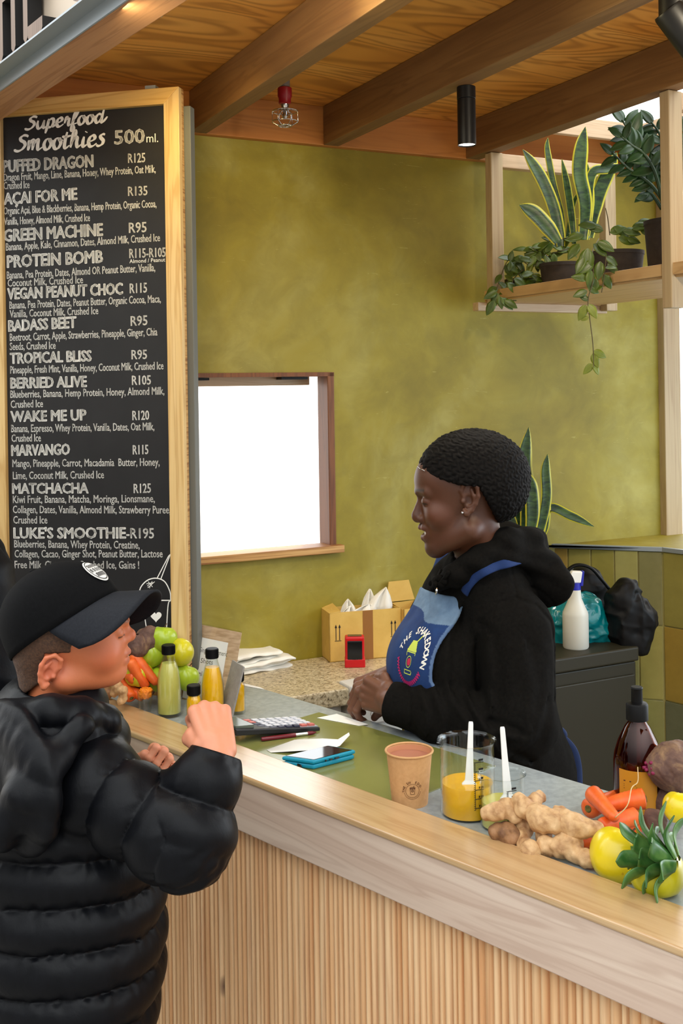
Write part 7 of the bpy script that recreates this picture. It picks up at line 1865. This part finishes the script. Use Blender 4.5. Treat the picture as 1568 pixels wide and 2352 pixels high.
# brim, drooping towards its sides
nb_, nr_ = 30, 9; vs = []
for j in range(nr_ + 1):
    t = j / nr_
    for k in range(nb_ + 1):
        a = math.radians(-80 + 160 * k / nb_); ext = .074 * (1 + .22 * math.sin(a) ** 2) * math.cos(a * 1.10) ** .25
        sd_ = math.sin(a); inn = C0 + cf * (rf_ * math.cos(a)) + cl * (rl_ * math.sin(a)) + cu * .003
        side = abs(sd_); o_ = inn + (cf * .88 * ext + cu * -.47 * ext) * t - cu * (.036 * side ** 2 * t ** .8) + cl * (sd_ * .006 * t)
        vs.append(o_)
fs = [(j * (nb_ + 1) + k, j * (nb_ + 1) + k + 1, (j + 1) * (nb_ + 1) + k + 1, (j + 1) * (nb_ + 1) + k) for j in range(nr_) for k in range(nb_)]
mb = MB(); mb.add(vs, fs); br = mb.build('brim', brim_b, bcap, True); md = br.modifiers.new('thick', 'SOLIDIFY'); md.thickness = .004; md.offset = -1
mb = MB(); mb.ball(C0 + cu * (ru_ + .002), (.007, .007, .004), 16, 8); mb.build('top_button', cap_b, bcap, True)
def capmap(x, y, lift=.0022):              # x sideways, y upwards on the front of the crown
    ph = (y + .046) / .104; a = -x / rl_ * .8; ph = min(max(ph, .01), 1.5)
    c2, s2 = math.cos(ph) ** (2 / e_), math.sin(ph) ** (2 / e_); ca, sa = math.cos(a), math.sin(a)
    p = C0 + cf * (rf_ * c2 * ca) + cl * (rl_ * c2 * sa) + cu * (ru_ * s2 * (1 - .10 * ca * c2)); return p + (p - C0).normalized() * (lift + .0026)
ptw = mat('white patch thread', (222, 220, 214), .8)
mb = MB(); nn = 40; mb.add([capmap(0, 0)] + [capmap(.027 * r * math.sin(2 * PI * k / nn), .027 * r * math.cos(2 * PI * k / nn)) for r in (.5, 1) for k in range(nn)], [(0, 1 + k, 1 + (k + 1) % nn) for k in range(nn)] + [(1 + k, 1 + nn + k, 1 + nn + (k + 1) % nn, 1 + (k + 1) % nn) for k in range(nn)])
pt = mb.build('round_patch', ptw, bcap, True)
mb = MB(); lf_ = lambda x, y: capmap(x, y, .0032)
for y_, w_ in ((.011, .017), (-.0005, .022), (-.012, .016)):
    for k in range(5):
        x = -w_ + 2 * w_ * (k + .5) / 5; poly2d(mb, [(x - .002, y_ - .004), (x - .002, y_ + .004), (x + .002, y_ + .003), (x + .0005, y_ - .0005), (x + .002, y_ - .004)], .0009, lf_)
ring2d(mb, .0235, .0008, lf_); mb.build('patch_stitching', ink_m, pt)

# quilted puffer jacket
puff_m, nt, b = _base('black puffer nylon')
f = noise(nt, coords(nt, (1, 1, .4)), 60, 4, .6, .5)
nt.links.new(ramp(nt, f, [(0.3, (6, 7, 10)), (0.7, (10, 11, 15))]), b.inputs['Base Color']); b.inputs['Roughness'].default_value = .46; b.inputs['Specular IOR Level'].default_value = .15
bump(nt, b, noise(nt, coords(nt, (1, 1, .35)), 110, 4, .65, .6), .16, .003)
ZZ = np.array([.64, .69, .78, .90, 1.02, 1.10, 1.16, 1.20, 1.225, 1.25]); WFr = np.array([.128, .142, .158, .160, .146, .112, .092, .075, .058, .05]); WSi = np.array([.165, .178, .192, .194, .186, .166, .142, .100, .075, .06])
jz0 = b_hem.z
cxz = lambda z: None
def puffs(s, amp, sharp=.62): return amp * (np.abs(np.sin(s * PI)) ** sharp)
def jacket(P):
    q = (P - A(b_mid)) @ np.array(RJ3, dtype=np.float32); z = P[:, 2]
    ax = np.interp(z, [b_hem.z, b_top.z], [b_hem.x - b_mid.x, b_top.x - b_mid.x])
    fw, sw_ = np.interp(z, ZZ, WFr), np.interp(z, ZZ, WSi)
    rho = np.sqrt((q[:, 0] / fw) ** 2 + (q[:, 1] / sw_) ** 2); d = (rho - 1) * np.minimum(fw, sw_) * .95
    d = smax(d, z - 1.235, .03); d = smax(d, jz0 - z, .02)
    wr = vnoise(P * A((1, 1, .45)), 48, 3)
    zz_ = (z + .010 * vnoise(P, 7, 1) + .020 * q[:, 1]) / .066
    pf = puffs(zz_, .014, .75); near_seam = 1 - np.abs(np.sin(zz_ * PI))
    d = d - pf + wr * .0022 * (.15 + near_seam) + vnoise(P * A((1, 1, .16)), 95, 6) * .0034 * near_seam ** 1.5
    def sl(pts, rs, ph, L):
        e = chain(P, pts, rs, .04); a, bb = A(pts[0]), A(pts[-1])
        # distance travelled along the sleeve
        best = None; acc = 0
        for i in range(len(pts) - 1):
            A_, B_ = A(pts[i]), A(pts[i + 1]); ab = B_ - A_; ln = float(np.linalg.norm(ab)); t = np.clip(((P - A_) @ ab) / (ln * ln), 0, 1); dd = np.linalg.norm(P - A_ - t[:, None] * ab, axis=1)
            s_ = acc + t * ln
            if best is None: best, sv = dd, s_
            else: m = dd < best; best = np.where(m, dd, best); sv = np.where(m, s_, sv)
            acc += ln
        sv = (sv + .008 * vnoise(P, 9, 4)) / L + ph; pf_ = puffs(sv, .012, .75)
        ns = 1 - np.abs(np.sin(sv * PI)); ax_ = A((pts[-1] - pts[0]).normalized()); Pp = P - .82 * (P @ ax_)[:, None] * ax_
        e = e - pf_ + wr * .0022 * (.15 + ns) + vnoise(Pp, 95, 7) * .0032 * ns ** 1.5
        dirn = (pts[-1] - pts[-2]).normalized(); return smax(e, ((P - A(pts[-1])) @ A(dirn)), .006)
    ra = sl([bRS, bRE, bRW + (bRW - bRE).normalized() * .012], [.068, .053, .038], .25, .070)
    la = sl([bLS, bLE, bLW], [.076, .060, .040], .25, .070)
    d = smin(d, ra, .012); d = smin(d, la, .012)
    nk = cone(P, B0 + V((-.012, 0, -.06)), b_top + V((0, 0, -.01)), .056, .060); d = smax(d, -nk, .010)
    return d
lo, hi = bounds([b_hem, bRS, bRE, bRW, bLS, bLE, bLW, b_mid - jL * .2, b_mid + jL * .2, b_top + V((0, 0, .10))], .10)
jk = sd('puffer_jacket', jacket, lo, hi, .0030, puff_m, by)
cr = [at(-40, 1680, 1.76), at(40, 1654, 1.705), at(120, 1640, 1.69), at(185, 1644, 1.705), at(235, 1660, 1.745), at(268, 1676, 1.785)]
cr2 = [at(-40, 1655, 1.80), at(10, 1632, 1.90), at(100, 1626, 1.92), at(195, 1634, 1.90), at(250, 1656, 1.85)]
def hoodb(P):
    q = P - A(at(30, 1800, 1.67))
    wr = vnoise(P, 22, 8) * .002 + vnoise(P * A((1, 1, .3)), 80, 5) * .0014
    c_ = chain(P, cr, [.024, .027, .026, .025, .024, .020], .015); c_ = np.minimum(c_, chain(P, [p + V((0, 0, -.035)) for p in cr], [.028, .032, .031, .029, .026, .018], .015))
    c_ = smax(c_, (P - A(at(279, 1668, 1.78))) @ A((.97, .2, .1)), .004)
    c2_ = chain(P, cr2, [.024, .026, .026, .025, .022], .015)
    bag = ell(P, at(22, 1785, 1.69), (.036, .150, .115), RJ3); rim = chain(P, [at(190, 1668, 1.665), at(120, 1745, 1.625), at(60, 1830, 1.605), at(0, 1905, 1.61), at(-80, 1930, 1.64)], [.016, .022, .026, .026, .024], .02)
    d = smin(c_, c2_, .012); d = smin(d, smin(bag, rim, .018), .010)
    d = d + wr - .003 * np.abs(np.sin((P[:, 2] + .3 * P[:, 0]) * 62))
    nk = cone(P, B0 + V((-.012, 0, -.03)), b_top + V((0, 0, -.05)), .050, .056); return smax(d, -nk, .008)
sd('jacket_hood', hoodb, *bounds(cr + cr2 + [at(-80, 1930, 1.64), at(28, 1950, 1.62)], .10), .0036, puff_m, jk)
def cuff(P):
    d1 = cone(P, bRW - (bRW - bRE).normalized() * .004, bRW + (bRW - bRE).normalized() * .016, .0445, .041); return d1
sd('trousers', lambda P: trousers(P, b_hem, JF, wd=.075, zt=.66, za=.08, r0=.083, r1=.052), *bounds([V((b_hem.x, b_hem.y, .05)), V((b_hem.x, b_hem.y, .74))], .20), .008, trouser_m, by); shoes(by, b_hem, JF, .075, .22)

# ------------------------------------------------------------------ a third customer, mostly beyond the left edge
K0 = V((-1.02, 2.20, 0)); KF = frame((.75, .66, 0))
kz = lambda p, z: V((p.x, p.y, z))
kR = -KF[1]; kRS = at(-72, 1330, 2.10); kRE = at(-30, 1560, 2.03); kRW = at(-90, 1690, 2.15)
kch = kRS - kR * .20 + V((0, .03, -.08)); kLS = kRS - kR * .40; kLE = kLS + V((-.05, .02, -.27)); kLW = kLE + KF[0] * .2 + V((0, 0, -.10)); khp = V((kch.x, kch.y, .92)); khd = kch + V((.01, .0, .355))
KR3 = [list(r) for r in Matrix((KF[0], KF[1], V((0, 0, 1)))).transposed()]
def body_k(P):
    q = loc_(P, khd, KF)
    d = smin(ell(q, (0, 0, .03), (.095, .074, .10)), ell(q, (.035, 0, -.05), (.062, .056, .075)), .03)
    d = smin(d, cone(q, (.094, 0, .0), (.106, 0, -.035), .008, .012), .008)
    for s in (1, -1): d = smin(d, ear(q, .0, -.01, .070, 1.0, -.1, s), .004)
    d = smin(d, cone(q, (-.01, 0, -.06), (-.025, 0, -.22), .056, .06), .02); d = smin(d, cone(P, kch, khp, .11, .12), .05); d = smin(d, cone(P, kch + V((0, 0, .14)), kch, .06, .11), .05)
    for a, b_, c in ((kRS, kRE, kRW), (kLS, kLE, kLW)): d = smin(d, chain(P, [kch, a, b_, c], [.06, .05, .04, .026], .02), .03)
    for h_ in kh: d = smin(d, h_(P), .008)
    return d
kh = [hand(kRW, (.6, .5, -.5), (.3, -.6, .7), True, .95, ((25, 35, 20),) * 4), hand(kLW, (.6, .6, -.4), (-.2, .4, .8), False, .95, ((25, 35, 20),) * 4)]
pk = thing('person', 'third customer in dark jacket at the left picture edge, only a sleeve showing', 'person', (khp.x, khp.y, 0))
sd('body', body_k, *bounds([khd + V((0, 0, .12)), khp, kRE, kRW, kLE, kLW, kRS, kLS], .13), .005, skin_m, pk, lambda vs: tint_of(len(vs), lin((198, 140, 112))[:3]))
def coat_k(P):
    d = ell(P, kch, (.145, .21, .22), KR3); d = smin(d, ell(P, khp + V((0, 0, .06)), (.15, .195, .30), KR3), .08)
    for a, b_, c in ((kRS, kRE, kRW), (kLS, kLE, kLW)):
        e = smin(cone(P, a, b_, .085, .066), cone(P, b_, c, .066, .046), .03); d = smin(d, smax(e, (P - A(c)) @ A((c - b_).normalized()) + .012, .006), .03)
    d = smin(d, cone(P, kch + V((0, 0, .10)), kch + V((0, 0, .20)), .13, .075), .04); d = smax(d, khp.z - .12 - P[:, 2], .01); d = smax(d, P[:, 2] - (kch.z + .25), .01)
    d = smax(d, -cone(P, kch + V((0, 0, .2)), khd, .062, .07), .01)
    return d + vnoise(P, 14, 2) * .006 + .003 * np.sin((P[:, 2]) * 150 + 3 * vnoise(P, 10, 3)) * .5
sd('dark_jacket', coat_k, *bounds([kch + V((0, 0, .28)), khp + V((0, 0, -.14)), kRE, kRW, kLE, kLW, kRS, kLS], .13), .006, puff_m, pk)
def hair_k(P):
    q = loc_(P, khd, KF); d = ell(q, (-.004, 0, .038), (.104, .082, .104)); return smax(d, np.minimum(.05 - q[:, 2], q[:, 0] + .01), .006) + .001 * vnoise(P, 200, 2)
sd('short_hair', hair_k, *bounds([khd], .16), .005, hair_m, pk)
sd('trousers', lambda P: trousers(P, khp, KF, wd=.09, zt=.84), *bounds([V((khp.x, khp.y, .05)), V((khp.x, khp.y, .92))], .22), .009, trouser_m, pk); shoes(pk, khp, KF, .09, .26)
